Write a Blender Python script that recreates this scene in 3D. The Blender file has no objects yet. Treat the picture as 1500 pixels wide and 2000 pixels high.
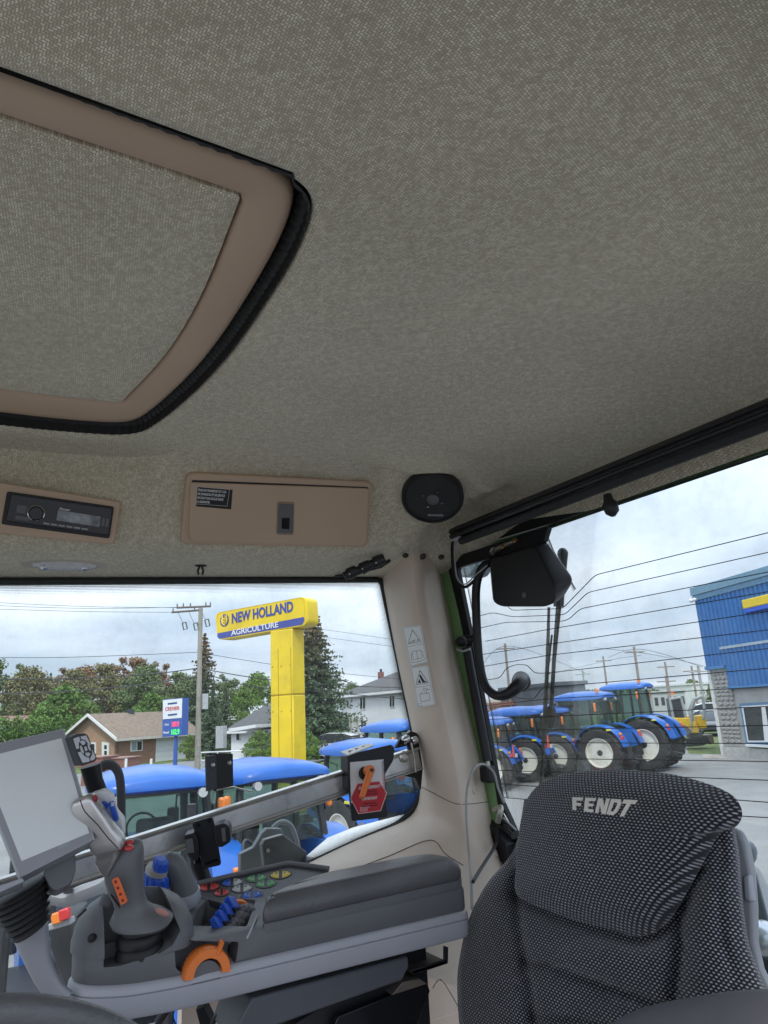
import bpy, bmesh, math, random
from mathutils import Vector, Matrix, noise
from mathutils.bvhtree import BVHTree
random.seed(7)
V = Vector
SC = bpy.context.scene
COL = SC.collection
PI = math.pi

# ------------------------------------------------------------------ camera, sky, sun, exposure
EYE = V((0.0, 0.0, 2.85))          # photographer stands in the open left door of the cab
AZ, PITCH, ROLL, FPX = math.radians(31), math.radians(15.7), math.radians(3.0), 1380.0
_h = V((math.cos(AZ), -math.sin(AZ), 0)); _r = V((-math.sin(AZ), -math.cos(AZ), 0)); _z = V((0, 0, 1))
FWD = _h*math.cos(PITCH) + _z*math.sin(PITCH)
_u = -_h*math.sin(PITCH) + _z*math.cos(PITCH)
RGT = _r*math.cos(ROLL) - _u*math.sin(ROLL)
UPV = _r*math.sin(ROLL) + _u*math.cos(ROLL)
cd = bpy.data.cameras.new('camera'); cam = bpy.data.objects.new('camera', cd); COL.objects.link(cam)
cd.sensor_fit = 'VERTICAL'; cd.sensor_height = 36; cd.lens = FPX/2000*36
cd.clip_start = 0.01; cd.clip_end = 3000
M = Matrix((RGT, UPV, -FWD)).transposed().to_4x4(); M.translation = EYE
cam.matrix_world = M
SC.camera = cam

SUN_EL, SUN_AZ = math.radians(52), math.radians(148)   # sun high, behind the photographer's left shoulder
world = bpy.data.worlds.new('World'); SC.world = world; world.use_nodes = True
nt = world.node_tree; nt.nodes.clear()
def wn(t, **k):
    n = nt.nodes.new(t)
    for a, b in k.items(): setattr(n, a, b)
    return n
sky = wn('ShaderNodeTexSky', sky_type='NISHITA', sun_disc=False)
sky.sun_elevation = SUN_EL; sky.sun_rotation = math.radians(90) - SUN_AZ; sky.air_density = 1.0; sky.dust_density = 1.5
tc = wn('ShaderNodeTexCoord'); sep = wn('ShaderNodeSeparateXYZ'); nt.links.new(tc.outputs['Generated'], sep.inputs[0])
mx = wn('ShaderNodeMath', operation='MAXIMUM'); nt.links.new(sep.outputs['Z'], mx.inputs[0]); mx.inputs[1].default_value = 0.0
ad = wn('ShaderNodeMath', operation='ADD'); nt.links.new(mx.outputs[0], ad.inputs[0]); ad.inputs[1].default_value = 0.16
dv = wn('ShaderNodeVectorMath', operation='DIVIDE'); nt.links.new(tc.outputs['Generated'], dv.inputs[0])
cb = wn('ShaderNodeCombineXYZ'); cb.inputs[2].default_value = 1.0
nt.links.new(ad.outputs[0], cb.inputs[0]); nt.links.new(ad.outputs[0], cb.inputs[1]); nt.links.new(cb.outputs[0], dv.inputs[1])
nz = wn('ShaderNodeTexNoise'); nz.inputs['Scale'].default_value = 1.15; nz.inputs['Detail'].default_value = 6; nz.inputs['Roughness'].default_value = .55
nt.links.new(dv.outputs[0], nz.inputs['Vector'])
nz2 = wn('ShaderNodeTexNoise'); nz2.inputs['Scale'].default_value = 0.55; nz2.inputs['Detail'].default_value = 5
nt.links.new(dv.outputs[0], nz2.inputs['Vector'])
rp = wn('ShaderNodeValToRGB'); rp.color_ramp.elements[0].position = .40; rp.color_ramp.elements[1].position = .62
rp.color_ramp.elements[0].color = (3.2, 3.8, 4.9, 1); rp.color_ramp.elements[1].color = (5.6, 5.95, 6.8, 1)
nt.links.new(nz2.outputs['Fac'], rp.inputs[0])
rc = wn('ShaderNodeValToRGB'); rc.color_ramp.elements[0].position = .25; rc.color_ramp.elements[1].position = .5
rc.color_ramp.elements[0].color = (.72, .72, .72, 1); rc.color_ramp.elements[1].color = (.97, .97, .97, 1)
nt.links.new(nz.outputs['Fac'], rc.inputs[0])
ov = wn('ShaderNodeMapRange'); ov.inputs['From Min'].default_value = 0; ov.inputs['From Max'].default_value = 1   # an overcast sky brightens towards the zenith
ov.inputs['To Min'].default_value = 1.0; ov.inputs['To Max'].default_value = 3.0
nt.links.new(mx.outputs[0], ov.inputs['Value'])
ovm = wn('ShaderNodeVectorMath', operation='SCALE'); nt.links.new(rp.outputs[0], ovm.inputs[0]); nt.links.new(ov.outputs[0], ovm.inputs['Scale'])
mixs = wn('ShaderNodeMix', data_type='RGBA')
nt.links.new(rc.outputs[0], mixs.inputs[0]); nt.links.new(sky.outputs[0], mixs.inputs[6]); nt.links.new(ovm.outputs[0], mixs.inputs[7])
bg = wn('ShaderNodeBackground'); bg.inputs[1].default_value = 0.10
nt.links.new(mixs.outputs[2], bg.inputs[0])
wo = wn('ShaderNodeOutputWorld'); nt.links.new(bg.outputs[0], wo.inputs[0])

sl = bpy.data.lights.new('sun', 'SUN'); sl.energy = 1.5; sl.angle = math.radians(12); sl.color = (1, .95, .88)
so = bpy.data.objects.new('sun', sl); COL.objects.link(so)
sd = V((math.cos(SUN_EL)*math.cos(SUN_AZ), math.cos(SUN_EL)*math.sin(SUN_AZ), math.sin(SUN_EL)))
so.rotation_euler = (-sd).to_track_quat('-Z', 'Y').to_euler(); so.location = (0, 0, 60)

SC.view_settings.view_transform = 'Standard'; SC.view_settings.look = 'None'
SC.view_settings.gamma = 1; SC.view_settings.use_curve_mapping = False
SC.view_settings.exposure = 0.80
SC.cycles.max_bounces = 10; SC.cycles.diffuse_bounces = 6; SC.cycles.transparent_max_bounces = 24
SC.cycles.use_denoising = True; SC.cycles.caustics_reflective = False; SC.cycles.caustics_refractive = False

# ------------------------------------------------------------------ picture point -> place on a known plane
def ray(x, y): return FWD + RGT*((x-750)/FPX) - UPV*((y-1000)/FPX)
def _pl(x, y, n, d):
    r = ray(x, y); return EYE + r*((d - n.dot(EYE))/n.dot(r))
def WX(x, y, v): return _pl(x, y, V((1, 0, 0)), v)
def WY(x, y, v): return _pl(x, y, V((0, 1, 0)), v)
def WH(x, y, h): return _pl(x, y, V((0, 0, 1)), EYE.z + h)
def WD(x, y, d):
    r = ray(x, y); return EYE + r*(d/math.hypot(r.x, r.y))
def WS(x, y, d): return EYE + ray(x, y)*d
def WP(x, y, p, n): return _pl(x, y, n, n.dot(p))
def GR(x, y): return WH(x, y, -EYE.z)
def topx(p):
    v = V(p) - EYE; w = v.dot(FWD); return (750 + FPX*v.dot(RGT)/w, 1000 - FPX*v.dot(UPV)/w)

def rnd(pts, r, n=4, closed=True):
    """round the corners of a polyline/polygon (tuples of 2 or 3)"""
    pts = [V(p) if len(p) == 3 else V((p[0], p[1], 0)) for p in pts]; out = []; L = len(pts)
    rs = r if isinstance(r, (list, tuple)) else [r]*L
    for i, p in enumerate(pts):
        if not closed and i in (0, L-1): out.append(p); continue
        a, b = pts[i-1], pts[(i+1) % L]
        da, db = (a-p), (b-p); k = min(rs[i], da.length*.49, db.length*.49)
        if k < 1e-6: out.append(p); continue
        s, e = p + da.normalized()*k, p + db.normalized()*k
        for j in range(n+1):
            t = j/n; out.append(s*(1-t)**2 + p*2*t*(1-t) + e*t*t)
    return out
def cat(pts, n=6, closed=False):
    """Catmull-Rom through points"""
    pts = [V(p) for p in pts]; out = []; L = len(pts)
    for i in range(L if closed else L-1):
        g = lambda k: pts[k % L] if closed else pts[min(max(k, 0), L-1)]
        p0, p1, p2, p3 = g(i-1), g(i), g(i+1), g(i+2)
        for j in range(n):
            t = j/n
            out.append(.5*(2*p1 + (p2-p0)*t + (2*p0-5*p1+4*p2-p3)*t*t + (3*p1-p0-3*p2+p3)*t**3))
    if not closed: out.append(pts[-1])
    return out
def lin(a, b, t): return a + (b-a)*t

# ------------------------------------------------------------------ mesh building
class MB:
    def __init__(s): s.v = []; s.f = []; s.uv = []; s.has = False
    def add(s, vs, fs, uv=None):
        o = len(s.v); s.v += [V(p) for p in vs]
        s.uv += list(uv) if uv else [(0, 0)]*len(vs)
        if uv: s.has = True
        s.f += [[o+i for i in f] for f in fs]; return s
    def box(s, c, d, R=None):
        c = V(c); q = [V((x*d[0]/2, y*d[1]/2, z*d[2]/2)) for z in (-1, 1) for y in (-1, 1) for x in (-1, 1)]
        if R is not None: q = [R @ p for p in q]
        return s.add([c+p for p in q], [(0, 2, 3, 1), (4, 5, 7, 6), (0, 1, 5, 4), (2, 6, 7, 3), (0, 4, 6, 2), (1, 3, 7, 5)])
    def prism(s, poly, off):
        n = len(poly); off = V(off); a = [V(p) for p in poly]
        return s.add(a + [p+off for p in a], [list(range(n))[::-1], list(range(n, 2*n))] + [(i, (i+1) % n, n+(i+1) % n, n+i) for i in range(n)])
    def loft(s, rows, ring=True, caps=True, uv=None):
        m = len(rows[0]); vs = [p for r in rows for p in r]; fs = []
        for i in range(len(rows)-1):
            for j in range(m if ring else m-1):
                k = (j+1) % m; fs.append((i*m+j, i*m+k, (i+1)*m+k, (i+1)*m+j))
        if ring and caps: fs.append(list(range(m))[::-1]); fs.append([(len(rows)-1)*m+j for j in range(m)])
        return s.add(vs, fs, uv)
    def tube(s, pts, r, n=8, caps=True, flat=1.0):
        pts = [V(p) for p in pts]; rows = []; up = None
        for i, p in enumerate(pts):
            t = (pts[min(i+1, len(pts)-1)] - pts[max(i-1, 0)]).normalized()
            if up is None: up = t.orthogonal().normalized()
            up = (up - t*up.dot(t)); up = up.normalized() if up.length > 1e-6 else t.orthogonal().normalized()
            w = t.cross(up); rr = r[i] if isinstance(r, (list, tuple)) else r
            rows.append([p + (up*math.cos(2*PI*k/n) + w*math.sin(2*PI*k/n)*flat)*rr for k in range(n)])
        return s.loft(rows, True, caps)
    def cyl(s, a, b, r, r2=None, n=16):
        a, b = V(a), V(b); t = (b-a).normalized(); u = t.orthogonal().normalized(); w = t.cross(u); r2 = r if r2 is None else r2
        return s.loft([[p + (u*math.cos(2*PI*k/n)+w*math.sin(2*PI*k/n))*q for k in range(n)] for p, q in ((a, r), (b, r2))])
    def lathe(s, c, ax, prof, n=24, caps=True, u=None):
        c, ax = V(c), V(ax).normalized(); u = (u or ax.orthogonal()).normalized(); w = ax.cross(u)
        return s.loft([[c + ax*h + (u*math.cos(2*PI*k/n)+w*math.sin(2*PI*k/n))*max(r, 1e-4) for k in range(n)] for r, h in prof], True, caps)
    def ell(s, c, ax, ay, az, n=14, m=9):
        c, ax, ay, az = V(c), V(ax), V(ay), V(az); rows = []
        for i in range(m+1):
            t = PI*i/m; rows.append([c + az*math.cos(t) + (ax*math.cos(2*PI*k/n)+ay*math.sin(2*PI*k/n))*max(math.sin(t), 1e-3) for k in range(n)])
        return s.loft(rows)
    def dome(s, outl, nrm, bulge, rings=10, p=2.5, rim=0.0, c=None, uvs=True, rs=1.0):
        """cushion: outline ring -> centre, raised along nrm; rim = skirt depth behind the outline"""
        outl = [V(q) for q in outl]; nrm = V(nrm).normalized(); c = V(c) if c else sum(outl, V())/len(outl)
        e1 = nrm.orthogonal().normalized()
        if abs(nrm.z) < .9: e1 = V((0, 0, 1)).cross(nrm).normalized()
        e2 = nrm.cross(e1); rows = []; uv = []
        def put(row):
            rows.append(row); uv.extend([((q-c).dot(e1), (q-c).dot(e2)) for q in row])
        if rim:
            put([c + (q-c)*rs - nrm*rim for q in outl])
        for i in range(rings+1):
            t = 1-(i/rings)**1.6 if i < rings else 0.002
            hgt = bulge*(1-t**p); put([c + (q-c)*t + nrm*hgt for q in outl])
        m = len(outl); vs = [q for r in rows for q in r]; fs = []; L = [0.0]*m; uvr = [None]*len(rows)
        for i in range(len(rows)-1, -1, -1):
            rr = []
            for j in range(m):
                if i < len(rows)-1: L[j] += (rows[i][j]-rows[i+1][j]).length
                dx, dy = (outl[j]-c).dot(e1), (outl[j]-c).dot(e2); h = math.hypot(dx, dy) or 1; rr.append((dx/h*L[j], dy/h*L[j]))
            uvr[i] = rr
        uv = [q for r in uvr for q in r]
        for i in range(len(rows)-1):
            for j in range(m):
                k = (j+1) % m; fs.append((i*m+j, i*m+k, (i+1)*m+k, (i+1)*m+j))
        fs.append(list(range(m))[::-1]); fs.append([(len(rows)-1)*m+j for j in range(m)])
        return s.add(vs, fs, uv)
    def section(s, rows_px, d, depth=1.0, n=16, sq=2.0, caps=True):
        """rows of ((xl,yl),(xr,yr)[,depth d[,ratio]]): body whose silhouette passes the pairs, superelliptic section"""
        rows = []
        for r in rows_px:
            dd = r[2] if len(r) > 2 else d; k = r[3] if len(r) > 3 else depth
            a, b = WS(*r[0], dd), WS(*r[1], dd); c = (a+b)/2; ax = (b-a)/2; ay = FWD*ax.length*k
            ring = []
            for j in range(n):
                t = 2*PI*j/n; cc, ss = math.cos(t), math.sin(t)
                ring.append(c + ax*math.copysign(abs(cc)**(2/sq), cc) + ay*math.copysign(abs(ss)**(2/sq), ss))
            rows.append(ring)
        return s.loft(rows, True, caps)

ORG = {}
def build(mb, name, mat, parent=None, smooth=32, bevel=0.0, segs=2, subsurf=0, local=False, label=None, kind=None, loc=None):
    me = bpy.data.meshes.new(name); o = V((0, 0, 0))
    if not local:
        if parent is not None: o = ORG[parent.name]
        elif loc is not None: o = V(loc)
        elif mb.v: o = sum(mb.v, V())/len(mb.v); o.z = min(p.z for p in mb.v)
    me.from_pydata([tuple(p-o) for p in mb.v], [], mb.f)
    if mb.has:
        ul = me.uv_layers.new(name='UVMap')
        for lp in me.loops: ul.data[lp.index].uv = mb.uv[lp.vertex_index]
    bm = bmesh.new(); bm.from_mesh(me); bmesh.ops.recalc_face_normals(bm, faces=bm.faces); bm.to_mesh(me); bm.free()
    me.materials.append(mat)
    if smooth:
        for p in me.polygons: p.use_smooth = True
        me.set_sharp_from_angle(angle=math.radians(smooth))
    ob = bpy.data.objects.new(name, me); COL.objects.link(ob)
    if parent is not None: ob.parent = parent
    else: ob.location = o
    ORG[ob.name] = o
    if bevel:
        b = ob.modifiers.new('bevel', 'BEVEL'); b.width = bevel; b.segments = segs; b.limit_method = 'ANGLE'; b.angle_limit = math.radians(35)
        b.harden_normals = False
    if subsurf:
        b = ob.modifiers.new('sub', 'SUBSURF'); b.levels = subsurf; b.render_levels = subsurf
    if label: ob['label'] = label
    if kind: ob['kind'] = kind
    return ob
def tag(o, label, cat_, group=None, kind=None):
    o['label'] = label; o['category'] = cat_
    if group: o['group'] = group
    if kind: o['kind'] = kind
    return o
def thing(name, label, cat_, loc, group=None, rz=0):
    o = bpy.data.objects.new(name, None); COL.objects.link(o); o.location = V(loc); o.rotation_euler.z = rz
    ORG[o.name] = V(loc); o.empty_display_size = .1
    return tag(o, label, cat_, group)
def kids(o): return [c for c in bpy.data.objects if c.parent == o]
def copy_tree(o, parent=None):
    c = o.copy(); COL.objects.link(c); c.parent = parent
    for ch in kids(o): copy_tree(ch, c)
    return c
def text(s, name, mat, parent, origin, ux, uy, size, thick=0.0006, bold=0.0, align='LEFT', lift=None, sx=1.0, shear=0.0, local=False, merge=None):
    """flat lettering: ux, uy are the text's right and up unit vectors"""
    cu = bpy.data.curves.new('t', 'FONT'); cu.body = s; cu.size = size; cu.offset = bold*size; cu.align_x = align; cu.extrude = thick/2; cu.shear = shear
    cu.resolution_u = 3
    ob = bpy.data.objects.new('t', cu); COL.objects.link(ob)
    dg = bpy.context.evaluated_depsgraph_get(); me = bpy.data.meshes.new_from_object(ob.evaluated_get(dg))
    bpy.data.objects.remove(ob); bpy.data.curves.remove(cu)
    ux, uy = V(ux).normalized(), V(uy).normalized(); n = ux.cross(uy); mb = merge or MB()
    vs = []
    for v in me.vertices:
        p = V(origin) + ux*v.co.x*sx + uy*v.co.y + n*(v.co.z + thick/2)
        if lift: p = lift(p, n)
        vs.append(p)
    mb.add(vs, [list(p.vertices) for p in me.polygons]); bpy.data.meshes.remove(me)
    if merge: return mb
    return build(mb, name, mat, parent, smooth=0, local=local)

# ------------------------------------------------------------------ materials
MATS = {}
def base(name):
    m = bpy.data.materials.new(name); m.use_nodes = True; t = m.node_tree; b = t.nodes['Principled BSDF']; return m, t, b
def mth(t, op, a, b=None, c=None):
    n = t.nodes.new('ShaderNodeMath'); n.operation = op
    for i, x in enumerate((a, b, c)):
        if x is None: continue
        if isinstance(x, (int, float)): n.inputs[i].default_value = x
        else: t.links.new(x, n.inputs[i])
    return n.outputs[0]
def mixc(t, f, a, b):
    n = t.nodes.new('ShaderNodeMix'); n.data_type = 'RGBA'
    for i, x in ((0, f), (6, a), (7, b)):
        if isinstance(x, (int, float)): n.inputs[i].default_value = x
        elif isinstance(x, (tuple, list)): n.inputs[i].default_value = (*x[:3], 1)
        else: t.links.new(x, n.inputs[i])
    return n.outputs[2]
def noi(t, scale, detail=4, vec=None, out='Fac', rough=.5):
    n = t.nodes.new('ShaderNodeTexNoise'); n.inputs['Scale'].default_value = scale; n.inputs['Detail'].default_value = detail; n.inputs['Roughness'].default_value = rough
    if vec is None:
        c = t.nodes.new('ShaderNodeTexCoord'); vec = c.outputs['Object']
    t.links.new(vec, n.inputs['Vector']); return n.outputs[out]
def bump(t, b, hgt, strength, dist=.001):
    n = t.nodes.new('ShaderNodeBump'); n.inputs['Strength'].default_value = strength; n.inputs['Distance'].default_value = dist
    t.links.new(hgt, n.inputs['Height']); t.links.new(n.outputs[0], b.inputs['Normal'])
def mat(name, col, rough=.5, metal=0.0, var=.12, vs=6.0, bs=0.0, bscale=400.0, spec=.5, coat=0.0, emit=None, dist=.001, dirt=None):
    if name in MATS: return MATS[name]
    m, t, b = base(name); MATS[name] = m
    f = noi(t, vs, 5)
    lo = tuple(max(c*(1-var), 0) for c in col); hi = tuple(min(c*(1+var), 1) for c in col)
    mr = t.nodes.new('ShaderNodeMapRange'); mr.inputs['From Min'].default_value = .3; mr.inputs['From Max'].default_value = .7; t.links.new(f, mr.inputs[0])
    c = mixc(t, mr.outputs[0], lo, hi)
    if dirt:
        g = noi(t, dirt[1], 6, rough=.7); d = t.nodes.new('ShaderNodeMapRange'); d.inputs['From Min'].default_value = .52; d.inputs['From Max'].default_value = .75
        d.inputs['To Max'].default_value = dirt[2]; t.links.new(g, d.inputs[0]); c = mixc(t, d.outputs[0], c, dirt[0])
    t.links.new(c, b.inputs['Base Color'])
    r2 = mth(t, 'MULTIPLY_ADD', noi(t, vs*3, 3), .25*rough, rough*.87); t.links.new(r2, b.inputs['Roughness'])
    b.inputs['Metallic'].default_value = metal; b.inputs['Specular IOR Level'].default_value = spec
    if coat: b.inputs['Coat Weight'].default_value = coat; b.inputs['Coat Roughness'].default_value = .08
    if bs: bump(t, b, noi(t, bscale, 3), bs, dist)
    if emit: b.inputs['Emission Color'].default_value = (*emit[0], 1); b.inputs['Emission Strength'].default_value = emit[1]
    return m
def glass(name, tint=(.93, .96, .95), ior=1.45, dirt=0.03):
    if name in MATS: return MATS[name]
    m, t, b = base(name); MATS[name] = m; t.nodes.remove(b)
    tr = t.nodes.new('ShaderNodeBsdfTransparent'); tr.inputs[0].default_value = (*tint, 1)
    gl = t.nodes.new('ShaderNodeBsdfGlossy'); gl.inputs['Roughness'].default_value = .02
    fr = t.nodes.new('ShaderNodeFresnel'); fr.inputs[0].default_value = ior
    s = t.nodes.new('ShaderNodeMixShader'); t.links.new(mth(t, 'MULTIPLY', fr.outputs[0], .3), s.inputs[0]); t.links.new(tr.outputs[0], s.inputs[1]); t.links.new(gl.outputs[0], s.inputs[2])
    df = t.nodes.new('ShaderNodeBsdfDiffuse'); df.inputs[0].default_value = (.55, .55, .52, 1)
    s2 = t.nodes.new('ShaderNodeMixShader'); g = noi(t, 9, 6, rough=.75)
    t.links.new(mth(t, 'MULTIPLY', mth(t, 'POWER', g, 3), dirt*4), s2.inputs[0]); t.links.new(s.outputs[0], s2.inputs[1]); t.links.new(df.outputs[0], s2.inputs[2])
    t.links.new(s2.outputs[0], t.nodes['Material Output'].inputs[0]); return m
def weave(name, px, py, ew, eh, lo, hi, slant=0.0, rough=.9, rmin=.3, mott=None, bumpy=.4, mscale=60):
    """staggered stitches in UV metres: pitch px,py; stitch half size ew,eh as a share of the pitch"""
    m, t, b = base(name); MATS[name] = m
    uvn = t.nodes.new('ShaderNodeUVMap'); sp = t.nodes.new('ShaderNodeSeparateXYZ'); t.links.new(uvn.outputs[0], sp.inputs[0])
    wob = noi(t, 35, 2, uvn.outputs[0], 'Color'); ws = t.nodes.new('ShaderNodeSeparateXYZ'); t.links.new(wob, ws.inputs[0])
    u = mth(t, 'ADD', mth(t, 'DIVIDE', sp.outputs[0], px), mth(t, 'MULTIPLY', ws.outputs[0], .6))
    v = mth(t, 'ADD', mth(t, 'DIVIDE', sp.outputs[1], py), mth(t, 'MULTIPLY', ws.outputs[1], .6))
    rowi = mth(t, 'FLOOR', v); u2 = mth(t, 'ADD', u, mth(t, 'MULTIPLY', mth(t, 'FLOORED_MODULO', rowi, 2), .5))
    ci = mth(t, 'FLOOR', u2); fu = mth(t, 'SUBTRACT', mth(t, 'FRACT', u2), .5); fv = mth(t, 'SUBTRACT', mth(t, 'FRACT', v), .5)
    sg = mth(t, 'MULTIPLY_ADD', mth(t, 'FLOORED_MODULO', rowi, 2), 2.0, -1.0)
    fu = mth(t, 'SUBTRACT', fu, mth(t, 'MULTIPLY', mth(t, 'MULTIPLY', fv, slant), sg))
    d = mth(t, 'ADD', mth(t, 'POWER', mth(t, 'ABSOLUTE', mth(t, 'DIVIDE', fu, ew)), 2.4), mth(t, 'POWER', mth(t, 'ABSOLUTE', mth(t, 'DIVIDE', fv, eh)), 2.4))
    mr = t.nodes.new('ShaderNodeMapRange'); mr.interpolation_type = 'SMOOTHSTEP'
    for k, x in (('From Min', 1.7), ('From Max', .35), ('To Min', 0), ('To Max', 1)): mr.inputs[k].default_value = x
    t.links.new(d, mr.inputs[0]); mask = mr.outputs[0]
    cv = t.nodes.new('ShaderNodeCombineXYZ'); t.links.new(ci, cv.inputs[0]); t.links.new(rowi, cv.inputs[1])
    wh = t.nodes.new('ShaderNodeTexWhiteNoise'); wh.noise_dimensions = '2D'; t.links.new(cv.outputs[0], wh.inputs['Vector'])
    amp = mth(t, 'MULTIPLY_ADD', wh.outputs['Value'], 1-rmin, rmin)
    if mott:
        mo = noi(t, mscale, 4, uvn.outputs[0], rough=.7); q = t.nodes.new('ShaderNodeMapRange'); q.inputs['From Min'].default_value = .35; q.inputs['From Max'].default_value = .65
        q.inputs['To Min'].default_value = 1-mott; q.inputs['To Max'].default_value = 1+mott; t.links.new(mo, q.inputs[0]); amp = mth(t, 'MULTIPLY', amp, q.outputs[0])
    f = mth(t, 'MULTIPLY', mask, amp); f.node.use_clamp = True
    big = noi(t, 3.5, 4, uvn.outputs[0]); base_c = mixc(t, f, lo, hi)
    sc = t.nodes.new('ShaderNodeMapRange'); sc.inputs['From Min'].default_value = .3; sc.inputs['From Max'].default_value = .7; sc.inputs['To Min'].default_value = .9; sc.inputs['To Max'].default_value = 1.08
    t.links.new(big, sc.inputs[0]); vm = t.nodes.new('ShaderNodeVectorMath'); vm.operation = 'SCALE'; t.links.new(base_c, vm.inputs[0]); t.links.new(sc.outputs[0], vm.inputs['Scale'])
    t.links.new(vm.outputs[0], b.inputs['Base Color']); b.inputs['Roughness'].default_value = rough; b.inputs['Specular IOR Level'].default_value = .2
    b.inputs['Sheen Weight'].default_value = .25
    if bumpy: bump(t, b, mask, bumpy, .0008)
    return m
HEAD = weave('headliner_knit', .0031, .0025, .33, .50, (.46, .395, .28), (.90, .855, .69), slant=.6, rmin=.25, mott=.5, mscale=85)
SEATF = weave('seat_mesh_fabric', .0064, .0034, .27, .26, (.014, .014, .017), (.34, .34, .365), slant=.0, rmin=.65, bumpy=.5)
TAN = mat('tan_moulded_plastic', (.56, .405, .285), .55, var=.05, bs=.12, bscale=900)
BEIGE = mat('beige_trim_plastic', (.66, .55, .45), .5, var=.05, bs=.1, bscale=900, dirt=((.30, .22, .16), 7, .22))
BLACK = mat('black_plastic', (.014, .014, .016), .45, bs=.12, bscale=700, spec=.4)
GLOSSB = mat('gloss_black_plastic', (.008, .008, .01), .18)
RUBBER = mat('black_rubber', (.012, .012, .012), .6, bs=.1, bscale=500)
DGREY = mat('dark_grey_plastic', (.125, .126, .131), .5, var=.08, bs=.25, bscale=900)
MGREY = mat('mid_grey_plastic', (.37, .375, .405), .42, var=.06, bs=.15, bscale=900)
LGREY = mat('light_grey_plastic', (.42, .44, .48), .4, var=.05)
LEATHER = mat('black_leatherette', (.105, .103, .105), .40, var=.2, bs=.45, bscale=240, dist=.002)
SILVER = mat('satin_silver_paint', (.56, .54, .52), .3, metal=.8, var=.05)
ALU = mat('brushed_aluminium', (.60, .60, .59), .36, metal=.9, var=.12, vs=14, dirt=((.2, .2, .2), 30, .5))
STEEL = mat('zinc_steel', (.5, .48, .44), .35, metal=.9, var=.2, vs=30)
ORANGE = mat('orange_plastic', (.80, .20, .035), .38, var=.05)
BLUEP = mat('blue_plastic', (.025, .10, .52), .38, var=.06)
REDP = mat('red_plastic', (.55, .05, .04), .35, var=.05)
WHITEP = mat('white_plastic', (.75, .75, .75), .45, var=.03)
SCREEN = mat('glare_screen', (.78, .80, .79), .3, var=.05, spec=.6)  # pale colour carries the sky glare on the switched-off screen
GREENP = mat('green_cab_paint', (.26, .45, .20), .35)
GLASS = glass('window_glass', dirt=.09)
TGLASS = glass('tractor_glass', tint=(.70, .80, .77), dirt=.05)
# ------------------------------------------------------------------ the cab we stand in
CABLOC = V((0.785, -0.15, 1.45))
cab = thing('tractor_cab', 'beige tractor cab interior with speckled cloth roof lining around the black seat', 'tractor cab', CABLOC)

# --- roof lining: rings from the hatch opening out to the windows
CC = V((.785, -.05))
HATCH = [(.467, -.165), (.469, -.192), (.479, -.221), (.500, -.239), (.545, -.250), (.62, -.257), (.78, -.26), (.92, -.25), (1.05, -.228), (1.105, -.205), (1.13, -.15), (1.148, -.02)]
HATCH = HATCH + [(x, .18-y) for x, y in reversed(HATCH)]
HATCH = [V((p.x, p.y)) for p in cat([(x, y, 0) for x, y in HATCH], 6, True)]
def hat_scale(poly, d):
    out = []; n = len(poly)
    for i in range(n):
        t = (poly[(i+1) % n]-poly[i-1]).normalized(); nn = V((t.y, -t.x))
        if nn.dot(poly[i]-V((.8, .09))) < 0: nn = -nn
        out.append(poly[i] + nn*d)
    return out
def ray_poly(poly, a):
    d = V((math.cos(a), math.sin(a))); best = 0
    for i in range(len(poly)):
        p, q = poly[i]-CC, poly[(i+1) % len(poly)]-CC; e = q-p; den = d.x*e.y - d.y*e.x
        if abs(den) < 1e-9: continue
        t = (p.x*e.y - p.y*e.x)/den; s = (p.x*d.y - p.y*d.x)/den
        if t > 0 and -1e-6 <= s <= 1+1e-6: best = max(best, t)
    return best
def rrect(o, r=.13):
    x0, x1, y0, y1 = .10+o, 1.44-o, -1.05+o, .80-o
    return [V((p.x, p.y)) for p in rnd([(x0, y0), (x1, y0), (x1, y1), (x0, y1)], r+.55*o, 10)]
PR_R = [(0, .285), (.10, .296), (.158, .302), (.178, .312), (.190, .328), (.217, .385), (.241, .432), (.255, .444), (.29, .449), (.36, .45)]
PR_B = [(0, .362), (.006, .37), (.012, .38), (.02, .392), (.03, .404), (.045, .416), (.07, .43), (.11, .44), (.2, .447), (.36, .45)]
A_C = math.atan2(-.86, .56)
def prof(a):
    """profile of the lining's edge in plan direction a (0 = right side window, -90 deg = rear window)"""
    a = (a+PI) % (2*PI) - PI
    def sm(x): x = min(max(x, 0), 1); return x*x*(3-2*x)
    A, B = PR_B, PR_R; w = sm((a-math.radians(-72))/math.radians(18)) if a > math.radians(-100) else 0
    if a >= PI/2: w = 0
    return [(p[0]*(1-w)+q[0]*w, p[1]*(1-w)+q[1]*w) for p, q in zip(A, B)]
NA = 400
rows = []; uvs = []
polys = {}
ANG = [2*PI*i/NA - PI for i in range(NA)]
inner = [(.03, .476, 0), (.004, .456, 0), (.0, .450, .0), (-.006, .446, 0), (-.02, .4455, 0), (-.05, .449, 0)]
cols = []
hp = [hat_scale(HATCH, -o) if o else HATCH for o in [0]]
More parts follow.
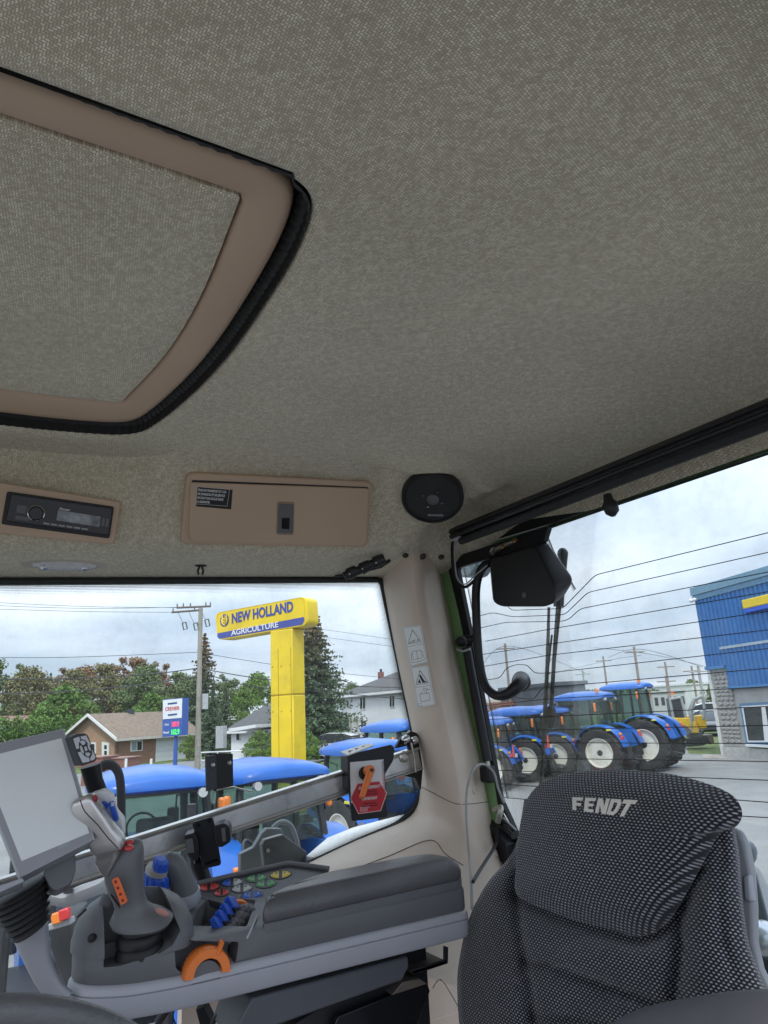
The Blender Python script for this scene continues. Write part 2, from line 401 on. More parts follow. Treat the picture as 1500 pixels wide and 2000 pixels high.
for a in ANG:
    col = []; d = V((math.cos(a), math.sin(a)))
    r0 = ray_poly(HATCH, a)
    for o, h in ((.001, .478), (.0, .455), (.003, .4485), (.012, .4455), (.03, .446), (.055, .4495)): col.append((r0+o, h))
    pf = prof(a); edge = []
    for o, h in pf:
        k = round(o, 3)
        if k not in polys: polys[k] = rrect(k)
        r = ray_poly(polys[k], a); y = CC.y + d.y*r; x = CC.x + d.x*r
        tilt = (-(y)-.42)*.05*min(max((.30-o)/.12, 0), 1)*min(max((x-.95)/.2, 0), 1)
        edge.append((r, h + tilt))
    re = edge[-1][0]; rs = col[-1][0]
    if re < rs+.02: re = rs+.02
    for k in range(1, 25): t = k/25; col.append((lin(rs, re, t), .4495+.0006*t))
    for r, h in reversed(edge): col.append((max(r, rs+.021+.001*len(col)), h))
    cols.append((d, col))
m = len(cols[0][1])
for j in range(m):
    for i in range(NA+1):
        d, col = cols[i % NA]; r, h = col[j]
        rows.append(V((CC.x+d.x*r, CC.y+d.y*r, EYE.z+h)))
        L = col[0][0]
        for q in range(1, j+1): L += math.hypot(col[q][0]-col[q-1][0], col[q][1]-col[q-1][1])
        uvs.append(((d.x*.643+d.y*.766)*L, (d.x*.766-d.y*.643)*L))
fs = [(j*(NA+1)+i, j*(NA+1)+i+1, (j+1)*(NA+1)+i+1, (j+1)*(NA+1)+i) for j in range(m-1) for i in range(NA)]
hb = MB(); hb.add(rows, fs, uvs)
# the lining is pressed flat round the loudspeaker
SPC = WD(845, 970, 1.40); _sh = V((EYE.x-SPC.x, EYE.y-SPC.y, 0)).normalized(); SPN = (_sh*math.cos(math.radians(50)) - V((0, 0, 1))*math.sin(math.radians(50))).normalized()
for i_, p_ in enumerate(hb.v):
    dd = (p_-SPC).dot(SPN); q_ = p_ - SPN*dd; rr_ = (q_-SPC).length; rr_ *= (1.0 if q_.z > SPC.z else 1+.45*min((SPC.z-q_.z)/.05, 1)); w_ = 1-min(max((rr_-.112)/.065, 0), 1); w_ = w_*w_*(3-2*w_)
    if w_ > 0 and abs(dd) < .2: hb.v[i_] = p_ - SPN*dd*w_
for i_, p_ in enumerate(hb.v):
    h_ = p_.z-EYE.z; sm1 = min(max((-.84-p_.y)/.05, 0), 1); sm2 = min(max((1.34-p_.x)/.08, 0), 1); w_ = sm1*sm2*(1 if p_.y > -1.03 else max(0, (p_.y+1.05)/.02))
    if h_ < .425 and p_.x > .6 and w_ > 0: hb.v[i_] = V((p_.x, p_.y, EYE.z+lin(h_, .425, w_)))
HBVH = BVHTree.FromPolygons([tuple(p) for p in hb.v], hb.f)
def HL(x, y):
    """point and outward normal of the roof lining seen at a picture point"""
    r = ray(x, y).normalized(); p, n, i, d = HBVH.ray_cast(EYE, r)
    if p is None: p = EYE + r*1.4; n = -r
    if n.dot(r) > 0: n = -n
    return p, n
build(hb, 'headliner', HEAD, cab, smooth=50)
# outer roof shell above the lining keeps the daylight out
rb = MB(); rb.prism([V((p.x, p.y, EYE.z+.50)) for p in rrect(-.06, .2)], (0, 0, .05)); build(rb, 'roof_shell', GREENP, cab)
sk = MB(); a_ = [V((p.x, p.y, EYE.z+.50)) for p in rrect(-.05, .2)]; b_ = [V((p.x, p.y, EYE.z+.37)) for p in rrect(-.05, .2)]
sk.loft([a_, b_], caps=False); build(sk, 'roof_skirt', GREENP, cab)

# --- roof hatch
ht = thing('roof_hatch', 'tan framed roof hatch with speckled cloth panel and ribbed black seal', 'roof hatch', (.8, .09, EYE.z+.47))
FR = hat_scale(HATCH, -.015)
for _ in range(7): FR = [(FR[i-1]+FR[i]*2+FR[(i+1) % len(FR)])/4 for i in range(len(FR))]
IN = [(.530, -.185), (.70, -.20), (.86, -.198), (1.035, -.172), (1.055, -.02)]
IN = IN + [(x, .18-y) for x, y in reversed(IN)]
INP = [V((p.x, p.y)) for p in rnd([(x, y, 0) for x, y in IN], [.006, .12, .12, .006, .12, .12, .006, .12, .12, .006], 5)]
def ringband(mb, outer, inner, z0, drop, n=200):
    c = V((.8, .09)); ri, ro = [], []
    global CC
    old = CC; CC = c
    for k in range(n):
        a = 2*PI*k/n; d = V((math.cos(a), math.sin(a)))
        ro.append(c + d*ray_poly(outer, a)); ri.append(c + d*ray_poly(inner, a))
    CC = old
    prof_ = [(1.0, .012), (1.0, -drop*.5), (.93, -drop*.95), (.8, -drop), (.2, -drop*.9), (.06, -drop*.6), (0.0, -drop*.25), (0.0, .01)]
    mb.loft([[V((*(lin(ri[i], ro[i], t)), EYE.z+z0+dz)) for i in range(n)] for t, dz in prof_], True, False)
fb = MB(); ringband(fb, FR, INP, .474, .014); build(fb, 'frame', TAN, ht, smooth=60)
def shr(pl, k): return [V((.8+(p.x-.8)*k, .09+(p.y-.09)*k)) for p in pl]
pn = MB(); ps = shr(INP, .992)
pn.loft([[V((p.x, p.y, EYE.z+z)) for p in q] for q, z in ((ps, .480), (ps, .466), (shr(ps, .985), .4635), (shr(ps, .9), .463), (shr(ps, .5), .463), (shr(ps, .02), .463))], True, True)
pn.uv = [(p.x*.643+p.y*.766, p.x*.766-p.y*.643) for p in pn.v]; pn.has = True; build(pn, 'cloth_panel', HEAD, ht, smooth=40)
sb = MB(); c2 = V((.8, .09)); n_ = 420; rr = []
oldCC = CC; CC = c2
for k in range(n_):
    a = 2*PI*k/n_; d = V((math.cos(a), math.sin(a))); r = ray_poly(HATCH, a) - .0008; q = r - (.0035 if k % 2 else .001)*min(max((d.x*.5-d.y*.85+.25)*3, 0), 1)
    rr.append((c2 + d*q, c2 + d*(q-.010), c2+d*r))
CC = oldCC
sb.loft([[V((*p[2], EYE.z+.449)) for p in rr], [V((*p[0], EYE.z+.4475)) for p in rr], [V((*p[0], EYE.z+.462)) for p in rr], [V((*p[1], EYE.z+.472)) for p in rr], [V((*p[1], EYE.z+.484)) for p in rr]], True, False)
build(sb, 'rubber_seal', RUBBER, ht, smooth=20)

# --- generic plate: picture outline on a plane, thick along its normal
def plate(mb, px, p, n, t, back=0.0, lift=0.0):
    n = V(n).normalized()
    if n.dot(FWD) > 0: n = -n
    mb.prism([WP(q[0], q[1], p, n) + n*(lift-back) for q in px], n*(t+back)); return n
def fitplane(pts):
    c = sum(pts, V())/len(pts); n = V()
    for i in range(len(pts)): n += (pts[i]-c).cross(pts[(i+1) % len(pts)]-c)
    n.normalize()
    return c, (n if n.dot(FWD) < 0 else -n)

# --- pillar and lower trim: rows of points from the side window edge to the rear window frame
def prow(l, l2, r1, r2, yr=-1.0, xl=1.425):
    return WX(*l, xl), WD(*l2, 1.60), WD(*r1, 1.545), WY(*r2, yr)
pil = [prow((742, 1075), (765, 1075), (815, 1075), (852, 1075)), prow((750, 1150), (770, 1150), (820, 1150), (866, 1150)), prow((772, 1270), (789, 1270), (842, 1270), (888, 1270)),
       prow((797, 1390), (811, 1390), (866, 1390), (914, 1390)), prow((818, 1490), (834, 1490), (888, 1490), (936, 1490)), prow((821, 1537), (842, 1537), (899, 1552), (950, 1564))]
pm = MB()
def prows(src, k=5):
    out = []
    for r in src:
        pts = cat([V(r[0]) + V((.04, -.03, 0)), *r, V(r[3]) + V((.04, -.03, 0))], k); out.append(pts)
    return out
pm.loft(prows(pil), False); PILB = BVHTree.FromPolygons([tuple(p) for p in pm.v], pm.f); build(pm, 'rear_pillar', BEIGE, cab, smooth=45)
low = [((821, 1537), (842, 1537), (899, 1552), (950, 1564)), ((816, 1572), (850, 1572), (905, 1590), (956, 1596)), ((790, 1603), (850, 1610), (913, 1636), (966, 1640)),
       ((700, 1641), (790, 1650), (915, 1672), (975, 1680)), ((590, 1693), (690, 1700), (880, 1720), (985, 1730)), ((470, 1755), (560, 1765), (840, 1790), (990, 1830)), ((330, 1830), (480, 1850), (800, 1900), (990, 1960))]
lr = []
dl2 = [1.60, 1.605, 1.60, 1.565, 1.50, 1.44, 1.38]; dr1 = [1.545, 1.54, 1.535, 1.53, 1.50, 1.46, 1.42]; dr2 = [None, None, None, 1.60, 1.60, 1.60, 1.58]
for i, q in enumerate(low):
    a = WX(*q[0], 1.425); b = WD(*q[1], dl2[i]); c = WD(*q[2], dr1[i]); d = WY(*q[3], -1.0) if dr2[i] is None else WD(*q[3], dr2[i])
    lr.append((a, b, c, d))
lm = MB(); rws = prows(lr, 6)
allr = []
for j in range(len(rws[0])):
    allr.append(cat([r[j] for r in rws], 4))
lm.loft(allr, False)
TRIMB = BVHTree.FromPolygons([tuple(p) for p in lm.v], lm.f)
build(lm, 'lower_trim', BEIGE, cab, smooth=60)
def onto(bvh, x, y, d=1.5):
    r = ray(x, y).normalized(); p, n, i, dd = bvh.ray_cast(EYE, r)
    if p is None: p = WD(x, y, d); n = -r
    return p, (n if n.dot(r) < 0 else -n)
# seams of the trim (narrow dark grooves)
SEAM = mat('trim_seam', (.12, .085, .06), .8)
for pts in ([(690, 1698), (760, 1672), (840, 1641), (870, 1668), (905, 1690)], [(821, 1536), (845, 1548), (880, 1566), (905, 1571), (953, 1566)], [(845, 1930), (860, 1913), (880, 1940), (905, 1985)]):
    pp = []; sm_ = MB()
    for q in cat([(x, y, 0) for x, y in pts], 5):
        p, n = onto(PILB if q.y < 1200 else TRIMB, q.x, q.y); pp.append(p + n*.0003)
    sm_.tube(pp, .0008, 5); build(sm_, 'trim_seam', SEAM, cab)
# body wall behind the trim, floor and door sill (keep the cab closed below)
wl = MB(); wl.box((1.475, -.15, 1.77), (.03, 1.9, .89)); build(wl, 'side_wall', BEIGE, cab)
wl = MB(); wl.box((1.475, -.76, 1.88), (.028, .72, 1.10)); build(wl, 'side_wall', BEIGE, cab)
wl = MB(); wl.box((.78, -1.10, 1.68), (1.36, .03, .72)); build(wl, 'rear_wall', BEIGE, cab)
fl = MB(); fl.box((.78, -.15, 1.35), (1.36, 1.85, .05)); build(fl, 'cab_floor', mat('rubber_floor', (.03, .03, .03), .8), cab)
# unseen rest of our own tractor, added to darken the roof lining: front panel, dashboard, bonnet, left mudguard
bx_ = MB(); bx_.box((.78, .86, 1.55), (1.34, .05, .40)); build(bx_, 'front_panel', BLACK, cab)
bx_ = MB(); bx_.box((.74, .66, 1.95), (.62, .34, .40)); build(bx_, 'dashboard', DGREY, cab, bevel=.05, segs=3)
bx_ = MB(); bx_.prism([V((.35, .95, 1.1)), V((1.2, .95, 1.1)), V((1.2, .95, 1.95)), V((1.05, .95, 2.1)), V((.5, .95, 2.1)), V((.35, .95, 1.95))], (0, 2.6, -.25)); build(bx_, 'bonnet', mat('dark_green_paint', (.03, .07, .03), .35), cab)
bx_ = MB(); bx_.loft([[V((x, -.30, 1.0)), V((x, -.42, 1.55)), V((x, -.75, 1.86)), V((x, -1.3, 1.95)), V((x, -1.9, 1.8)), V((x, -2.2, 1.4)), V((x, -2.2, 1.0))] for x in (-.75, .06)]); build(bx_, 'mudguard', BLACK, cab, bevel=.03)
bx_ = MB(); bx_.box((-.10, .25, 1.30), (.55, 1.0, .06)); build(bx_, 'step_platform', BLACK, cab)
# dark and green frame strips beside the rear window
g = MB(); plate(g, [(845, 1098), (872, 1098), (895, 1193), (965, 1525), (985, 1650), (950, 1652), (925, 1525)], V((0, -1.016, 0)), V((0, 1, 0)), .004); build(g, 'window_post', GREENP, cab)
g = MB(); plate(g, rnd([(868, 1097), (1080, 1028), (1070, 1060), (900, 1110), (925, 1235), (985, 1560), (1040, 1680), (985, 1700), (958, 1520), (890, 1193)], 6), V((0, -1.028, 0)), V((0, 1, 0)), .012); build(g, 'rear_window_frame', BLACK, cab, bevel=.002)
g = MB(); g.cyl(WY(853, 1098, -1.015), WY(955, 1640, -1.015), .0025, n=8); build(g, 'edge_seal', RUBBER, cab)

# --- windows
FRIT = None
def frit():
    m, t, b = base('frit_dots'); b.inputs['Base Color'].default_value = (.012, .012, .012, 1); b.inputs['Roughness'].default_value = .5
    uvn = t.nodes.new('ShaderNodeUVMap'); sp = t.nodes.new('ShaderNodeSeparateXYZ'); t.links.new(uvn.outputs[0], sp.inputs[0])
    P = .0016
    u = mth(t, 'DIVIDE', sp.outputs[0], P); v = mth(t, 'MULTIPLY', sp.outputs[1], 9.0)
    u2 = mth(t, 'ADD', u, mth(t, 'MULTIPLY', mth(t, 'FLOORED_MODULO', mth(t, 'FLOOR', v), 2), .5))
    fu = mth(t, 'SUBTRACT', mth(t, 'FRACT', u2), .5); fv = mth(t, 'SUBTRACT', mth(t, 'FRACT', v), .5)
    d = mth(t, 'SQRT', mth(t, 'ADD', mth(t, 'MULTIPLY', fu, fu), mth(t, 'MULTIPLY', fv, fv)))
    al = mth(t, 'LESS_THAN', d, mth(t, 'SUBTRACT', .62, mth(t, 'MULTIPLY', sp.outputs[1], .5)))
    t.links.new(al, b.inputs['Alpha']); return m
FRITM = frit()
def border(mb, outer, widths, n):
    """dotted band inside a polygon edge (3D pts in one plane, open polyline); uv: along, across 0..1"""
    vs, uv, fs = [], [], []; L = 0
    for i, p in enumerate(outer):
        t = (outer[min(i+1, len(outer)-1)]-outer[max(i-1, 0)]).normalized(); s = n.cross(t).normalized()
        if i: L += (p-outer[i-1]).length
        vs += [p, p + s*widths[i]]; uv += [(L, 0), (L, 1)]
    for i in range(len(outer)-1): fs.append((2*i, 2*i+1, 2*i+3, 2*i+2))
    mb.add(vs, fs, uv)
XS = 1.437
pxs = rnd([(0, 1136), (400, 1134), (744, 1132), (786, 1330), (822, 1500), (822, 1556), (786, 1606), (700, 1642), (590, 1693), (470, 1756)], [0, 0, 14, 0, 20, 30, 30, 20, 0, 0], 5, False)
edge = [WX(q.x, q.y, XS) for q in pxs]
sidepoly = [V((XS, .75, EYE.z+.25))] + edge + [V((XS, -.35, EYE.z-.50)), V((XS, .75, EYE.z-.50))]
gm = MB(); gm.prism(sidepoly, (.004, 0, 0)); build(gm, 'side_window', GLASS, cab, smooth=0)
sg = MB(); sg.tube([V((XS-.004, .75, EYE.z+.25))] + [p - V((.004, 0, 0)) for p in edge] + [V((XS-.004, -.35, EYE.z-.50))], .007, 8); build(sg, 'window_seal', RUBBER, cab)
fb_ = MB(); e2 = [V((XS-.0015, .75, EYE.z+.25))] + [p - V((.0015, 0, 0)) for p in edge]
wid = [.027]*len(e2)
for i, p in enumerate(e2):
    x, y = topx(p)
    if y > 1540: wid[i] = .034
    if y > 1600: wid[i] = .022
nn = V((-1, 0, 0)); s0 = nn.cross((e2[1]-e2[0]).normalized())
if s0.z > 0: nn = V((1, 0, 0))
border(fb_, e2, wid, nn); build(fb_, 'frit_band', FRITM, cab, smooth=0)
# header strip above the side glass (dark, with a slightly red-brown strip of trim plastic)
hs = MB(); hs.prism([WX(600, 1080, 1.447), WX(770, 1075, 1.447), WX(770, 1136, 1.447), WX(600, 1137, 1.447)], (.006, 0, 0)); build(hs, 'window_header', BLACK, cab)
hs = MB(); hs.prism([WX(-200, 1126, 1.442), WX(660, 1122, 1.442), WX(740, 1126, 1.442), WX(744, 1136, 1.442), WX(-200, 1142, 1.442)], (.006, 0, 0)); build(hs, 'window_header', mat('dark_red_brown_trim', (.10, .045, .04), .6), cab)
# frame outside the glass: the dark rubber corner
YR = -1.06
gt = [WY(1070, 1030, YR), WY(1500, 886, YR)]
rw = MB(); rw.prism([V((1.43, YR, EYE.z+.36)), V((.12, YR, EYE.z+.36)), V((.12, YR, EYE.z-.85)), V((1.30, YR, EYE.z-.85)), WY(985, 1600, YR)], (0, -.004, 0)); build(rw, 'rear_window', GLASS, cab, smooth=0)
rf = MB(); border(rf, [WY(x, y, YR+.002) for x, y in ((1660, 822), (1500, 889), (1075, 1032), (1072, 1050), (1082, 1075), (1125, 1150))], [.022, .022, .022, .018, .014, .012], V((0, -1, 0)))
rff = MB(); border(rff, [WY(x, y, YR+.002) for x, y in ((905, 1110), (930, 1235), (990, 1560))], [.010]*3, V((0, 1, 0)))
build(rf, 'frit_band', FRITM, cab, smooth=0); build(rff, 'frit_band', FRITM, cab, smooth=0)
hd = MB(); hd.prism([WY(880, 1082, YR+.004), WY(1070, 1026, YR+.004), WY(1700, 806, YR+.004), WY(1700, 797, YR+.004), WY(880, 1062, YR+.004)], (0, .006, 0)); build(hd, 'window_header', BLACK, cab)
# heating wires printed on the rear glass: each one a thin strip
HW = mat('heating_wire', (.03, .022, .018), .6)
def c6(x, y): return (860 + x/2.344, 1000 + y/2.344)
lines = [[c6(310, 435), c6(330, 450), c6(560, 442), c6(710, 288), c6(1500, 95)], [c6(105, 495), c6(240, 460), c6(330, 480), c6(570, 470), c6(675, 368), c6(1500, 185)],
         [c6(120, 545), c6(300, 505), c6(560, 500), c6(590, 490), c6(640, 443), c6(1500, 275)], [c6(205, 592), c6(480, 540), c6(1500, 365)], [c6(140, 660), c6(500, 605), c6(1500, 455)],
         [c6(150, 715), c6(500, 655), c6(1500, 540)], [c6(165, 775), c6(275, 760), c6(300, 715), c6(350, 697), c6(400, 700), c6(430, 738), c6(480, 738), c6(1500, 625)], [c6(180, 830), c6(330, 810), c6(340, 850), c6(430, 858), c6(465, 805), c6(1500, 715)],
         [c6(195, 887), c6(500, 855), c6(1500, 800)], [c6(215, 950), c6(1500, 890)], [c6(230, 1003), c6(1500, 977)], [c6(240, 1055), c6(1500, 1060)], [c6(250, 1125), c6(1500, 1142)],
         [c6(250, 1182), c6(1500, 1228)], [(970, 1531), (1340, 1555), (1500, 1567)], [(975, 1557), (1385, 1590), (1500, 1597)]]
for pl in lines:
    w = MB(); q = rnd(pl, 9, 3, False); pts = [WY(p.x, p.y, YR+.0025) for p in q]
    e = pts[-1] + (pts[-1]-pts[-2]).normalized()*.35; e.x = max(e.x, .14); pts.append(e)
    w.tube(pts, .0009, 4); build(w, 'heating_wire', HW, cab)
# ------------------------------------------------------------------ fixtures on the lining
def hitplane(pts): return fitplane([HL(*q)[0] for q in pts])
def over(px, p, n, add=.0015, f=None):
    """slide a plane out until the lining nowhere pokes through the outline"""
    f = f or (lambda x, y: HL(x, y)[0]); k = 0
    for i in range(len(px)):
        a, b = px[i], px[(i+1) % len(px)]
        for j in range(6): t = j/6; k = max(k, (f(lin(a[0], b[0], t), lin(a[1], b[1], t))-p).dot(n))
    return p + n*(k+add)
def interp(quad, u, v):
    a, b, c, d = quad  # tl, tr, br, bl
    return (lin(lin(a[0], b[0], u), lin(d[0], c[0], u), v), lin(lin(a[1], b[1], u), lin(d[1], c[1], u), v)) if False else (
        lin(lin(a[0], b[0], u), lin(d[0], c[0], u), v), lin(lin(a[1], b[1], u), lin(d[1], c[1], u), v))
def qpoly(quad, uv): return [interp(quad, *q) for q in uv]
def axes(quad, p, n):
    A = [WP(*q, p, n) for q in quad]; ux = (A[1]-A[0]).normalized(); uy = (A[0]-A[3]); uy = (uy - ux*uy.dot(ux)).normalized(); return A, ux, uy
# storage compartment
q = [(365, 922), (727, 940), (715, 1068), (351, 1062)]
p, n = hitplane(q); p = over(q, p, n)
t = thing('storage_compartment', 'tan overhead storage compartment with dark sliding latch beside the round speaker', 'storage compartment', p)
mb = MB(); plate(mb, rnd(q, 16), p, n, .006, .05); build(mb, 'frame', TAN, t, bevel=.003)
lq = [(370, 940), (717, 952), (712, 1064), (366, 1056)]
mb = MB(); plate(mb, rnd([(374, 936), (716, 950), (716, 956), (372, 942)], 2), p, n, .0072, 0); build(mb, 'lid_gap', BLACK, t)
mb = MB(); plate(mb, rnd(lq, [4, 6, 16, 18]), p, n, .011, .0); lid = build(mb, 'lid', TAN, t, bevel=.002)
la = [(538, 977), (571, 978), (569, 1042), (536, 1041)]
mb = MB(); plate(mb, rnd(la, 4), p, n, .0118, 0); build(mb, 'latch_recess', mat('tan_dark', (.30, .21, .15), .6), lid)
mb = MB(); plate(mb, rnd([(541, 982), (569, 983), (567, 1038), (538, 1038)], 3), p, n, .0135, 0); build(mb, 'latch', DGREY, lid, bevel=.001)
mb = MB(); plate(mb, [(546, 1008), (561, 1008), (560, 1030), (545, 1029)], p, n, .0142, 0); build(mb, 'latch_slot', GLOSSB, lid)
# black warning sticker on the lid
sq = [(383, 948), (451, 954), (448, 992), (380, 986)]
A, ux, uy = axes(sq, p + n*.0112, n)
mb = MB(); plate(mb, sq, p, n, .0004, 0, .0112); st = tag(build(mb, 'warranty_sticker', mat('sticker_black', (.01, .01, .01), .35)), 'small black sticker with white French text on the storage compartment lid', 'sticker')
W_ = (A[1]-A[0]).length; H_ = (A[0]-A[3]).length
mb = MB()
for i, s in enumerate(['FRAIS DE TRANSPORT ET / OU', 'DE LIVRAISON ET DE SERVICE', 'NE SONT PAS INCLUS DANS', 'LA GARANTIE.']):
    text(s, '', None, None, A[0] + ux*W_*.07 - uy*H_*(.27+.2*i) + n*.0006, ux, uy, H_*.17, .0002, .03, sx=.80*W_/.0325/2.28 if False else .62, merge=mb)
build(mb, 'lettering', WHITEP, st, smooth=0)
mb = MB()
for a, b in (((.04, .06), (.96, .06)), ((.96, .06), (.96, .94)), ((.96, .94), (.04, .94)), ((.04, .94), (.04, .06))):
    P0 = A[0]+ux*W_*a[0]-uy*H_*a[1]+n*.0006; P1 = A[0]+ux*W_*b[0]-uy*H_*b[1]+n*.0006; mb.tube([P0, P1], .0003, 4)
build(mb, 'border_line', WHITEP, st, smooth=0)
# radio
q = [(-60, 933), (236, 980), (222, 1064), (-60, 1036)]
p, n = hitplane(q); p = over(q, p, n)
t = thing('car_radio', 'black car radio in a tan frame left of the storage compartment', 'radio', p)
mb = MB(); plate(mb, rnd(q, 10), p, n, .006, .05); build(mb, 'frame', TAN, t, bevel=.002)
fq = [(14, 960), (222, 990), (213, 1052), (3, 1024)]
A, ux, uy = axes(fq, p+n*.0062, n)
mb = MB(); plate(mb, rnd(fq, 5), p, n, .0085, 0); build(mb, 'surround', BLACK, t, bevel=.001)
iq = [(22, 966), (218, 994), (210, 1046), (12, 1018)]
mb = MB(); plate(mb, rnd(iq, 4), p, n, .014, 0); fa = build(mb, 'faceplate', GLOSSB, t, bevel=.001)
lift = n*.0142
mb = MB(); plate(mb, qpoly(iq, [(.48, .34), (.90, .36), (.90, .74), (.48, .72)]), p, n, .0146, 0); build(mb, 'display', mat('radio_display', (.16, .18, .19), .08, spec=.9, vs=60, var=.8), fa)
kc = WP(*interp(iq, .275, .56), p+lift, n); R_ = .0118
mb = MB(); mb.lathe(kc, n, [(R_*1.08, -.002), (R_*1.08, .001), (R_*.98, .0018), (R_*.9, .0012), (R_*.9, -.001)], 28, False); build(mb, 'knob_ring', mat('chrome', (.7, .7, .7), .12, 1.0), fa)
mb = MB(); mb.lathe(kc, n, [(R_*.92, -.002), (R_*.9, .004), (R_*.8, .0055), (.0005, .0058)], 28); build(mb, 'volume_knob', GLOSSB, fa)
for u, v, w, h in ((.13, .50, .05, .16), (.15, .82, .07, .08)):
    mb = MB(); plate(mb, rnd(qpoly(iq, [(u-w, v-h), (u+w, v-h), (u+w, v+h), (u-w, v+h)]), 2), p, n, .0150, 0); build(mb, 'button', DGREY, fa, bevel=.0008)
for k in range(2):
    mb = MB(); plate(mb, rnd(qpoly(iq, [(.915+.04*k, .4), (.945+.04*k, .4), (.945+.04*k, .7), (.915+.04*k, .7)]), 1), p, n, .0150, 0); build(mb, 'button', DGREY, fa)
for k in range(6):
    mb = MB(); plate(mb, qpoly(iq, [(.36+.075*k, .86), (.42+.075*k, .86), (.42+.075*k, .92), (.36+.075*k, .92)]), p, n, .0148, 0); build(mb, 'preset_button', mat('grey_print', (.3, .3, .3), .4), fa)
mb = MB(); plate(mb, qpoly(iq, [(.12, .10), (.88, .11), (.88, .15), (.12, .14)]), p, n, .0143, 0); build(mb, 'disc_slot', mat('slot_line', (.045, .045, .05), .4), fa)
text('Pioneer', 'lettering', WHITEP, fa, WP(*interp(iq, .49, .30), p+lift, n), ux, uy, .0052, .0003, .02, shear=.2)
# roof speaker
c2_, n2 = SPC + SPN*.010, SPN; ctr = WP(845, 970, c2_, n2)
R_ = sum((WP(845+60*math.cos(a), 970+49*math.sin(a), c2_, n2)-ctr).length for a in [k*PI/6 for k in range(12)])/12
t = thing('roof_speaker', 'round black speaker set into the cloth lining above the rear pillar', 'speaker', ctr)
outl = [WP(845+61*math.cos(a), 970+49*math.sin(a), c2_, n2) for a in [2*PI*k/40 for k in range(40)]]
def sring(mb, prof_): mb.loft([[ctr + (q-ctr)*s + n2*z for q in outl] for s, z in prof_], True, True)
mb = MB(); sring(mb, [(1, -.03), (1, .004), (.97, .008), (.90, .0085), (.88, .006), (.87, -.02)]); build(mb, 'rim', BLACK, t, smooth=40)
GRIL = mat('speaker_mesh', (.018, .018, .02), .6, bs=.9, bscale=2600)
mb = MB(); sring(mb, [(.885, -.01), (.88, .006), (.6, .0085), (.3, .0095), (.02, .010)]); gr = build(mb, 'grille', GRIL, t, smooth=60)
mb = MB(); sring(mb, [(.20, .0092), (.19, .012), (.15, .0125), (.14, .010)]); build(mb, 'centre_ring', DGREY, gr)
for k in range(4):
    a = k*PI/2+.6; o = ctr + (outl[int(a/(2*PI)*40) % 40]-ctr)*.33 + n2*.0105; mb = MB(); mb.ell(o, V((.003, 0, 0)), V((0, .003, 0)), V((0, 0, .002)), 8, 5); build(mb, 'stud', STEEL if k == 1 else DGREY, gr)
e1 = (WP(895, 972, c2_, n2)-WP(800, 970, c2_, n2)).normalized(); e2_ = n2.cross(e1); e2_ = e2_ if e2_.z > 0 else -e2_
text('KENWOOD', 'lettering', LGREY, t, WP(850, 1003, c2_, n2)+n2*.009, e1, e2_, .006, .0004, .02, align='CENTER')
# interior lamp on the ledge
c, n = HL(125, 1103)
outl = [WP(125+86*math.cos(a), 1103+10.5*math.sin(a)+2*math.cos(a), c, n) for a in [2*PI*k/36 for k in range(36)]]
t = thing('roof_lamp', 'oval beige roof lamp with clear ribbed lens under the radio', 'lamp', c)
mb = MB(); mb.dome(outl, n, .003, 6, 3, .006); build(mb, 'lamp_housing', mat('lamp_housing', (.50, .44, .36), .5), t)
mb = MB(); ce = sum(outl, V())/len(outl); mb.dome([ce + (q-ce)*.76 + n*.003 for q in outl], n, .006, 6, 3, .003); ln = build(mb, 'lens', mat('lamp_lens', (.62, .62, .62), .12, spec=.9, bs=.8, bscale=220, dist=.003), t)
for k in range(3):
    mb = MB(); mb.ell(ce + (outl[0]-ce)*(.45*(k-1)) + n*.007, (outl[0]-ce)*.09, (outl[9]-ce)*.4, n*.002, 10, 6); build(mb, 'bulb_reflector', mat('reflector', (.7, .7, .7), .1, .9), ln)
# coat hook
c, n = HL(392, 1104)
t = thing('coat_hook', 'small black double coat hook hanging under the storage compartment', 'hook', c)
ux = (WP(410, 1105, c, n)-WP(375, 1104, c, n)).normalized(); dn = V((0, 0, -1))
mb = MB(); mb.ell(c + dn*.001, ux*.0125, ux.cross(dn).normalized()*.006, dn*.0025, 14, 6); build(mb, 'base', BLACK, t)
for s in (-1, 1):
    mb = MB(); mb.tube(cat([c + dn*.002 + ux*.002*s, c + dn*.007 + ux*.004*s, c+dn*.012+ux*.0055*s, c+dn*.0165+ux*.004*s, c+dn*.0185+ux*.0055*s], 4), [.0022]*17, 7); build(mb, 'prong', BLACK, t)
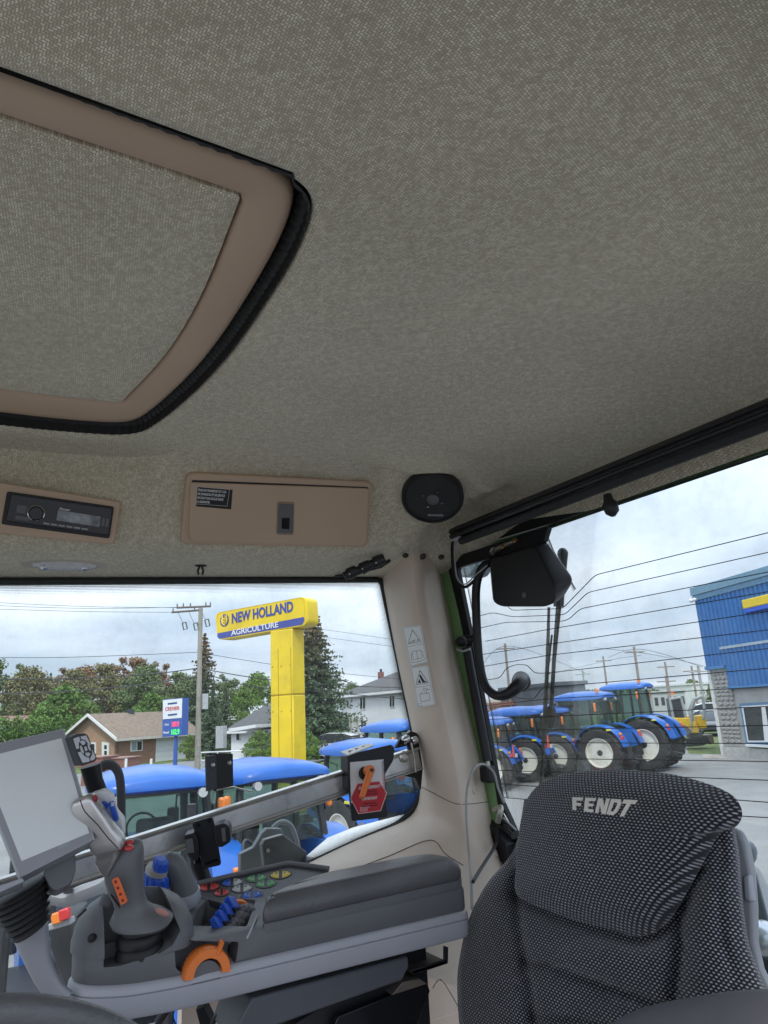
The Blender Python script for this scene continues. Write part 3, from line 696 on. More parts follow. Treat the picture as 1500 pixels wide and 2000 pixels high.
# black release clips at the top of the side window
t = thing('hinge', 'black window hinge with three round bolts at the top corner of the side glass', 'hinge', WX(705, 1105, 1.40))
for x, y, l in ((686, 1119, 15), (711, 1109, 16), (738, 1097, 19)):
    a, b = WD(x-l*.9, y+7, 1.47), WD(x+l*.7, y-6, 1.47); mb = MB(); mb.tube([a, lin(a, b, .3), lin(a, b, .32), b], [.0095, .0095, .013, .0115], 14); hb_ = build(mb, 'hinge_barrel', BLACK, t)
    mb = MB(); mb.ell(lin(a, b, .45) - FWD*.0128, RGT*.002, UPV*.002, FWD*.0015, 8, 5); build(mb, 'bolt', STEEL, hb_)
mb = MB(); mb.tube([WX(655, 1126, 1.41), WD(700, 1119, 1.54), WD(745, 1106, 1.53), WD(762, 1094, 1.52)], .004, 6); build(mb, 'hinge_rod', BLACK, t)
for i, (x, y, r_) in enumerate(((792, 1085, 10), (826, 1087, 22), (862, 1088, 14))):
    c = WD(x, y, 1.50); mb = MB(); mb.ell(c, V((.012*r_/12, -.007*r_/12, 0)), V((.004, .006, 0)), V((0, 0, .005)), 12, 6)
    tag(build(mb, 'rubber_grommet', RUBBER), ['small leftmost black rubber grommet above the pillar top', 'wide oval black rubber grommet in the middle above the pillar top', 'black rubber grommet above the pillar top, next to the cable'][i], 'grommet', 'rubber grommets above the pillar')

# ------------------------------------------------------------------ roller blind
YB = -.92; KB = .925
t = thing('roller_blind', 'rolled up black sun blind in a long housing above the rear window', 'sun blind', V((.8, YB, EYE.z+.39)))
def xprism(mb, prof_, x0, x1): mb.loft([[V((x0, y*KB, EYE.z+h*KB)) for y, h in prof_], [V((x1, y*KB, EYE.z+h*KB)) for y, h in prof_]])
x1_ = WY(884, 1040, -.985*KB).x
mb = MB(); xprism(mb, [(-1.045, .425), (-1.0, .420), (-.985, .413), (-.979, .404), (-.985, .400), (-.980, .395), (-.984, .388), (-1.045, .388)], .13, x1_+.01); build(mb, 'blind_housing', BLACK, t, bevel=.0015)
mb = MB(); xprism(mb, [(-.984, .398), (-.978, .397), (-.977, .394), (-.984, .392)], .13, x1_); build(mb, 'guide_rail', GLOSSB, t, bevel=.001)
cy, ch = -.995*KB, .378*KB
mb = MB(); mb.cyl(V((.14, cy, EYE.z+ch)), V((WY(900, 1048, cy).x, cy, EYE.z+ch)), .0085, n=16); build(mb, 'blind_roll', mat('blind_cloth', (.02, .02, .022), .75, bs=.3, bscale=900), t)
mb = MB(); a = WY(889, 1051, cy); b = WY(902, 1046, cy); mb.cyl(a, b, .007, n=12); build(mb, 'roll_end', LGREY, t)
for xx in (.30, .75, 1.18):
    mb = MB(); mb.tube([(xx, -.95, EYE.z+.370), (xx, -1.045, EYE.z+.415)], .004, 6); build(mb, 'mounting_bracket', BLACK, t)
kc = WY(1191, 986, -.985*KB)
mb = MB(); mb.tube([WY(1186, 966, -.985*KB), WY(1189, 978, -.985*KB), kc, WY(1196, 1000, -.985*KB), WY(1198, 1008, -.985*KB)], [.007, .0085, .0135, .0115, .004], 14); build(mb, 'pull_knob', BLACK, t, smooth=60)

# ------------------------------------------------------------------ rear wiper motor cover, bracket, grab handle, strut, cables
def wy(pts, Y): return [WY(x, y, Y) for x, y in pts]
t = thing('wiper_motor_cover', 'black wiper motor cover box high in the corner of the rear window', 'wiper motor', WY(1035, 1120, -1.0))
f0 = rnd([(957, 1092), (1046, 1066), (1086, 1150), (1082, 1180), (1062, 1184), (980, 1184), (964, 1176)], [10, 10, 20, 14, 8, 14, 10], 5)
b0 = rnd([(955, 1092), (1066, 1056), (1121, 1132), (1098, 1170), (1066, 1185), (980, 1185), (963, 1176)], [10, 10, 14, 16, 8, 14, 10], 5)
mb = MB(); mb.loft([[WY(p.x, p.y, -1.055) for p in b0], [WY(p.x, p.y, -1.02) for p in b0], [WY(lin(p.x, q.x, .75), lin(p.y, q.y, .75), -.985) for p, q in zip(b0, f0)], [WY(p.x, p.y, -.975) for p in f0]])
mc = build(mb, 'cover', BLACK, t, smooth=35, bevel=.003)
mb = MB(); a = WY(1024, 1162, -.974); mb.lathe(a, V((0, 1, 0)), [(.0062, -.003), (.006, .001), (.0045, .002), (.0005, .0012)], 14); build(mb, 'screw', DGREY, mc)
g = MB(); g.prism(wy([(950, 1075), (1062, 1038), (1070, 1058), (955, 1096)], -1.052), V((0, .03, 0))); build(g, 'mounting_plate', BLACK, t, bevel=.002)
mb = MB(); mb.tube(wy([(962, 1078), (985, 1066), (1010, 1055)], -1.012), [.0075, .006, .004], 10); build(mb, 'mounting_bolt', STEEL, t)
for x, y in ((984, 1068), (1008, 1056)):
    mb = MB(); mb.lathe(WY(x, y, -1.010), V((0, 1, 0)), [(.006, 0), (.006, .006), (.003, .007)], 6); build(mb, 'nut', mat('brass', (.5, .33, .16), .35, .9), t)
mb = MB(); mb.tube(wy([(963, 1084), (958, 1078), (963, 1070)], -1.0), .003, 8); build(mb, 'coil_spring', STEEL, t)
# grab handle
hp_ = cat([WY(957, 1098, -1.0), WY(940, 1112, -.985), WY(930, 1150, -.975), WY(931, 1220, -.97), WY(936, 1290, -.97), WY(946, 1335, -.97), WY(966, 1357, -.975), WY(990, 1356, -.985), WY(1012, 1338, -1.005), WY(1018, 1328, -1.045)], 6)
rad = [.0095]*len(hp_)
for i in range(len(hp_)):
    k = len(hp_)-1-i
    if k < 16: rad[i] = .0095 + .0095*((16-k)/16)**1.3
t = thing('grab_handle', 'curved black tube handle with a flared foot on the rear window', 'handle', WY(945, 1250, -.98))
mb = MB(); mb.tube(hp_, rad, 14); build(mb, 'tube', BLACK, t, smooth=60)
mb = MB(); mb.cyl(WY(1018, 1332, -1.057), WY(1017, 1332, -1.035), .021, .019, 18); build(mb, 'foot_pad', RUBBER, t)
# gas strut of the rear window
t = thing('gas_strut', 'black gas strut running down between the pillar and the rear window', 'gas strut', WY(925, 1380, -.99))
mb = MB(); mb.cyl(WY(911, 1265, -.99), WY(952, 1487, -.99), .0105, n=14); build(mb, 'cylinder', BLACK, t)
mb = MB(); mb.cyl(WY(952, 1487, -.99), WY(956, 1510, -.99), .0045, n=10); build(mb, 'piston_rod', STEEL, t)
mb = MB(); mb.ell(WY(901, 1253, -.985), V((.016, 0, 0)), V((0, .014, 0)), V((0, 0, .012)), 14, 8); mb.cyl(WY(905, 1250, -.99), WY(935, 1246, -1.02), .010, n=12); build(mb, 'upper_joint', BLACK, t)
mb = MB(); mb.tube([WY(893, 1268, -.978), WY(904, 1272, -.976), WY(918, 1268, -.98)], .0028, 6); build(mb, 'cable_tie', LGREY, t)
mb = MB(); mb.box(WY(952, 1512, -.985), (.03, .022, .034)); build(mb, 'lower_joint', BLACK, t, bevel=.005, segs=3)
# lower hinge clutter of the rear window
t = thing('hinge', 'black lower hinge bracket of the rear window beside the seat', 'hinge', WY(985, 1620, -.99))
mb = MB(); mb.prism(wy([(966, 1598), (1010, 1645), (1012, 1690), (986, 1668), (972, 1640)], -1.02), V((0, .03, 0))); build(mb, 'bracket', BLACK, t, bevel=.003)
mb = MB(); mb.cyl(WY(980, 1605, -.985), WY(1006, 1630, -.985), .010, n=12); build(mb, 'barrel', GLOSSB, t)
mb = MB(); mb.prism(wy([(985, 1588), (1000, 1618), (994, 1604)], -.99), V((0, .003, 0))); build(mb, 'metal_tab', STEEL, t)
# cables
def cable(name, label, pts, r, mat_, rad=None):
    mb = MB(); mb.tube(cat(pts, 7), r, 7); return tag(build(mb, name, mat_, smooth=60), label, 'cable')
cable('power_cable', 'black looped cable hanging from the end of the roller blind', [WY(896, 1044, -.98), WY(886, 1050, -.975), WY(883, 1075, -.97), WY(886, 1120, -.965), WY(895, 1140, -.965), WY(910, 1146, -.965), WY(930, 1130, -.97), WY(950, 1108, -.985), WY(960, 1085, -1.0)], .0036, RUBBER)
cable('power_cable', 'thin cable with a pale stripe inside the black loop by the roller blind', [WY(889, 1058, -.968), WY(888, 1090, -.962), WY(893, 1128, -.96), WY(908, 1141, -.96), WY(930, 1122, -.965), WY(952, 1104, -.98)], .0016, LGREY)
GREYC = mat('grey_cable', (.34, .33, .31), .5)
cb1 = [WY(985, 1568, -.985), WY(973, 1540, -.98), WY(965, 1510, -.975), WY(950, 1495, -.97)]
cable('window_cable', 'grey cable arching from the rear window hinge down the beige pillar to the armrest', cb1 + [WD(935, 1494, 1.52), WD(922, 1508, 1.49), WD(912, 1545, 1.47), WD(911, 1600, 1.44), WD(917, 1680, 1.38), WD(921, 1740, 1.30), WD(922, 1775, 1.26)], .0026, GREYC)
cable('window_cable', 'dark cable from the hinge plug slanting down across the beige trim', [WY(973, 1600, -.97), WY(971, 1630, -.97), WY(968, 1650, -.965), WD(950, 1680, 1.45), WD(936, 1702, 1.38), WD(924, 1722, 1.28)], .0032, RUBBER)
mb = MB(); mb.tube(cat([WY(966, 1582, -.975), WY(978, 1577, -.97), WY(976, 1590, -.965), WY(973, 1606, -.965)], 5), .0058, 9); tag(build(mb, 'cable_plug', STEEL), 'metal cable plug clipped beside the lower rear window hinge', 'plug')
# screw caps on trim
for i, (x, y, lab) in enumerate(((925, 1543, 'round beige screw cap on the pillar just under the seam-free upper part'), (966, 1665, 'round beige screw cap low on the trim beside the seat'))):
    p_, n_2 = onto(PILB if i == 0 else TRIMB, x, y); mb = MB(); mb.lathe(p_, n_2, [(.0085, -.002), (.0082, .002), (.0072, .003), (.0018, .0032)], 20); o = build(mb, 'screw_cap', BEIGE); tag(o, ['round beige screw cap on the pillar inside the cable arch', 'round beige screw cap low on the trim beside the seat'][i], 'screw cap')
    mb = MB(); mb.lathe(p_, n_2, [(.0012, .001), (.0012, .0036)], 8); build(mb, 'slot', SEAM, o)

# ------------------------------------------------------------------ warning stickers on the pillar
STK = mat('sticker_white', (.80, .80, .78), .35, var=.03); INK = mat('sticker_ink', (.015, .015, .015), .5)
def sticker(quad, label, icons):
    c, n = fitplane([onto(PILB, *q)[0] for q in quad]); c = over(quad, c, n, .0016, lambda x, y: onto(PILB, x, y)[0])
    A, ux, uy = axes(quad, c, n); w, h = (A[1]-A[0]).length, (A[0]-A[3]).length
    mb = MB(); mb.prism([p - n*.0014 for p in (WP(*q, c, n) for q in quad)], n*.0016)
    o = tag(build(mb, 'warning_sticker', STK, bevel=.0002), label, 'sticker')
    def P2(u, v): return interp(quad, u, v)
    def at(u, v): return WP(*P2(u, v), c, n) + n*.0003
    def stroke(pts, r=.0004, name='icon_line', closed=False):
        m_ = MB(); q = [at(*x) for x in pts]; q = q + [q[0]] if closed else q; m_.tube(q, r, 4); build(m_, name, INK, o, smooth=0)
    def fill(pts, name='icon_shape'):
        m_ = MB(); m_.prism([at(*x) for x in pts], n*.0002); build(m_, name, INK, o, smooth=0)
    stroke([(.04, .02), (.96, .02), (.96, .98), (.04, .98)], .0003, 'border_line', True); stroke([(.04, .5), (.96, .5)], .0003, 'border_line')
    icons(stroke, fill); return o
def tri(stroke): stroke([(.5, .10), (.86, .43), (.14, .43)], .0007, 'warning_triangle', True)
def ic1(stroke, fill):
    tri(stroke)
    for u, v, s in ((.27, .40, .03), (.43, .39, .045), (.53, .37, .03), (.70, .38, .045)): fill([(u+s*math.cos(k*PI/3), v+s*.5*math.sin(k*PI/3)) for k in range(6)], 'spray_dot')
    for s in (-1, 1):
        stroke([(.5, .66), (.5+.06*s, .64), (.5+.25*s, .65), (.5+.25*s, .86), (.5+.06*s, .85), (.5, .87)], .0004, 'book_page'); stroke([(.5+.25*s, .69), (.5+.33*s, .70), (.5+.36*s, .92), (.5, .93)], .0004, 'book_cover')
    stroke([(.5, .66), (.5, .87)], .0004, 'book_spine')
def ic2(stroke, fill):
    tri(stroke); fill([(.40, .22), (.5, .20), (.64, .36), (.80, .41), (.52, .41)], 'hand_shape'); fill([(.26, .40), (.38, .30), (.44, .41)], 'hand_shape')
    stroke([(.25, .68), (.78, .68), (.78, .86), (.25, .86)], .0005, 'battery_outline', True); stroke([(.35, .68), (.35, .64)], .0008, 'terminal_post'); stroke([(.66, .68), (.66, .64)], .0008, 'terminal_post')
    stroke([(.52, .64), (.52, .54), (.86, .60)], .0004, 'key_line'); stroke([(.60, .62), (.76, .58)], .0005, 'key_line'); stroke([(.06, .90), (.24, .90), (.24, .97), (.06, .97)], .0003, 'code_box', True)
sticker([(786, 1225), (822, 1221), (835, 1293), (802, 1302)], 'white pictogram sticker with open book on the pillar, upper one', ic1)
sticker([(802, 1303), (836, 1300), (850, 1377), (816, 1383)], 'white pictogram sticker with battery on the pillar, lower one', ic2)

# ------------------------------------------------------------------ rail across the side window
XR = 1.36
t = thing('mounting_rail', 'long brushed aluminium rail slanting across the side window', 'rail', WX(450, 1590, XR))
def railpoly(y): return None
top = [(20, 1722), (240, 1640), (450, 1570), (680, 1496), (813, 1459)]; bot = [(20, 1790), (240, 1698), (450, 1622), (680, 1546), (822, 1502)]
mb = MB(); rws = []
a0, a1 = WX(*top[1], XR), WX(*top[-1], XR); b0, b1 = WX(*bot[1], XR), WX(*bot[-1], XR)
for s in (-.35, 1.0):
    A, B = lin(a0, a1, s), lin(b0, b1, s); hh = A-B; e = V((-.001, 0, 0))
    prof_ = [(1, 0), (1, .010), (.93, .012), (.90, .006), (.84, .005), (.80, .0035), (.20, .0035), (.16, .005), (.10, .006), (.07, .012), (0, .010), (0, 0), (-.0, -.012), (1, -.012)]
    rws.append([B + hh*u + V((-d, 0, 0)) for u, d in prof_])
mb.loft(rws); build(mb, 'rail', ALU, t, smooth=20)
rn = V((-1, 0, 0)); rx = (a1-a0).normalized(); ry = rn.cross(rx); ry = ry if ry.z > 0 else -ry
for i, (x, y) in enumerate(((641, 1516), (629, 1523))):
    mb = MB(); c = WX(x, y, XR-.004); r_ = .005 if i == 0 else .0015; mb.loft([[c + rx*math.cos(k*PI/8)*q + ry*math.sin(k*PI/8)*q + rn*.0004 for k in range(1, 16)] for q in (r_, r_*.8)], False); build(mb, 'stamp_mark', mat('stamp_ink', (.2, .2, .2), .6), t)
for i, (x, y) in enumerate(((575, 1541), (582, 1538), (590, 1534), (597, 1531), (569, 1543))):
    mb = MB(); c = WX(x, y, XR-.004); mb.tube([c, c+ry*.004+rx*.002, c+ry*.003-rx*.002], .0005, 4); build(mb, 'stamp_mark', mat('stamp_ink', (.2, .2, .2), .6), t)
# rail end: screw, hinge with chrome bolts
mb = MB(); mb.lathe(WX(789, 1478, XR-.004), rn, [(.012, 0), (.012, .002), (.010, .003), (.009, .001), (.006, .003), (.0005, .003)], 20); build(mb, 'end_bolt', STEEL, t)
mb = MB(); mb.prism([WX(x, y, XR+.006) for x, y, _ in rnd([(768, 1462), (780, 1440), (800, 1428), (812, 1432), (822, 1500), (818, 1545), (808, 1520), (765, 1510), (762, 1504), (800, 1494), (794, 1456)], 4)], V((-.008, 0, 0))); build(mb, 'end_bracket', BLACK, t, bevel=.001)
for x0, y0, x1b, y1 in ((787, 1447, 799, 1441), (804, 1448, 815, 1444)):
    mb = MB(); a, b = WX(x0, y0, XR-.012), WX(x1b, y1, XR-.012); mb.tube([a, lin(a, b, .2), lin(a, b, .8), b], [.006, .0085, .0085, .006], 14); build(mb, 'hinge_bolt', mat('chrome', (.7, .7, .7), .12, 1.0), t)
mb = MB(); mb.tube([WX(803, 1450, XR-.014), WX(808, 1475, XR-.014), WX(812, 1508, XR-.014)], .0025, 8); build(mb, 'hinge_pin', STEEL, t)

# latch bracket with warning card and orange handle
XB = 1.335
t = thing('latch_bracket', 'black metal bracket clamped on the rail with a steel top plate', 'bracket', WX(725, 1530, XB))
bp = rnd([(681, 1474), (765, 1454), (771, 1462), (768, 1486), (752, 1512), (757, 1596), (688, 1604), (682, 1545), (680, 1500)], 4)
mb = MB(); mb.prism([WX(p.x, p.y, XB) for p in bp], V((.004, 0, 0))); build(mb, 'back_plate', BLACK, t, bevel=.0008)
mb = MB(); mb.prism([WX(x, y, XB-.004) for x, y in ((679, 1477), (684, 1476), (684, 1545), (680, 1540))], V((.03, 0, 0))); build(mb, 'side_flange', BLACK, t, bevel=.0008)
fp = [WX(680, 1477, XB-.002), WX(722, 1461, XB-.002), WX(729, 1458, XB-.002), WX(729, 1455, XB+.006), WX(716, 1454, XB+.03), WX(665, 1470, XB+.03)]
mb = MB(); mb.prism(fp, V((0, 0, .0022))); tp = build(mb, 'top_plate', mat('raw_steel', (.52, .51, .47), .42, .35, var=.1), t, bevel=.0006)
for k in range(3):
    c = lin(lin(fp[0], fp[5], .5), lin(fp[2], fp[4], .5), .25+.27*k) + V((0, 0, .0026)); mb = MB(); mb.box(c, (.004, .010, .0008)); build(mb, 'slot', BLACK, tp)
# warning card
XC = XB-.0012
cq = [(683, 1488), (749, 1482), (753, 1540), (756, 1563), (686, 1572), (684, 1530)]
t = thing('warning_card', 'white card with red hexagon warning in French on the rail bracket', 'warning card', WX(720, 1540, XC))
mb = MB(); mb.prism([WX(x, y, XC) for x, y in ((683, 1489), (749, 1483), (753, 1560), (686, 1568))], V((.0006, 0, 0))); build(mb, 'card', WHITEP, t)
hexo = [(684, 1559), (698, 1530), (741, 1525), (756, 1549), (744, 1584), (700, 1590)]
mb = MB(); mb.prism([WX(x, y, XC-.0004) for x, y in hexo], V((.0006, 0, 0))); build(mb, 'hexagon_border', mat('pale_pink', (.75, .45, .45), .4), t)
cx = sum(p[0] for p in hexo)/6; cyy = sum(p[1] for p in hexo)/6
mb = MB(); mb.prism([WX(cx+(x-cx)*.95, cyy+(y-cyy)*.95, XC-.0008) for x, y in hexo], V((.0006, 0, 0))); build(mb, 'red_hexagon', mat('card_red', (.52, .018, .03), .4), t)
for k in range(13):
    y = 1487+k*4.6; x = 745.5+k*.27; mb = MB(); mb.prism([WX(x, y+1.6, XC-.0004), WX(x+3.6, y-1.0, XC-.0004), WX(x+3.6, y+1.2, XC-.0004), WX(x, y+3.8, XC-.0004)], V((.0006, 0, 0))); build(mb, 'stripe', mat('card_red', (.52, .018, .03), .4) if k > 4 else INK, t)
tx = V((0, -1, 0)); u_ = (WX(756, 1549, XC)-WX(684, 1557, XC)).normalized(); uu = V((0, 0, 1)); uu = (uu - u_*uu.dot(u_)).normalized()
SM = XC-.0012
for s, x, y, sz in (('AVERTISSEMENT!', 722, 1540, .0077), ('IMPORTANT', 722, 1562, .0072)): text(s, 'lettering', WHITEP, t, WX(x, y, SM), u_, uu, sz, .0003, .025, align='CENTER', sx=.86)
for s, x, y, sz in (('En positionnant la console', 719, 1547, .0042), ('Ne pas ouvrir sans appui', 722, 1552, .0042), ('relever lentement', 722, 1570, .0042), ('Bloquer avant de rouler', 722, 1575, .0042)):
    text(s, 'small_print', mat('print_dark_red', (.10, .01, .012), .5), t, WX(x, y, SM), u_, uu, sz, .0003, .02, align='CENTER', sx=.9)
for s, y in (('Emplacement', 1579.0), ('Fermeture', 1582.6), ('Ouverture', 1586)): text(s, 'small_print', mat('pale_pink', (.75, .45, .45), .4), t, WX(703, y, SM), u_, uu, .0045, .0003, .02, sx=.9)
# orange clamp lever
t = thing('clamp_lever', 'orange clamp lever with black knob in front of the warning card', 'lever', WX(716, 1520, XB-.02))
mb = MB(); mb.lathe(WX(711, 1510, XB-.002), rn, [(.0125, 0), (.013, .006), (.011, .010), (.004, .010), (.004, .018)], 20); build(mb, 'knob', BLACK, t)
mb = MB(); mb.tube(cat([WX(724, 1503, XB-.03), WX(719, 1520, XB-.034), WX(712, 1540, XB-.038), WX(706, 1559, XB-.042)], 5), [.0078]*4+[.0072]*4+[.0062]*4+[.0058]*3+[.004], 12); build(mb, 'lever', ORANGE, t, smooth=60)
mb = MB(); mb.cyl(WX(717, 1506, XB-.010), WX(724, 1504, XB-.036), .010, .0095, 16); build(mb, 'lever_hub', ORANGE, t, bevel=.002)
mb = MB(); mb.cyl(WX(726, 1504, XB-.034), WX(726.5, 1504, XB-.040), .0038, n=6); build(mb, 'screw', BLACK, t)

# twin plate bracket standing behind the rail, outside
XO = 1.40
t = thing('monitor_bracket', 'black upright two plate bracket with bolts standing behind the rail', 'bracket', WX(430, 1530, XO))
mb = MB(); mb.prism([WX(x, y, XO) for x, y in ((401, 1477), (422, 1475), (424, 1540), (403, 1546))], V((.004, 0, 0))); build(mb, 'upright_plate', mat('charcoal_steel', (.05, .055, .062), .45, .3), t, bevel=.0006)
mb = MB(); mb.prism([WX(x, y, XO+.018) for x, y in ((416, 1472), (455, 1472), (456, 1540), (418, 1546))], V((.004, 0, 0))); build(mb, 'upright_plate', BLACK, t, bevel=.0006)
for x, y in ((415, 1494), (447, 1490)):
    mb = MB(); mb.lathe(WX(x, y, XO if x < 430 else XO+.018), rn, [(.0042, 0), (.0042, .004), (.002, .006), (.002, .010)], 6); build(mb, 'bolt', STEEL, t)
mb = MB(); mb.prism([WX(470, 1590, XO), WX(506, 1586, XO), WX(507, 1618, XO), WX(470, 1622, XO)], V((.02, 0, 0))); build(mb, 'lower_box', BLACK, t, bevel=.001)
mb = MB(); mb.tube([WX(424, 1543, XO), WX(455, 1537, XO+.005), WX(492, 1546, XO+.005)], .0016, 5); build(mb, 'tie_rod', STEEL, t)

# ------------------------------------------------------------------ phone holder
t = thing('phone_holder', 'empty black phone holder with two side clamps above the armrest buttons', 'phone holder', WS(420, 1700, 1.21))
pn_ = (-FWD + UPV*.15 + RGT*.1).normalized(); pp_ = WS(410, 1640, 1.20)
def pp(px, dz): return [WP(q[0], q[1], pp_, pn_) + pn_*dz for q in px]
mb = MB(); mb.prism(pp(rnd([(374, 1607), (415, 1595), (424, 1640), (432, 1690), (396, 1698), (388, 1650)], 6), 0), -pn_*.006); bk = build(mb, 'back_plate', BLACK, t, bevel=.0012)
for x, y in ((387, 1612), (409, 1603)):
    mb = MB(); mb.lathe(WP(x, y, pp_, pn_), pn_, [(.004, 0), (.0038, .0006), (.0012, .0004)], 12); build(mb, 'screw_hole', GLOSSB, bk)
mb = MB(); mb.prism(pp(rnd([(399, 1684), (427, 1675), (428, 1681), (401, 1690)], 3), .0004), -pn_*.0003); build(mb, 'slot', GLOSSB, bk)
for side in (0, 1):
    q = rnd([(361, 1628), (382, 1623), (390, 1640), (391, 1672), (385, 1680), (368, 1668)], 4) if side == 0 else rnd([(418, 1610), (440, 1604), (450, 1612), (452, 1640), (434, 1652), (424, 1648)], 5)
    mb = MB(); mb.prism(pp(q, .012), -pn_*.03); cl = build(mb, 'side_clamp', BLACK, t, bevel=.002)
    q = [(365, 1636), (378, 1632), (382, 1660), (369, 1662)] if side == 0 else [(434, 1614), (441, 1612), (443, 1638), (437, 1640)]
    mb = MB(); mb.prism(pp(q, .0128), -pn_*.0005); build(mb, 'foam_pad', DGREY, cl)
mb = MB(); mb.tube([WS(382, 1668, 1.212), WS(388, 1690, 1.212), WS(400, 1720, 1.21), WS(405, 1745, 1.20)], [.012, .014, .012, .016], 12); build(mb, 'stem', BLACK, t)
mb = MB(); mb.tube([WS(382, 1662, 1.20), WS(386, 1684, 1.20)], .006, 10); build(mb, 'clamp_screw', GLOSSB, t)
# ------------------------------------------------------------------ driver's seat
SP0 = WY(1230, 1650, -.80); SN = V((0, .965, .26)).normalized()
seat = thing('driver_seat', 'black driver seat with dotted mesh fabric and white lettering on the headrest', 'seat', V((.76, -.62, 1.42)))
def SPt(x, y, h=0.0): return WP(x, y, SP0, SN) + SN*h
SE1 = V((0, 0, 1)).cross(SN).normalized(); SE2 = SN.cross(SE1)
def suv(p): return ((p-SP0).dot(SE1), (p-SP0).dot(SE2))
def dseg(x, y, pl):
    best = 1e9
    for (a, b), (c, d) in zip(pl, pl[1:]):
        vx, vy = c-a, d-b; t = max(0, min(1, ((x-a)*vx+(y-b)*vy)/(vx*vx+vy*vy))); best = min(best, math.hypot(x-a-vx*t, y-b-vy*t))
    return best
LB = [(1024, 1560), (1004, 1658), (950, 1727), (915, 1797), (897, 1875), (893, 1927), (898, 2010), (915, 2110), (960, 2260)]
RB = [(1420, 1560), (1430, 1625), (1437, 1670), (1443, 1753), (1454, 1835), (1470, 1883), (1493, 1944), (1520, 2010), (1545, 2110), (1570, 2260)]
def yint(pl, y):
    for (a, b), (c, d) in zip(pl, pl[1:]):
        if b <= y <= d: return lin(a, c, (y-b)/(d-b))
    return pl[-1][0]
cl_ = lambda pts: [(p.x, p.y) for p in cat([(x, y, 0) for x, y in pts], 5)]
SL = cl_([(1004, 1660), (1006, 1720), (1010, 1800), (1022, 1880), (1032, 1950), (1040, 2020), (1050, 2250)])
SR = cl_([(1374, 1690), (1333, 1765), (1326, 1850), (1318, 1920), (1310, 1980), (1305, 2050), (1300, 2250)])
CR = cl_([(1023, 1879), (1080, 1893), (1131, 1909), (1200, 1935), (1260, 1956), (1310, 1975)])
CR3 = cl_([(1040, 1985), (1110, 1992), (1200, 2012), (1300, 2040)])
CR2 = cl_([(1008, 1748), (1045, 1772), (1110, 1797), (1205, 1824), (1240, 1833), (1275, 1828), (1305, 1806), (1333, 1765)])
SEDGE = cl_([(1412, 1640), (1408, 1740), (1418, 1850), (1440, 1940), (1460, 2100)])
NB, MBr = 56, 60
vs, uv = [], []
for j in range(MBr+1):
    y = 1560 + (2260-1560)*j/MBr; xl, xr = yint(cl_(LB), y), yint(cl_(RB), y)
    for i in range(-4, NB+5):
        if i < 0: u = 0; back = -i
        elif i > NB: u = 1; back = i-NB
        else: u = i/NB; back = 0
        x = lin(xl, xr, u)
        hgt = .044*(1-abs(2*u-1)**5)
        d1, d2, d3, d4 = dseg(x, y, SL), dseg(x, y, SR), dseg(x, y, CR), dseg(x, y, SEDGE)
        hgt -= .016*math.exp(-(d1/8)**2) + .022*math.exp(-(d2/9)**2)*(1 if y > 1690 else 0) + .020*math.exp(-(d3/9)**2) + .007*math.exp(-(d4/5)**2) + .030*math.exp(-(dseg(x, y, CR2)/20)**2) + .018*math.exp(-(dseg(x, y, CR3)/10)**2)
        bol = 0
        if x > yint(SR, max(y, 1690)): bol = .020*min(1, (x-yint(SR, max(y, 1690)))/50)
        elif x < yint(SL, max(y, 1660)): bol = .014*min(1, (yint(SL, max(y, 1660))-x)/50)
        hgt += bol
        hgt += .018*math.exp(-((y-1850)/45)**2)*math.exp(-((x-1180)/140)**2)*0 + .010*math.sin((y-1840)/70*PI)*math.exp(-((x-1170)/120)**2)*(1 if 1840 < y < 1980 else 0)
        if y > 1985: hgt += .0
        p = WP(x, y, SP0+SN*hgt, SN)
        if back: p = SPt(x, y, 0) - SN*(.017*back) + (SPt(1180, y)-SPt(x, y)).normalized()*(.007*back*back)
        vs.append(p); q = suv(SPt(x, y)); uv.append((q[0] + (.020*back*(-1 if u == 0 else 1) if back else 0), q[1]))
W1 = NB+9
bkm = MB(); bkm.add(vs, [(j*W1+i, j*W1+i+1, (j+1)*W1+i+1, (j+1)*W1+i) for j in range(MBr) for i in range(W1-1)], uv)
build(bkm, 'backrest', SEATF, seat, smooth=180)
HO = [(1008, 1745), (1008, 1693), (1012, 1640), (1019, 1593), (1032, 1556), (1062, 1526), (1110, 1510), (1175, 1504), (1240, 1505), (1318, 1513), (1392, 1534), (1431, 1554), (1447, 1576), (1449, 1597), (1438, 1614), (1422, 1620), (1404, 1630), (1374, 1684), (1331, 1762), (1305, 1801), (1275, 1823), (1240, 1829), (1205, 1819), (1110, 1792), (1045, 1768)]
hop = cat([(x, y, 0) for x, y in HO], 4, True); hcx, hcy = 1215, 1655
hm = MB(); hrows = []; K_ = 16
def hpt(q, t, h): return WP(hcx+(q.x-hcx)*t, hcy+(q.y-hcy)*t, SP0+SN*h, SN)
hrows.append([hpt(q, .93, -.02) for q in hop]); hrows.append([hpt(q, .985, .015) for q in hop])
for k in range(K_+1):
    t = 1-(k/K_)**1.5 if k < K_ else .003
    hrows.append([hpt(q, t, .046+.040*(1-t**3.2)) for q in hop])
mm = len(hop); huv = []
for r_ in hrows: huv += [suv(p - SN*(p-SP0).dot(SN)) for p in r_]
for k in (0, 1):
    for j in range(mm):
        a_, c_ = V(huv[2*mm+j]), V(suv(SPt(hcx, hcy))); e_ = (a_-c_).normalized(); huv[k*mm+j] = tuple(a_ + e_*(.06 if k == 0 else .024))
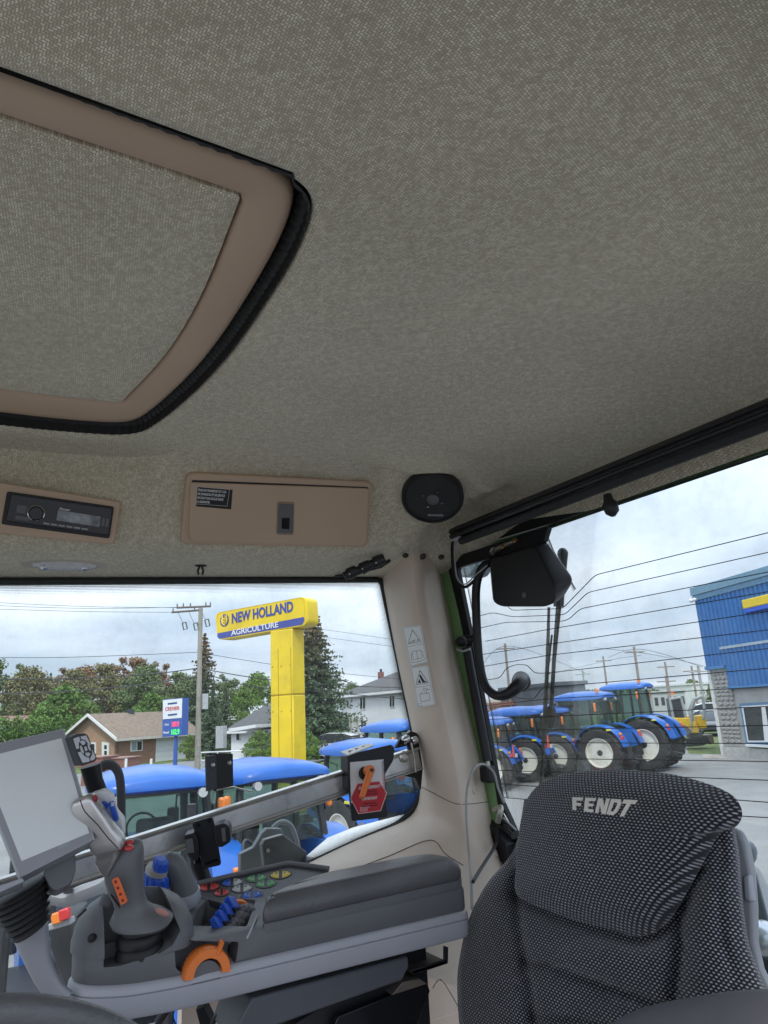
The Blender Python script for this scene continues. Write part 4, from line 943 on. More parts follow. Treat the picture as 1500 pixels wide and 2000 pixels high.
hm.add([p for r_ in hrows for p in r_], [(i*mm+j, i*mm+(j+1) % mm, (i+1)*mm+(j+1) % mm, (i+1)*mm+j) for i in range(len(hrows)-1) for j in range(mm)] + [list(range(mm))[::-1], [(len(hrows)-1)*mm+j for j in range(mm)]], huv)
hr = build(hm, 'headrest', SEATF, seat, smooth=180)
HRB = BVHTree.FromPolygons([tuple(p) for p in hm.v], hm.f)
def on_px(x, y):
    q, nn, i, d = HRB.ray_cast(EYE, ray(x, y).normalized()); q = q if q else SPt(x, y, .08)
    return q + SN*.0018
LETW = mat('cream_lettering', (.74, .70, .62), .6)
# angular bold capitals as polygons in a 0..1 box
LT = {'F': [[(0, 0), (.32, 0), (.30, .36), (.72, .36), (.76, .58), (.34, .58), (.36, .76), (.86, .76), (.92, 1), (.02, 1)]],
      'E': [[(0, 0), (.84, 0), (.86, .22), (.32, .22), (.33, .40), (.74, .40), (.77, .60), (.35, .60), (.36, .78), (.86, .78), (.92, 1), (.02, 1)]],
      'N': [[(0, 0), (.27, 0), (.28, .58), (.62, 0), (.96, 0), (.98, 1), (.70, 1), (.70, .44), (.36, 1), (.02, 1)]],
      'D': [[(0, 0), (.30, 0), (.38, .78), (.62, .78), (.66, .66), (.58, .24), (.30, .22), (.28, 0), (.66, 0), (.86, .2), (.98, .72), (.84, 1), (.02, 1), (.10, .94)]],
      'T': [[(.20, 0), (.54, 0), (.68, .76), (1.06, .76), (1.12, 1), (.0, 1), (-.05, .76), (.36, .76)]]}
TQ = [(1119, 1557), (1243, 1563), (1233, 1597), (1120, 1582)]     # picture corners of the word
def tq(u, v): v = 1-v; return on_px(lin(lin(TQ[0][0], TQ[1][0], u), lin(TQ[3][0], TQ[2][0], u), v), lin(lin(TQ[0][1], TQ[1][1], u), lin(TQ[3][1], TQ[2][1], u), v))
for i, ch in enumerate('FENDT'):
    m_ = MB(); f = lambda x, y: tq((i+x*.92)*.2 + (y-.5)*.02*i*.5, y)
    if ch == 'D':
        outer = [(0, 0), (.62, 0), (.88, .22), (.98, .74), (.80, 1), (.02, 1)]; inn = [(.33, .22), (.54, .22), (.62, .36), (.68, .68), (.60, .78), (.37, .78)]
        A_ = [f(*q) for q in outer]; B_ = [f(*q) for q in inn]; n_ = len(A_)
        vv = A_+B_; vv = vv + [p - SN*.0012 for p in vv]
        m_.add(vv, [(k, (k+1) % n_, n_+(k+1) % n_, n_+k) for k in range(n_)] + [(k+2*n_, (k+1) % n_+2*n_, (k+1) % n_, k) for k in range(n_)])
    else:
        poly = LT[ch][0]; pts = []
        for (a, b), (c, d) in zip(poly, poly[1:]+poly[:1]):
            for k in range(3): t = k/3; pts.append(f(lin(a, c, t), lin(b, d, t)))
        n_ = len(pts); m_.add(pts + [p - SN*.0012 for p in pts], [list(range(n_))] + [(k, (k+1) % n_, n_+(k+1) % n_, n_+k) for k in range(n_)])
    build(m_, 'letter', LETW, hr, smooth=0)
# grey shell behind the seat, cushion, base, left arm pad
SH = mat('seat_shell_grey', (.30, .31, .325), .38)
mb = MB(); q = [(1425, 1612), (1446, 1622), (1458, 1650), (1468, 1700), (1473, 1770), (1474, 1840), (1485, 1890), (1520, 1960), (1560, 2050), (1480, 2050), (1430, 1900)]
mb.prism([WP(x, y, SP0-SN*.03, SN) for x, y in q], -SN*.012); build(mb, 'back_shell', SH, seat, bevel=.012, segs=3)
mb = MB(); mb.prism([WP(x, y, SP0-SN*.045, SN) for x, y in [(1030, 1580)]+[(x+14, y) for x, y in LB[1:6]]+[(950, 2250), (1500, 2250)]+[(x-22, y) for x, y in RB[::-1][2:]]], -SN*.03); build(mb, 'back_panel', DGREY, seat, bevel=.004)
mb = MB(); mb.prism([WP(x, y, SP0-SN*.026, SN) for x, y in ((1449, 1710), (1463, 1706), (1468, 1762), (1452, 1758))], -SN*.012); build(mb, 'shell_cap', MGREY, seat, bevel=.003)
mb = MB(); mb.box((.76, -.42, 2.10), (.50, .52, .14)); build(mb, 'seat_cushion', SEATF, seat, bevel=.04, segs=4)
mb = MB(); mb.box((.76, -.45, 1.70), (.42, .44, .64)); build(mb, 'suspension_bellows', RUBBER, seat, bevel=.03)
mb = MB(); mb.tube(cat([WS(1180, 2130, .74), WS(1260, 2062, .70), WS(1400, 2034, .66), WS(1520, 2028, .62), WS(1700, 2040, .58)], 5), [.010]+[.034]*2+[.036]*17+[.03], 16); build(mb, 'arm_pad', mat('arm_fabric', (.075, .075, .085), .7, bs=.25, bscale=900), seat, smooth=180)

# ------------------------------------------------------------------ armrest console
H = EYE.z
con = thing('armrest_console', 'dark grey armrest console with joystick, coloured buttons and padded black armrest', 'armrest console', V((1.1, -.45, H-.345)))
PLAN = [(1.00, -.722), (1.00, -.45), (1.0, -.27), (1.012, -.205), (1.045, -.162), (1.085, -.150), (1.13, -.17), (1.18, -.215), (1.25, -.27), (1.32, -.40), (1.325, -.50), (1.29, -.555), (1.21, -.60), (1.16, -.722)]
plan = [V((p.x, p.y)) for p in rnd([(x, y, 0) for x, y in PLAN], [.02]+[.06]*12+[.02], 5)]
def pring(z, off=0.0, c=V((1.12, -.42)), tilt=None):
    out = []; n = len(plan)
    for i in range(n):
        t = (plan[(i+1) % n]-plan[i-1]).normalized(); nn = V((t.y, -t.x))
        if nn.dot(plan[i]-c) < 0: nn = -nn
        p = plan[i]+nn*off; out.append(V((p.x, p.y, H+z)))
    return out
mb = MB(); mb.loft([pring(-.340, -.02), pring(-.342, -.004), pring(-.338, 0), pring(-.317, .001), pring(-.3165, -.0012), pring(-.3155, -.0012), pring(-.315, .001), pring(-.308, 0), pring(-.305, -.004), pring(-.303, -.02)])
build(mb, 'side_trim', MGREY, con, smooth=50)
def cut(obj_mb, cutters, name, mat_, parent, **k):
    a = build(obj_mb, name+'_tmp', mat_, None, smooth=0, loc=(0, 0, 0)); objs = []
    for c in cutters:
        b = build(c, 'cutter', mat_, None, smooth=0, loc=(0, 0, 0))
        m_ = a.modifiers.new('b', 'BOOLEAN'); m_.operation = 'DIFFERENCE'; m_.object = b; m_.solver = 'EXACT'
        bpy.context.view_layer.update(); dg = bpy.context.evaluated_depsgraph_get(); me = bpy.data.meshes.new_from_object(a.evaluated_get(dg))
        a.modifiers.clear(); a.data = me; bpy.data.objects.remove(b)
    me = a.data; r = MB(); r.add([v.co.copy() for v in me.vertices], [list(p.vertices) for p in me.polygons])
    bpy.data.objects.remove(a)
    return build(r, name, mat_, parent, **k)
body = MB(); body.loft([pring(-.306, -.006), pring(-.302, -.003), pring(-.276, -.003), pring(-.270, -.006), pring(-.268, -.012)])
NOTCH = rnd([(201, 1735), (318, 1735), (335, 1790), (347, 1820), (330, 1848), (300, 1868), (230, 1898), (201, 1906)], 3)
ctb = MB(); ctb.prism([WX(x, y, 1.0)-V((.06, 0, 0)) for x, y, _ in NOTCH], V((.125, -.008, 0)))
well = MB(); well.prism([WH(x, y, -.30) for x, y, _ in rnd([(372, 1860), (382, 1828), (402, 1802), (445, 1798), (500, 1803), (482, 1862)], 5)], V((0, 0, .06)))
rec = MB(); rec.prism([WX(x, y, 1.0)-V((.02, 0, 0)) for x, y, _ in rnd([(342, 1840), (345, 1893), (354, 1902), (448, 1900), (463, 1878), (468, 1840)], 6)], V((.055, 0, 0)))
cut(body, [well, rec, ctb], 'console_body', DGREY, con, smooth=40)
# front housing round the joystick
nose = [(1.003, -.275), (1.003, -.24), (1.013, -.205), (1.043, -.168), (1.08, -.154), (1.11, -.162), (1.13, -.19), (1.135, -.235), (1.115, -.28), (1.07, -.30), (1.03, -.295)]
nz_ = [V((p.x, p.y)) for p in cat([(x, y, 0) for x, y in nose], 4, True)]; nc = V((1.065, -.225))
def nring(z, s): return [V((nc.x+(p.x-nc.x)*s, nc.y+(p.y-nc.y)*s, H+z)) for p in nz_]
dm = MB(); dm.loft([nring(-.275, 1.0), nring(-.262, 1.0), nring(-.2605, .988), nring(-.250, .96), nring(-.236, .88), nring(-.224, .74), nring(-.215, .54), nring(-.2115, .3), nring(-.211, .05)])
ctm = MB(); ctm.prism([WX(x, y, 1.0)-V((.06, 0, 0)) for x, y, _ in NOTCH], V((.138, -.010, 0)))
cut(dm, [ctm], 'front_housing', DGREY, con, smooth=42)
mb = MB(); a = WX(180, 1832, 1.028); mb.ell(a, V((.002, -.006, .0)), V((0, 0, .005)), V((.0012, .0006, .0012)), 12, 7); build(mb, 'screw_recess', BLACK, con)
mb = MB(); a = WX(160, 1783, 1.06); mb.tube([WX(152, 1791, 1.055), WX(168, 1776, 1.062)], .0014, 6); build(mb, 'vent_slot', BLACK, con)
mb = MB(); mb.tube([WX(186, 1763, 1.085), WX(214, 1752, 1.09)], .0014, 6); build(mb, 'vent_slot', BLACK, con)
mb = MB(); mb.ell(WX(346, 1803, 1.10), V((.003, -.010, 0)), V((0, 0, .006)), V((.004, 0, .002)), 12, 7); build(mb, 'screw_recess', BLACK, con)
# joystick
jb = MB(); jb.section([((226, 1882), (318, 1872), .895), ((226, 1862), (318, 1852), .895), ((230, 1848), (317, 1842)), ((236, 1842), (310, 1838)), ((228, 1838), (316, 1832)), ((231, 1824), (314, 1820)), ((240, 1818), (306, 1816)), ((234, 1814), (312, 1810)), ((238, 1802), (308, 1798))], .895, .9, 22); build(jb, 'joystick_boot', RUBBER, con, smooth=60)
gm_ = MB(); gm_.section([((247, 1640), (268, 1640)), ((236, 1648), (277, 1646)), ((214, 1674), (279, 1660)), ((205, 1700), (279, 1682)), ((207, 1718), (279, 1705)), ((213, 1738), (279, 1728)), ((222, 1757), (282, 1752)), ((226, 1772), (287, 1766)), ((222, 1783), (300, 1776)), ((217, 1793), (322, 1786)), ((222, 1802), (336, 1796)), ((238, 1808), (330, 1805)), ((250, 1808), (318, 1808))], .885, .78, 24, 2.4)
joy = build(gm_, 'joystick', DGREY, con, smooth=60)
hd_ = MB(); hd_.section([((160, 1556), (172, 1550)), ((146, 1563), (180, 1551)), ((141, 1574), (187, 1561)), ((142, 1588), (199, 1576)), ((151, 1606), (211, 1594)), ((165, 1630), (224, 1614)), ((177, 1650), (238, 1632)), ((184, 1663), (244, 1647)), ((186, 1667), (243, 1652)), ((187, 1669), (236, 1656)), ((188, 1682), (234, 1666)), ((195, 1700), (222, 1690)), ((204, 1713), (212, 1710))], .868, .56, 28, 4.6)
build(hd_, 'head_shell', SILVER, joy, smooth=60)
mb = MB(); mb.tube(cat([WS(x, y, .84) for x, y in ((157, 1563), (166, 1585), (190, 1610), (210, 1635), (231, 1657))], 5), .0007, 5); build(mb, 'shell_seam', BLACK, joy)
mb = MB(); jp = rnd([(174, 1553), (200, 1544), (217, 1554), (224, 1584), (239, 1602), (240, 1636), (226, 1618), (206, 1590), (186, 1566)], 5); mb.prism([WS(p.x, p.y, .885) for p in jp], FWD*.01); build(mb, 'button_plate', WHITEP, joy, bevel=.002)
for px_, m_ in (([(199, 1565), (206, 1564), (213, 1572), (211, 1578), (204, 1572)], BLUEP), ([(212, 1567), (222, 1563), (232, 1594), (232, 1602), (226, 1600)], BLUEP), ([(218, 1603), (227, 1608), (237, 1632), (232, 1634), (222, 1618)], BLUEP), ([(205, 1580), (214, 1586), (222, 1600), (217, 1606), (208, 1592)], mat('teal_button', (.10, .28, .38), .3))):
    mb = MB(); mb.prism([WS(p.x, p.y, .8835) for p in rnd(px_, 2, 3)], -FWD*.004); build(mb, 'button', m_, joy, bevel=.0008)
for k in range(4):
    mb = MB(); mb.tube([WS(217, 1568+4.2*k*.5, .8785), WS(223, 1567+4.2*k*.5, .8785)], .0005, 4); build(mb, 'button_rib', WHITEP, joy)
for x, y, rx_, ry_, m_, d in ((186, 1560, 5, 8, mat('dark_red', (.30, .02, .03), .35), .866), (253, 1645, 8, 4.5, REDP, .875), (252, 1656, 9, 5.5, REDP, .862), (236, 1656, 3.5, 5, REDP, .862)):
    mb = MB(); mb.ell(WS(x, y, d), RGT*(rx_*d/FPX), FWD*(rx_*d/FPX), UPV*(ry_*d/FPX), 14, 8); build(mb, 'red_button', m_, joy)
GL = WS(233, 1742, .853); gn = (-FWD*.98 - RGT*.08).normalized()
mb = MB(); mb.prism([WP(p.x, p.y, GL, gn) for p in rnd([(218, 1719), (229, 1714), (248, 1762), (236, 1769)], 2, 3)], -gn*.003); ol = build(mb, 'orange_label', mat('orange_label', (.80, .16, .05), .4), joy, bevel=.0006)
for k in range(4):
    t_ = .12+.25*k; c = (lin(223.5, 242, t_), lin(1716.5, 1765, t_)); mb = MB(); mb.prism([WP(c[0]+dx, c[1]+dy, GL, gn)+gn*.0002 for dx, dy in ((-2.5, -2), (2, -3.5), (3, 1.5), (-1.5, 3))], gn*.0003); build(mb, 'symbol', mat('brown_print', (.18, .03, .02), .5), joy, smooth=0)
mb = MB()
for k in range(8): mb.tube([WS(217+2.1*k, 1746+2.6*k, .862), WS(219+2.1*k, 1752+3.0*k, .866)], .0007, 4)
build(mb, 'thumb_wheel', BLACK, joy)
mb = MB(); mb.ell(WS(317, 1782, .868), RGT*.0088+UPV*-.003, UPV*.0045, FWD*.003, 14, 7); build(mb, 'base_emblem', mat('emblem', (.42, .20, .16), .45, bs=.5, bscale=2500), joy)
mb = MB(); mb.section([((202, 1742), (228, 1740), .91), ((196, 1752), (226, 1758), .91), ((192, 1762), (222, 1768), .91)], .91, .8, 14); build(mb, 'rear_lever', DGREY, con, smooth=60)
# rotary dials behind the joystick
kb = MB(); kb.section([((322, 1668), (334, 1664)), ((314, 1674), (348, 1670)), ((314, 1684), (358, 1680)), ((322, 1698), (367, 1696)), ((329, 1714), (375, 1712)), ((333, 1730), (382, 1728)), ((333, 1746), (388, 1740))], 1.05, .9, 20, 2.4); dial = build(kb, 'dial_cowl', DGREY, con, smooth=60)
mb = MB(); mb.section([((332, 1744), (389, 1737)), ((333, 1769), (391, 1755)), ((337, 1775), (388, 1762))], 1.05, .92, 24, 2.4); build(mb, 'dial_ring', LGREY, dial, smooth=40)
def ribbed(rows_px, d, name, n=44):
    m_ = MB(); rows = []
    for a, b, s in rows_px:
        A, B = WS(*a, d), WS(*b, d); c = (A+B)/2; ax = (B-A)/2; ay = (FWD - ax.normalized()*FWD.dot(ax.normalized())).normalized()*ax.length
        rows.append([c + (ax*math.cos(2*PI*k/n) + ay*math.sin(2*PI*k/n))*s*(1 if k % 4 < 2 else .88) for k in range(n)])
    m_.loft(rows); build(m_, name, BLUEP, dial, smooth=20)
ribbed([((284, 1699), (326, 1711), .96), ((281, 1703), (329, 1716), 1), ((281, 1722), (330, 1735), 1), ((283, 1728), (329, 1739), .96)], 1.03, 'blue_dial')
ribbed([((303, 1672), (325, 1679), .94), ((300, 1677), (329, 1686), 1), ((298, 1693), (328, 1702), 1)], 1.00, 'blue_dial')
mb = MB(); mb.section([((290, 1686), (325, 1697)), ((285, 1693), (327, 1704)), ((285, 1700), (326, 1711))], 1.025, .9, 20); build(mb, 'dial_collar', mat('warm_grey', (.34, .32, .29), .4), dial, smooth=50)
mb = MB(); mb.section([((283, 1730), (332, 1740)), ((286, 1742), (335, 1752)), ((300, 1760), (336, 1766))], 1.03, .9, 18); build(mb, 'dial_base', MGREY, dial, smooth=60)
# button panel
KP = WH(480, 1738, -.262); KN = V((-.22, .12, .97)).normalized()
def kp(x, y, h=0): return WP(x, y, KP, KN) + KN*h
mb = MB(); mb.prism([kp(p.x, p.y) for p in rnd([(388, 1729), (560, 1689), (572, 1690), (645, 1700), (610, 1712), (505, 1800), (470, 1790), (430, 1762), (392, 1752)], 5)], -KN*.012); build(mb, 'button_panel', mat('panel_grey', (.07, .07, .076), .45, bs=.2, bscale=900), con, bevel=.0015)
mb = MB(); mb.tube([kp(x, y, .003) for x, y in ((384, 1730), (470, 1710), (560, 1690), (570, 1690), (642, 1700))], .0042, 8); build(mb, 'panel_rim', DGREY, con)
YEL = mat('yellow_button', (.62, .47, .06), .35); GRN = mat('green_button', (.08, .30, .10), .35); WHB = mat('grey_button', (.48, .48, .48), .35)
for x, y, w, h, c1, c2 in ((408, 1733, 20, 7.5, REDP, REDP), (433, 1744, 15, 7, REDP, REDP), (453, 1724, 20, 7.5, BLUEP, WHB), (500.5, 1716, 20, 7.5, GRN, GRN), (548, 1709, 20, 7.5, YEL, YEL), (472.5, 1736, 19.5, 7.5, WHB, WHB), (519, 1727, 20, 7.5, GRN, GRN), (492, 1749, 20, 8, BLUEP, BLUEP)):
    cc = kp(x, y)
    ring = lambda s, hh: [kp(x + w*s*math.cos(a) + 0*y, y - h*s*math.copysign(abs(math.sin(a))**1.25, math.sin(a)) - .10*w*s*math.cos(a), hh) for a in [2*PI*k/32 for k in range(32)]]
    mb = MB(); mb.loft([ring(1.12, -.001), ring(1.12, .0008), ring(1.02, .001)]); bt = build(mb, 'keypad_button', BLACK, con, smooth=40)
    for side, cm in ((-1, c1), (1, c2)):
        o2 = []
        for k in range(17):
            a = -PI/2 + PI*k/16; aa = a if side > 0 else PI-a; xx = w*math.cos(aa)
            if abs(xx) < w*.16: xx = math.copysign(w*.16, side)
            o2.append(kp(x+xx, y - h*math.copysign(abs(math.sin(aa))**1.25, math.sin(aa))*.95 - .10*xx, .001))
        mb = MB(); mb.dome(o2, KN, .0018, 4, 3, .001); build(mb, 'button_half', cm, bt, smooth=60)
        s0_ = kp(x+side*w*.42, y-.10*side*w*.42, .0032); mb = MB(); mb.lathe(s0_, KN, [(.0016, 0), (.0016, .0003), (.0011, .0003), (.0011, 0)], 10, False); mb.tube([kp(x+side*w*.32, y, .0034), kp(x+side*w*.5, y-3, .0034)], .0003, 4); build(mb, 'symbol', INK, bt, smooth=0)
        s0_ = kp(x+side*w*.82, y-.10*side*w*.82, .0026); mb = MB(); mb.ell(s0_, V((.0009, 0, 0)), V((0, .0009, 0)), KN*.0006, 8, 5); build(mb, 'indicator_lamp', BLACK, bt)
# small half hidden orange wheel
def arcwheel(c, ux, uy, ax, ro, ri, wdt, a0, a1, name, parent, n=36, rib=.03):
    m_ = MB(); rows = []
    for k in range(n+1):
        a = lin(a0, a1, k/n); d = ux*math.cos(a)+uy*math.sin(a); s = 1 if k % 2 else 1-rib
        rows.append([c + d*q + ax*w for q, w in ((ri, -wdt), (ro*.93*s, -wdt), (ro*s, -wdt*.6), (ro*s, wdt*.6), (ro*.93*s, wdt), (ri, wdt))])
    m_.loft(rows); return build(m_, name, ORANGE, parent, smooth=28)
c_ = kp(463, 1768, -.012); arcwheel(c_, (kp(480, 1764)-kp(450, 1771)).normalized(), KN, KN.cross((kp(480, 1764)-kp(450, 1771)).normalized()), .020, .010, .004, .25, PI-.25, 'orange_thumb_wheel', con, 22)
XW = 1.004
cW = WX(402, 1896, XW); uxw = (WX(440, 1888, XW)-WX(364, 1904, XW)).normalized(); uyw = uxw.cross(V((1, 0, 0))); uyw = uyw if uyw.z > 0 else -uyw
R_ = (WX(356, 1898, XW)-cW).length
ow = arcwheel(cW - uyw*.002, uxw, uyw, V((1, 0, 0)), R_*1.02, R_*.60, .011, -.05, PI+.05, 'orange_wheel', con, 40, .025)
mb = MB(); a = 1.02; d = uxw*math.cos(a)+uyw*math.sin(a); mb.tube([cW+d*R_*.72-V((.010, 0, 0)), cW+d*R_*1.12-V((.006, 0, 0)), cW+d*R_*1.17+V((.006, 0, 0))], [.0035, .0035, .003], 10); build(mb, 'wheel_ridge', ORANGE, con, smooth=60)
mb = MB(); mb.cyl(cW - V((.004, 0, 0)) - uyw*.006, cW + V((.016, 0, 0)) - uyw*.006, R_*.60, n=28); build(mb, 'wheel_hub', DGREY, con)
# four hydraulic levers
for k in range(4):
    ox, oy = 9.3*k, -13.2*k; d = .945+.017*k
    Q = lambda x, y, dd=0: WS(x+ox, y+oy, d+dd)
    ext = Q(431, 1791, .022)-Q(417.5, 1788); F0 = [Q(408.5, 1797), Q(417.5, 1788), Q(430.5, 1811.5), Q(416.5, 1825)]
    mb = MB(); mb.prism(F0, ext); lv = build(mb, 'hydraulic_lever', BLUEP, con, smooth=0, bevel=.0012)
    mb = MB(); mb.prism([Q(412, 1812), Q(430, 1811), Q(436, 1830), Q(420, 1845)], ext*1.3); build(mb, 'lever_foot', BLACK, lv, bevel=.001)
    for q in range(6):
        u_, v_ = .25+.2*(q//2), .32+.36*(q % 2); p0 = lin(F0[0], F0[3], u_); p1 = lin(F0[1], F0[2], u_); mb = MB(); c0 = lin(p0, p1, v_); mb.ell(c0 - FWD*.0004, RGT*.0009, FWD*.0006, UPV*.0011, 6, 4); build(mb, 'grip_dot', INK, lv)
    mb = MB(); a, b = Q(441, 1814, .014), Q(468, 1824, .034)
    mb.tube([a, lin(a, b, .12), lin(a, b, .3), lin(a, b, .32), lin(a, b, .36), lin(a, b, .75), lin(a, b, .95), b], [.003, .0070, .0075, .0062, .0082, .0082, .0066, .003], 16); build(mb, 'lever_roller', DGREY, lv, smooth=40)
mb = MB(); mb.tube([WH(483, 1832, -.266), WH(503, 1788, -.266)], .0012, 6); build(mb, 'well_edge', LGREY, con)
# padded armrest
PAD = [(1.002, -.372), (1.085, -.483), (1.092, -.52), (1.092, -.66), (1.075, -.712), (1.002, -.716)]
pd = [V((p.x, p.y)) for p in rnd([(x, y, 0) for x, y in PAD], [.022, .03, .03, .03, .025, .018], 5)]; pc = V((1.048, -.56))
def padr(z, o_):
    out = []; n = len(pd)
    for i in range(n):
        t = (pd[(i+1) % n]-pd[i-1]).normalized(); nn = V((t.y, -t.x)); nn = nn if nn.dot(pd[i]-pc) > 0 else -nn
        p = pd[i]+nn*o_; out.append(V((p.x, p.y, H+z+(.006*(-p.y-.37)/.35))))
    return out
def pads(z, k): return [V((pc.x+(p.x-pc.x)*k, pc.y+(p.y-pc.y)*(1-(1-k)*.35), H+z+(.006*(-p.y-.37)/.35))) for p in pd]
mb = MB(); mb.loft([padr(-.278, -.004), padr(-.2775, 0), padr(-.2665, .0005), padr(-.2655, -.002)]); build(mb, 'pad_base', DGREY, con, smooth=40)
mb = MB(); mb.loft([padr(-.2665, -.003), padr(-.2645, .0), padr(-.254, .0005), padr(-.244, -.004), padr(-.2385, -.010), pads(-.2355, .72), pads(-.2345, .5), pads(-.234, .25), pads(-.2338, .02)]); build(mb, 'arm_cushion', LEATHER, con, smooth=60)
# underside: bracket, dark box and metal tray
def xp(px, x, t, name, m_, parent=con, **k):
    mb = MB(); mb.prism([WX(a, b, x) for a, b in px], V((t, 0, 0))); return build(mb, name, m_, parent, **k)
xp([(492, 1950), (560, 1932), (797, 1868), (800, 1888), (786, 1916), (620, 1975), (455, 2035), (470, 1990)], 1.015, .09, 'under_box', mat('under_box_grey', (.075, .078, .09), .45, bs=.2, bscale=900), bevel=.003)
xp([(620, 1972), (788, 1914), (770, 1950), (560, 2040), (480, 2060)], 1.05, .06, 'under_cover', BLACK, bevel=.002)
xp([(760, 1946), (836, 1924), (840, 1936), (812, 2010), (640, 2040), (660, 1986)], 1.03, .012, 'side_bracket', GLOSSB, bevel=.001)
xp([(766, 1944), (835, 1922), (820, 1912), (786, 1918)], 1.03, .08, 'bracket_top', mat('worn_steel', (.16, .13, .11), .5, .5, var=.4), bevel=.001)
xp([(868, 1848), (876, 1850), (875, 1882), (808, 1904), (800, 1896), (868, 1874)], 1.04, .004, 'metal_tray', BLACK, bevel=.0006)
mb = MB(); mb.prism([WX(805, 1898, 1.04), WX(872, 1877, 1.04), WX(872, 1877, 1.04)+V((.08, 0, 0)), WX(805, 1898, 1.04)+V((.08, 0, 0))], V((0, 0, -.003))); build(mb, 'metal_tray', mat('worn_steel', (.16, .13, .11), .5, .5, var=.4), con)
mb = MB(); mb.box(V((1.12, -.60, H-.62)), (.10, .16, .56)); build(mb, 'console_post', BLACK, con, bevel=.004)
for pts, r in (([(470, 1962), (440, 1975), (420, 1990), (408, 2020)], .0035), ([(476, 1966), (452, 1978), (434, 1995), (424, 2020)], .003), ([(343, 1966), (338, 1985), (345, 2005), (352, 2020)], .0011)):
    mb = MB(); mb.tube(cat([WS(x, y, .97) for x, y in pts], 5), r, 7); build(mb, 'cable', RUBBER, con)
mb = MB(); mb.prism([WS(x, y, 1.02) for x, y in ((382, 1972), (398, 1968), (418, 2010), (392, 2010))], FWD*.02); build(mb, 'relay', BLACK, con, bevel=.001)
mb = MB(); mb.ell(WS(460, 1975, .96), RGT*.008, FWD*.008, UPV*.005, 10, 6); build(mb, 'connector', STEEL, con)

# ------------------------------------------------------------------ terminal on its arm
ter = thing('terminal', 'large grey touch screen terminal on a bellows arm with a small keypad', 'terminal', WS(40, 1780, .84))
tA, tB, tC = WS(-55, 1466, .86), WS(123, 1425, .915), WS(41, 1716, .80)
tn = (tB-tA).cross(tC-tA).normalized(); tn = tn if tn.dot(FWD) < 0 else -tn
TP = lambda x, y, h=0.0: WP(x, y, tB, tn) + tn*h
mb = MB(); mb.prism([TP(p.x, p.y) for p in rnd([(-75, 1470), (123, 1425), (183, 1641), (40, 1714), (-9, 1590)], [4, 3, 5, 4, 2], 3)], -tn*.028); build(mb, 'housing', mat('terminal_grey', (.31, .315, .335), .42, bs=.15, bscale=900), ter, bevel=.0015)
mb = MB(); mb.prism([TP(x, y, .0002) for x, y in ((-70, 1490), (120, 1442), (174, 1627), (42, 1682), (-16, 1535))], tn*.0004); build(mb, 'screen', SCREEN, ter, smooth=0)
mb = MB(); mb.tube([TP(-75, 1469, -.001), TP(123, 1424, -.001), TP(184, 1641, -.001)], .0012, 5); build(mb, 'edge_highlight', MGREY, ter)
ux = (TP(140, 1646)-TP(116, 1658)).normalized(); uy = tn.cross(ux)
text('FENDT', 'lettering', LGREY, ter, TP(115, 1660, .0003), ux, uy, .0052, .0003, .03, sx=.92)
mb = MB(); mb.prism([TP(x, y, -.03) for x, y, _ in rnd([(85, 1690), (152, 1652), (152, 1690), (140, 1715), (112, 1728), (100, 1720)], 8)], -tn*.03); build(mb, 'rear_mount', DGREY, ter, bevel=.003)
mb = MB(); mb.prism([WS(x, y, .88) for x, y, _ in rnd([(87, 1694), (112, 1684), (116, 1706), (105, 1727), (92, 1716)], 6)], FWD*.02); build(mb, 'mount_cap', BLACK, ter, bevel=.002)
rows = []
for k in range(15):
    t_ = k/14; l = (lin(-22, 28, t_), lin(1760, 1836, t_)); r = (lin(86, 98, t_), lin(1716, 1800, t_)); s = 0 if k % 2 else 7
    rows.append(((l[0]+s, l[1]-s*.3), (r[0]-s, r[1]+s*.3)))
mb = MB(); mb.section(rows, .83, .95, 26); build(mb, 'bellows', RUBBER, ter, smooth=70)
mb = MB(); mb.prism([TP(x, y, .001) for x, y in ((-40, 1745), (44, 1714), (47, 1722), (-38, 1760))], -tn*.03); build(mb, 'mount_plate', MGREY, ter, bevel=.001)
mb = MB(); mb.section([((26, 1826), (92, 1802)), ((36, 1850), (94, 1832)), ((52, 1885), (98, 1868)), ((70, 1920), (108, 1898)), ((92, 1950), (122, 1922)), ((125, 1968), (140, 1938))], .86, .55, 18, 2.6); build(mb, 'support_arm', mat('arm_grey', (.34, .345, .37), .4, bs=.1, bscale=900), ter, smooth=60)
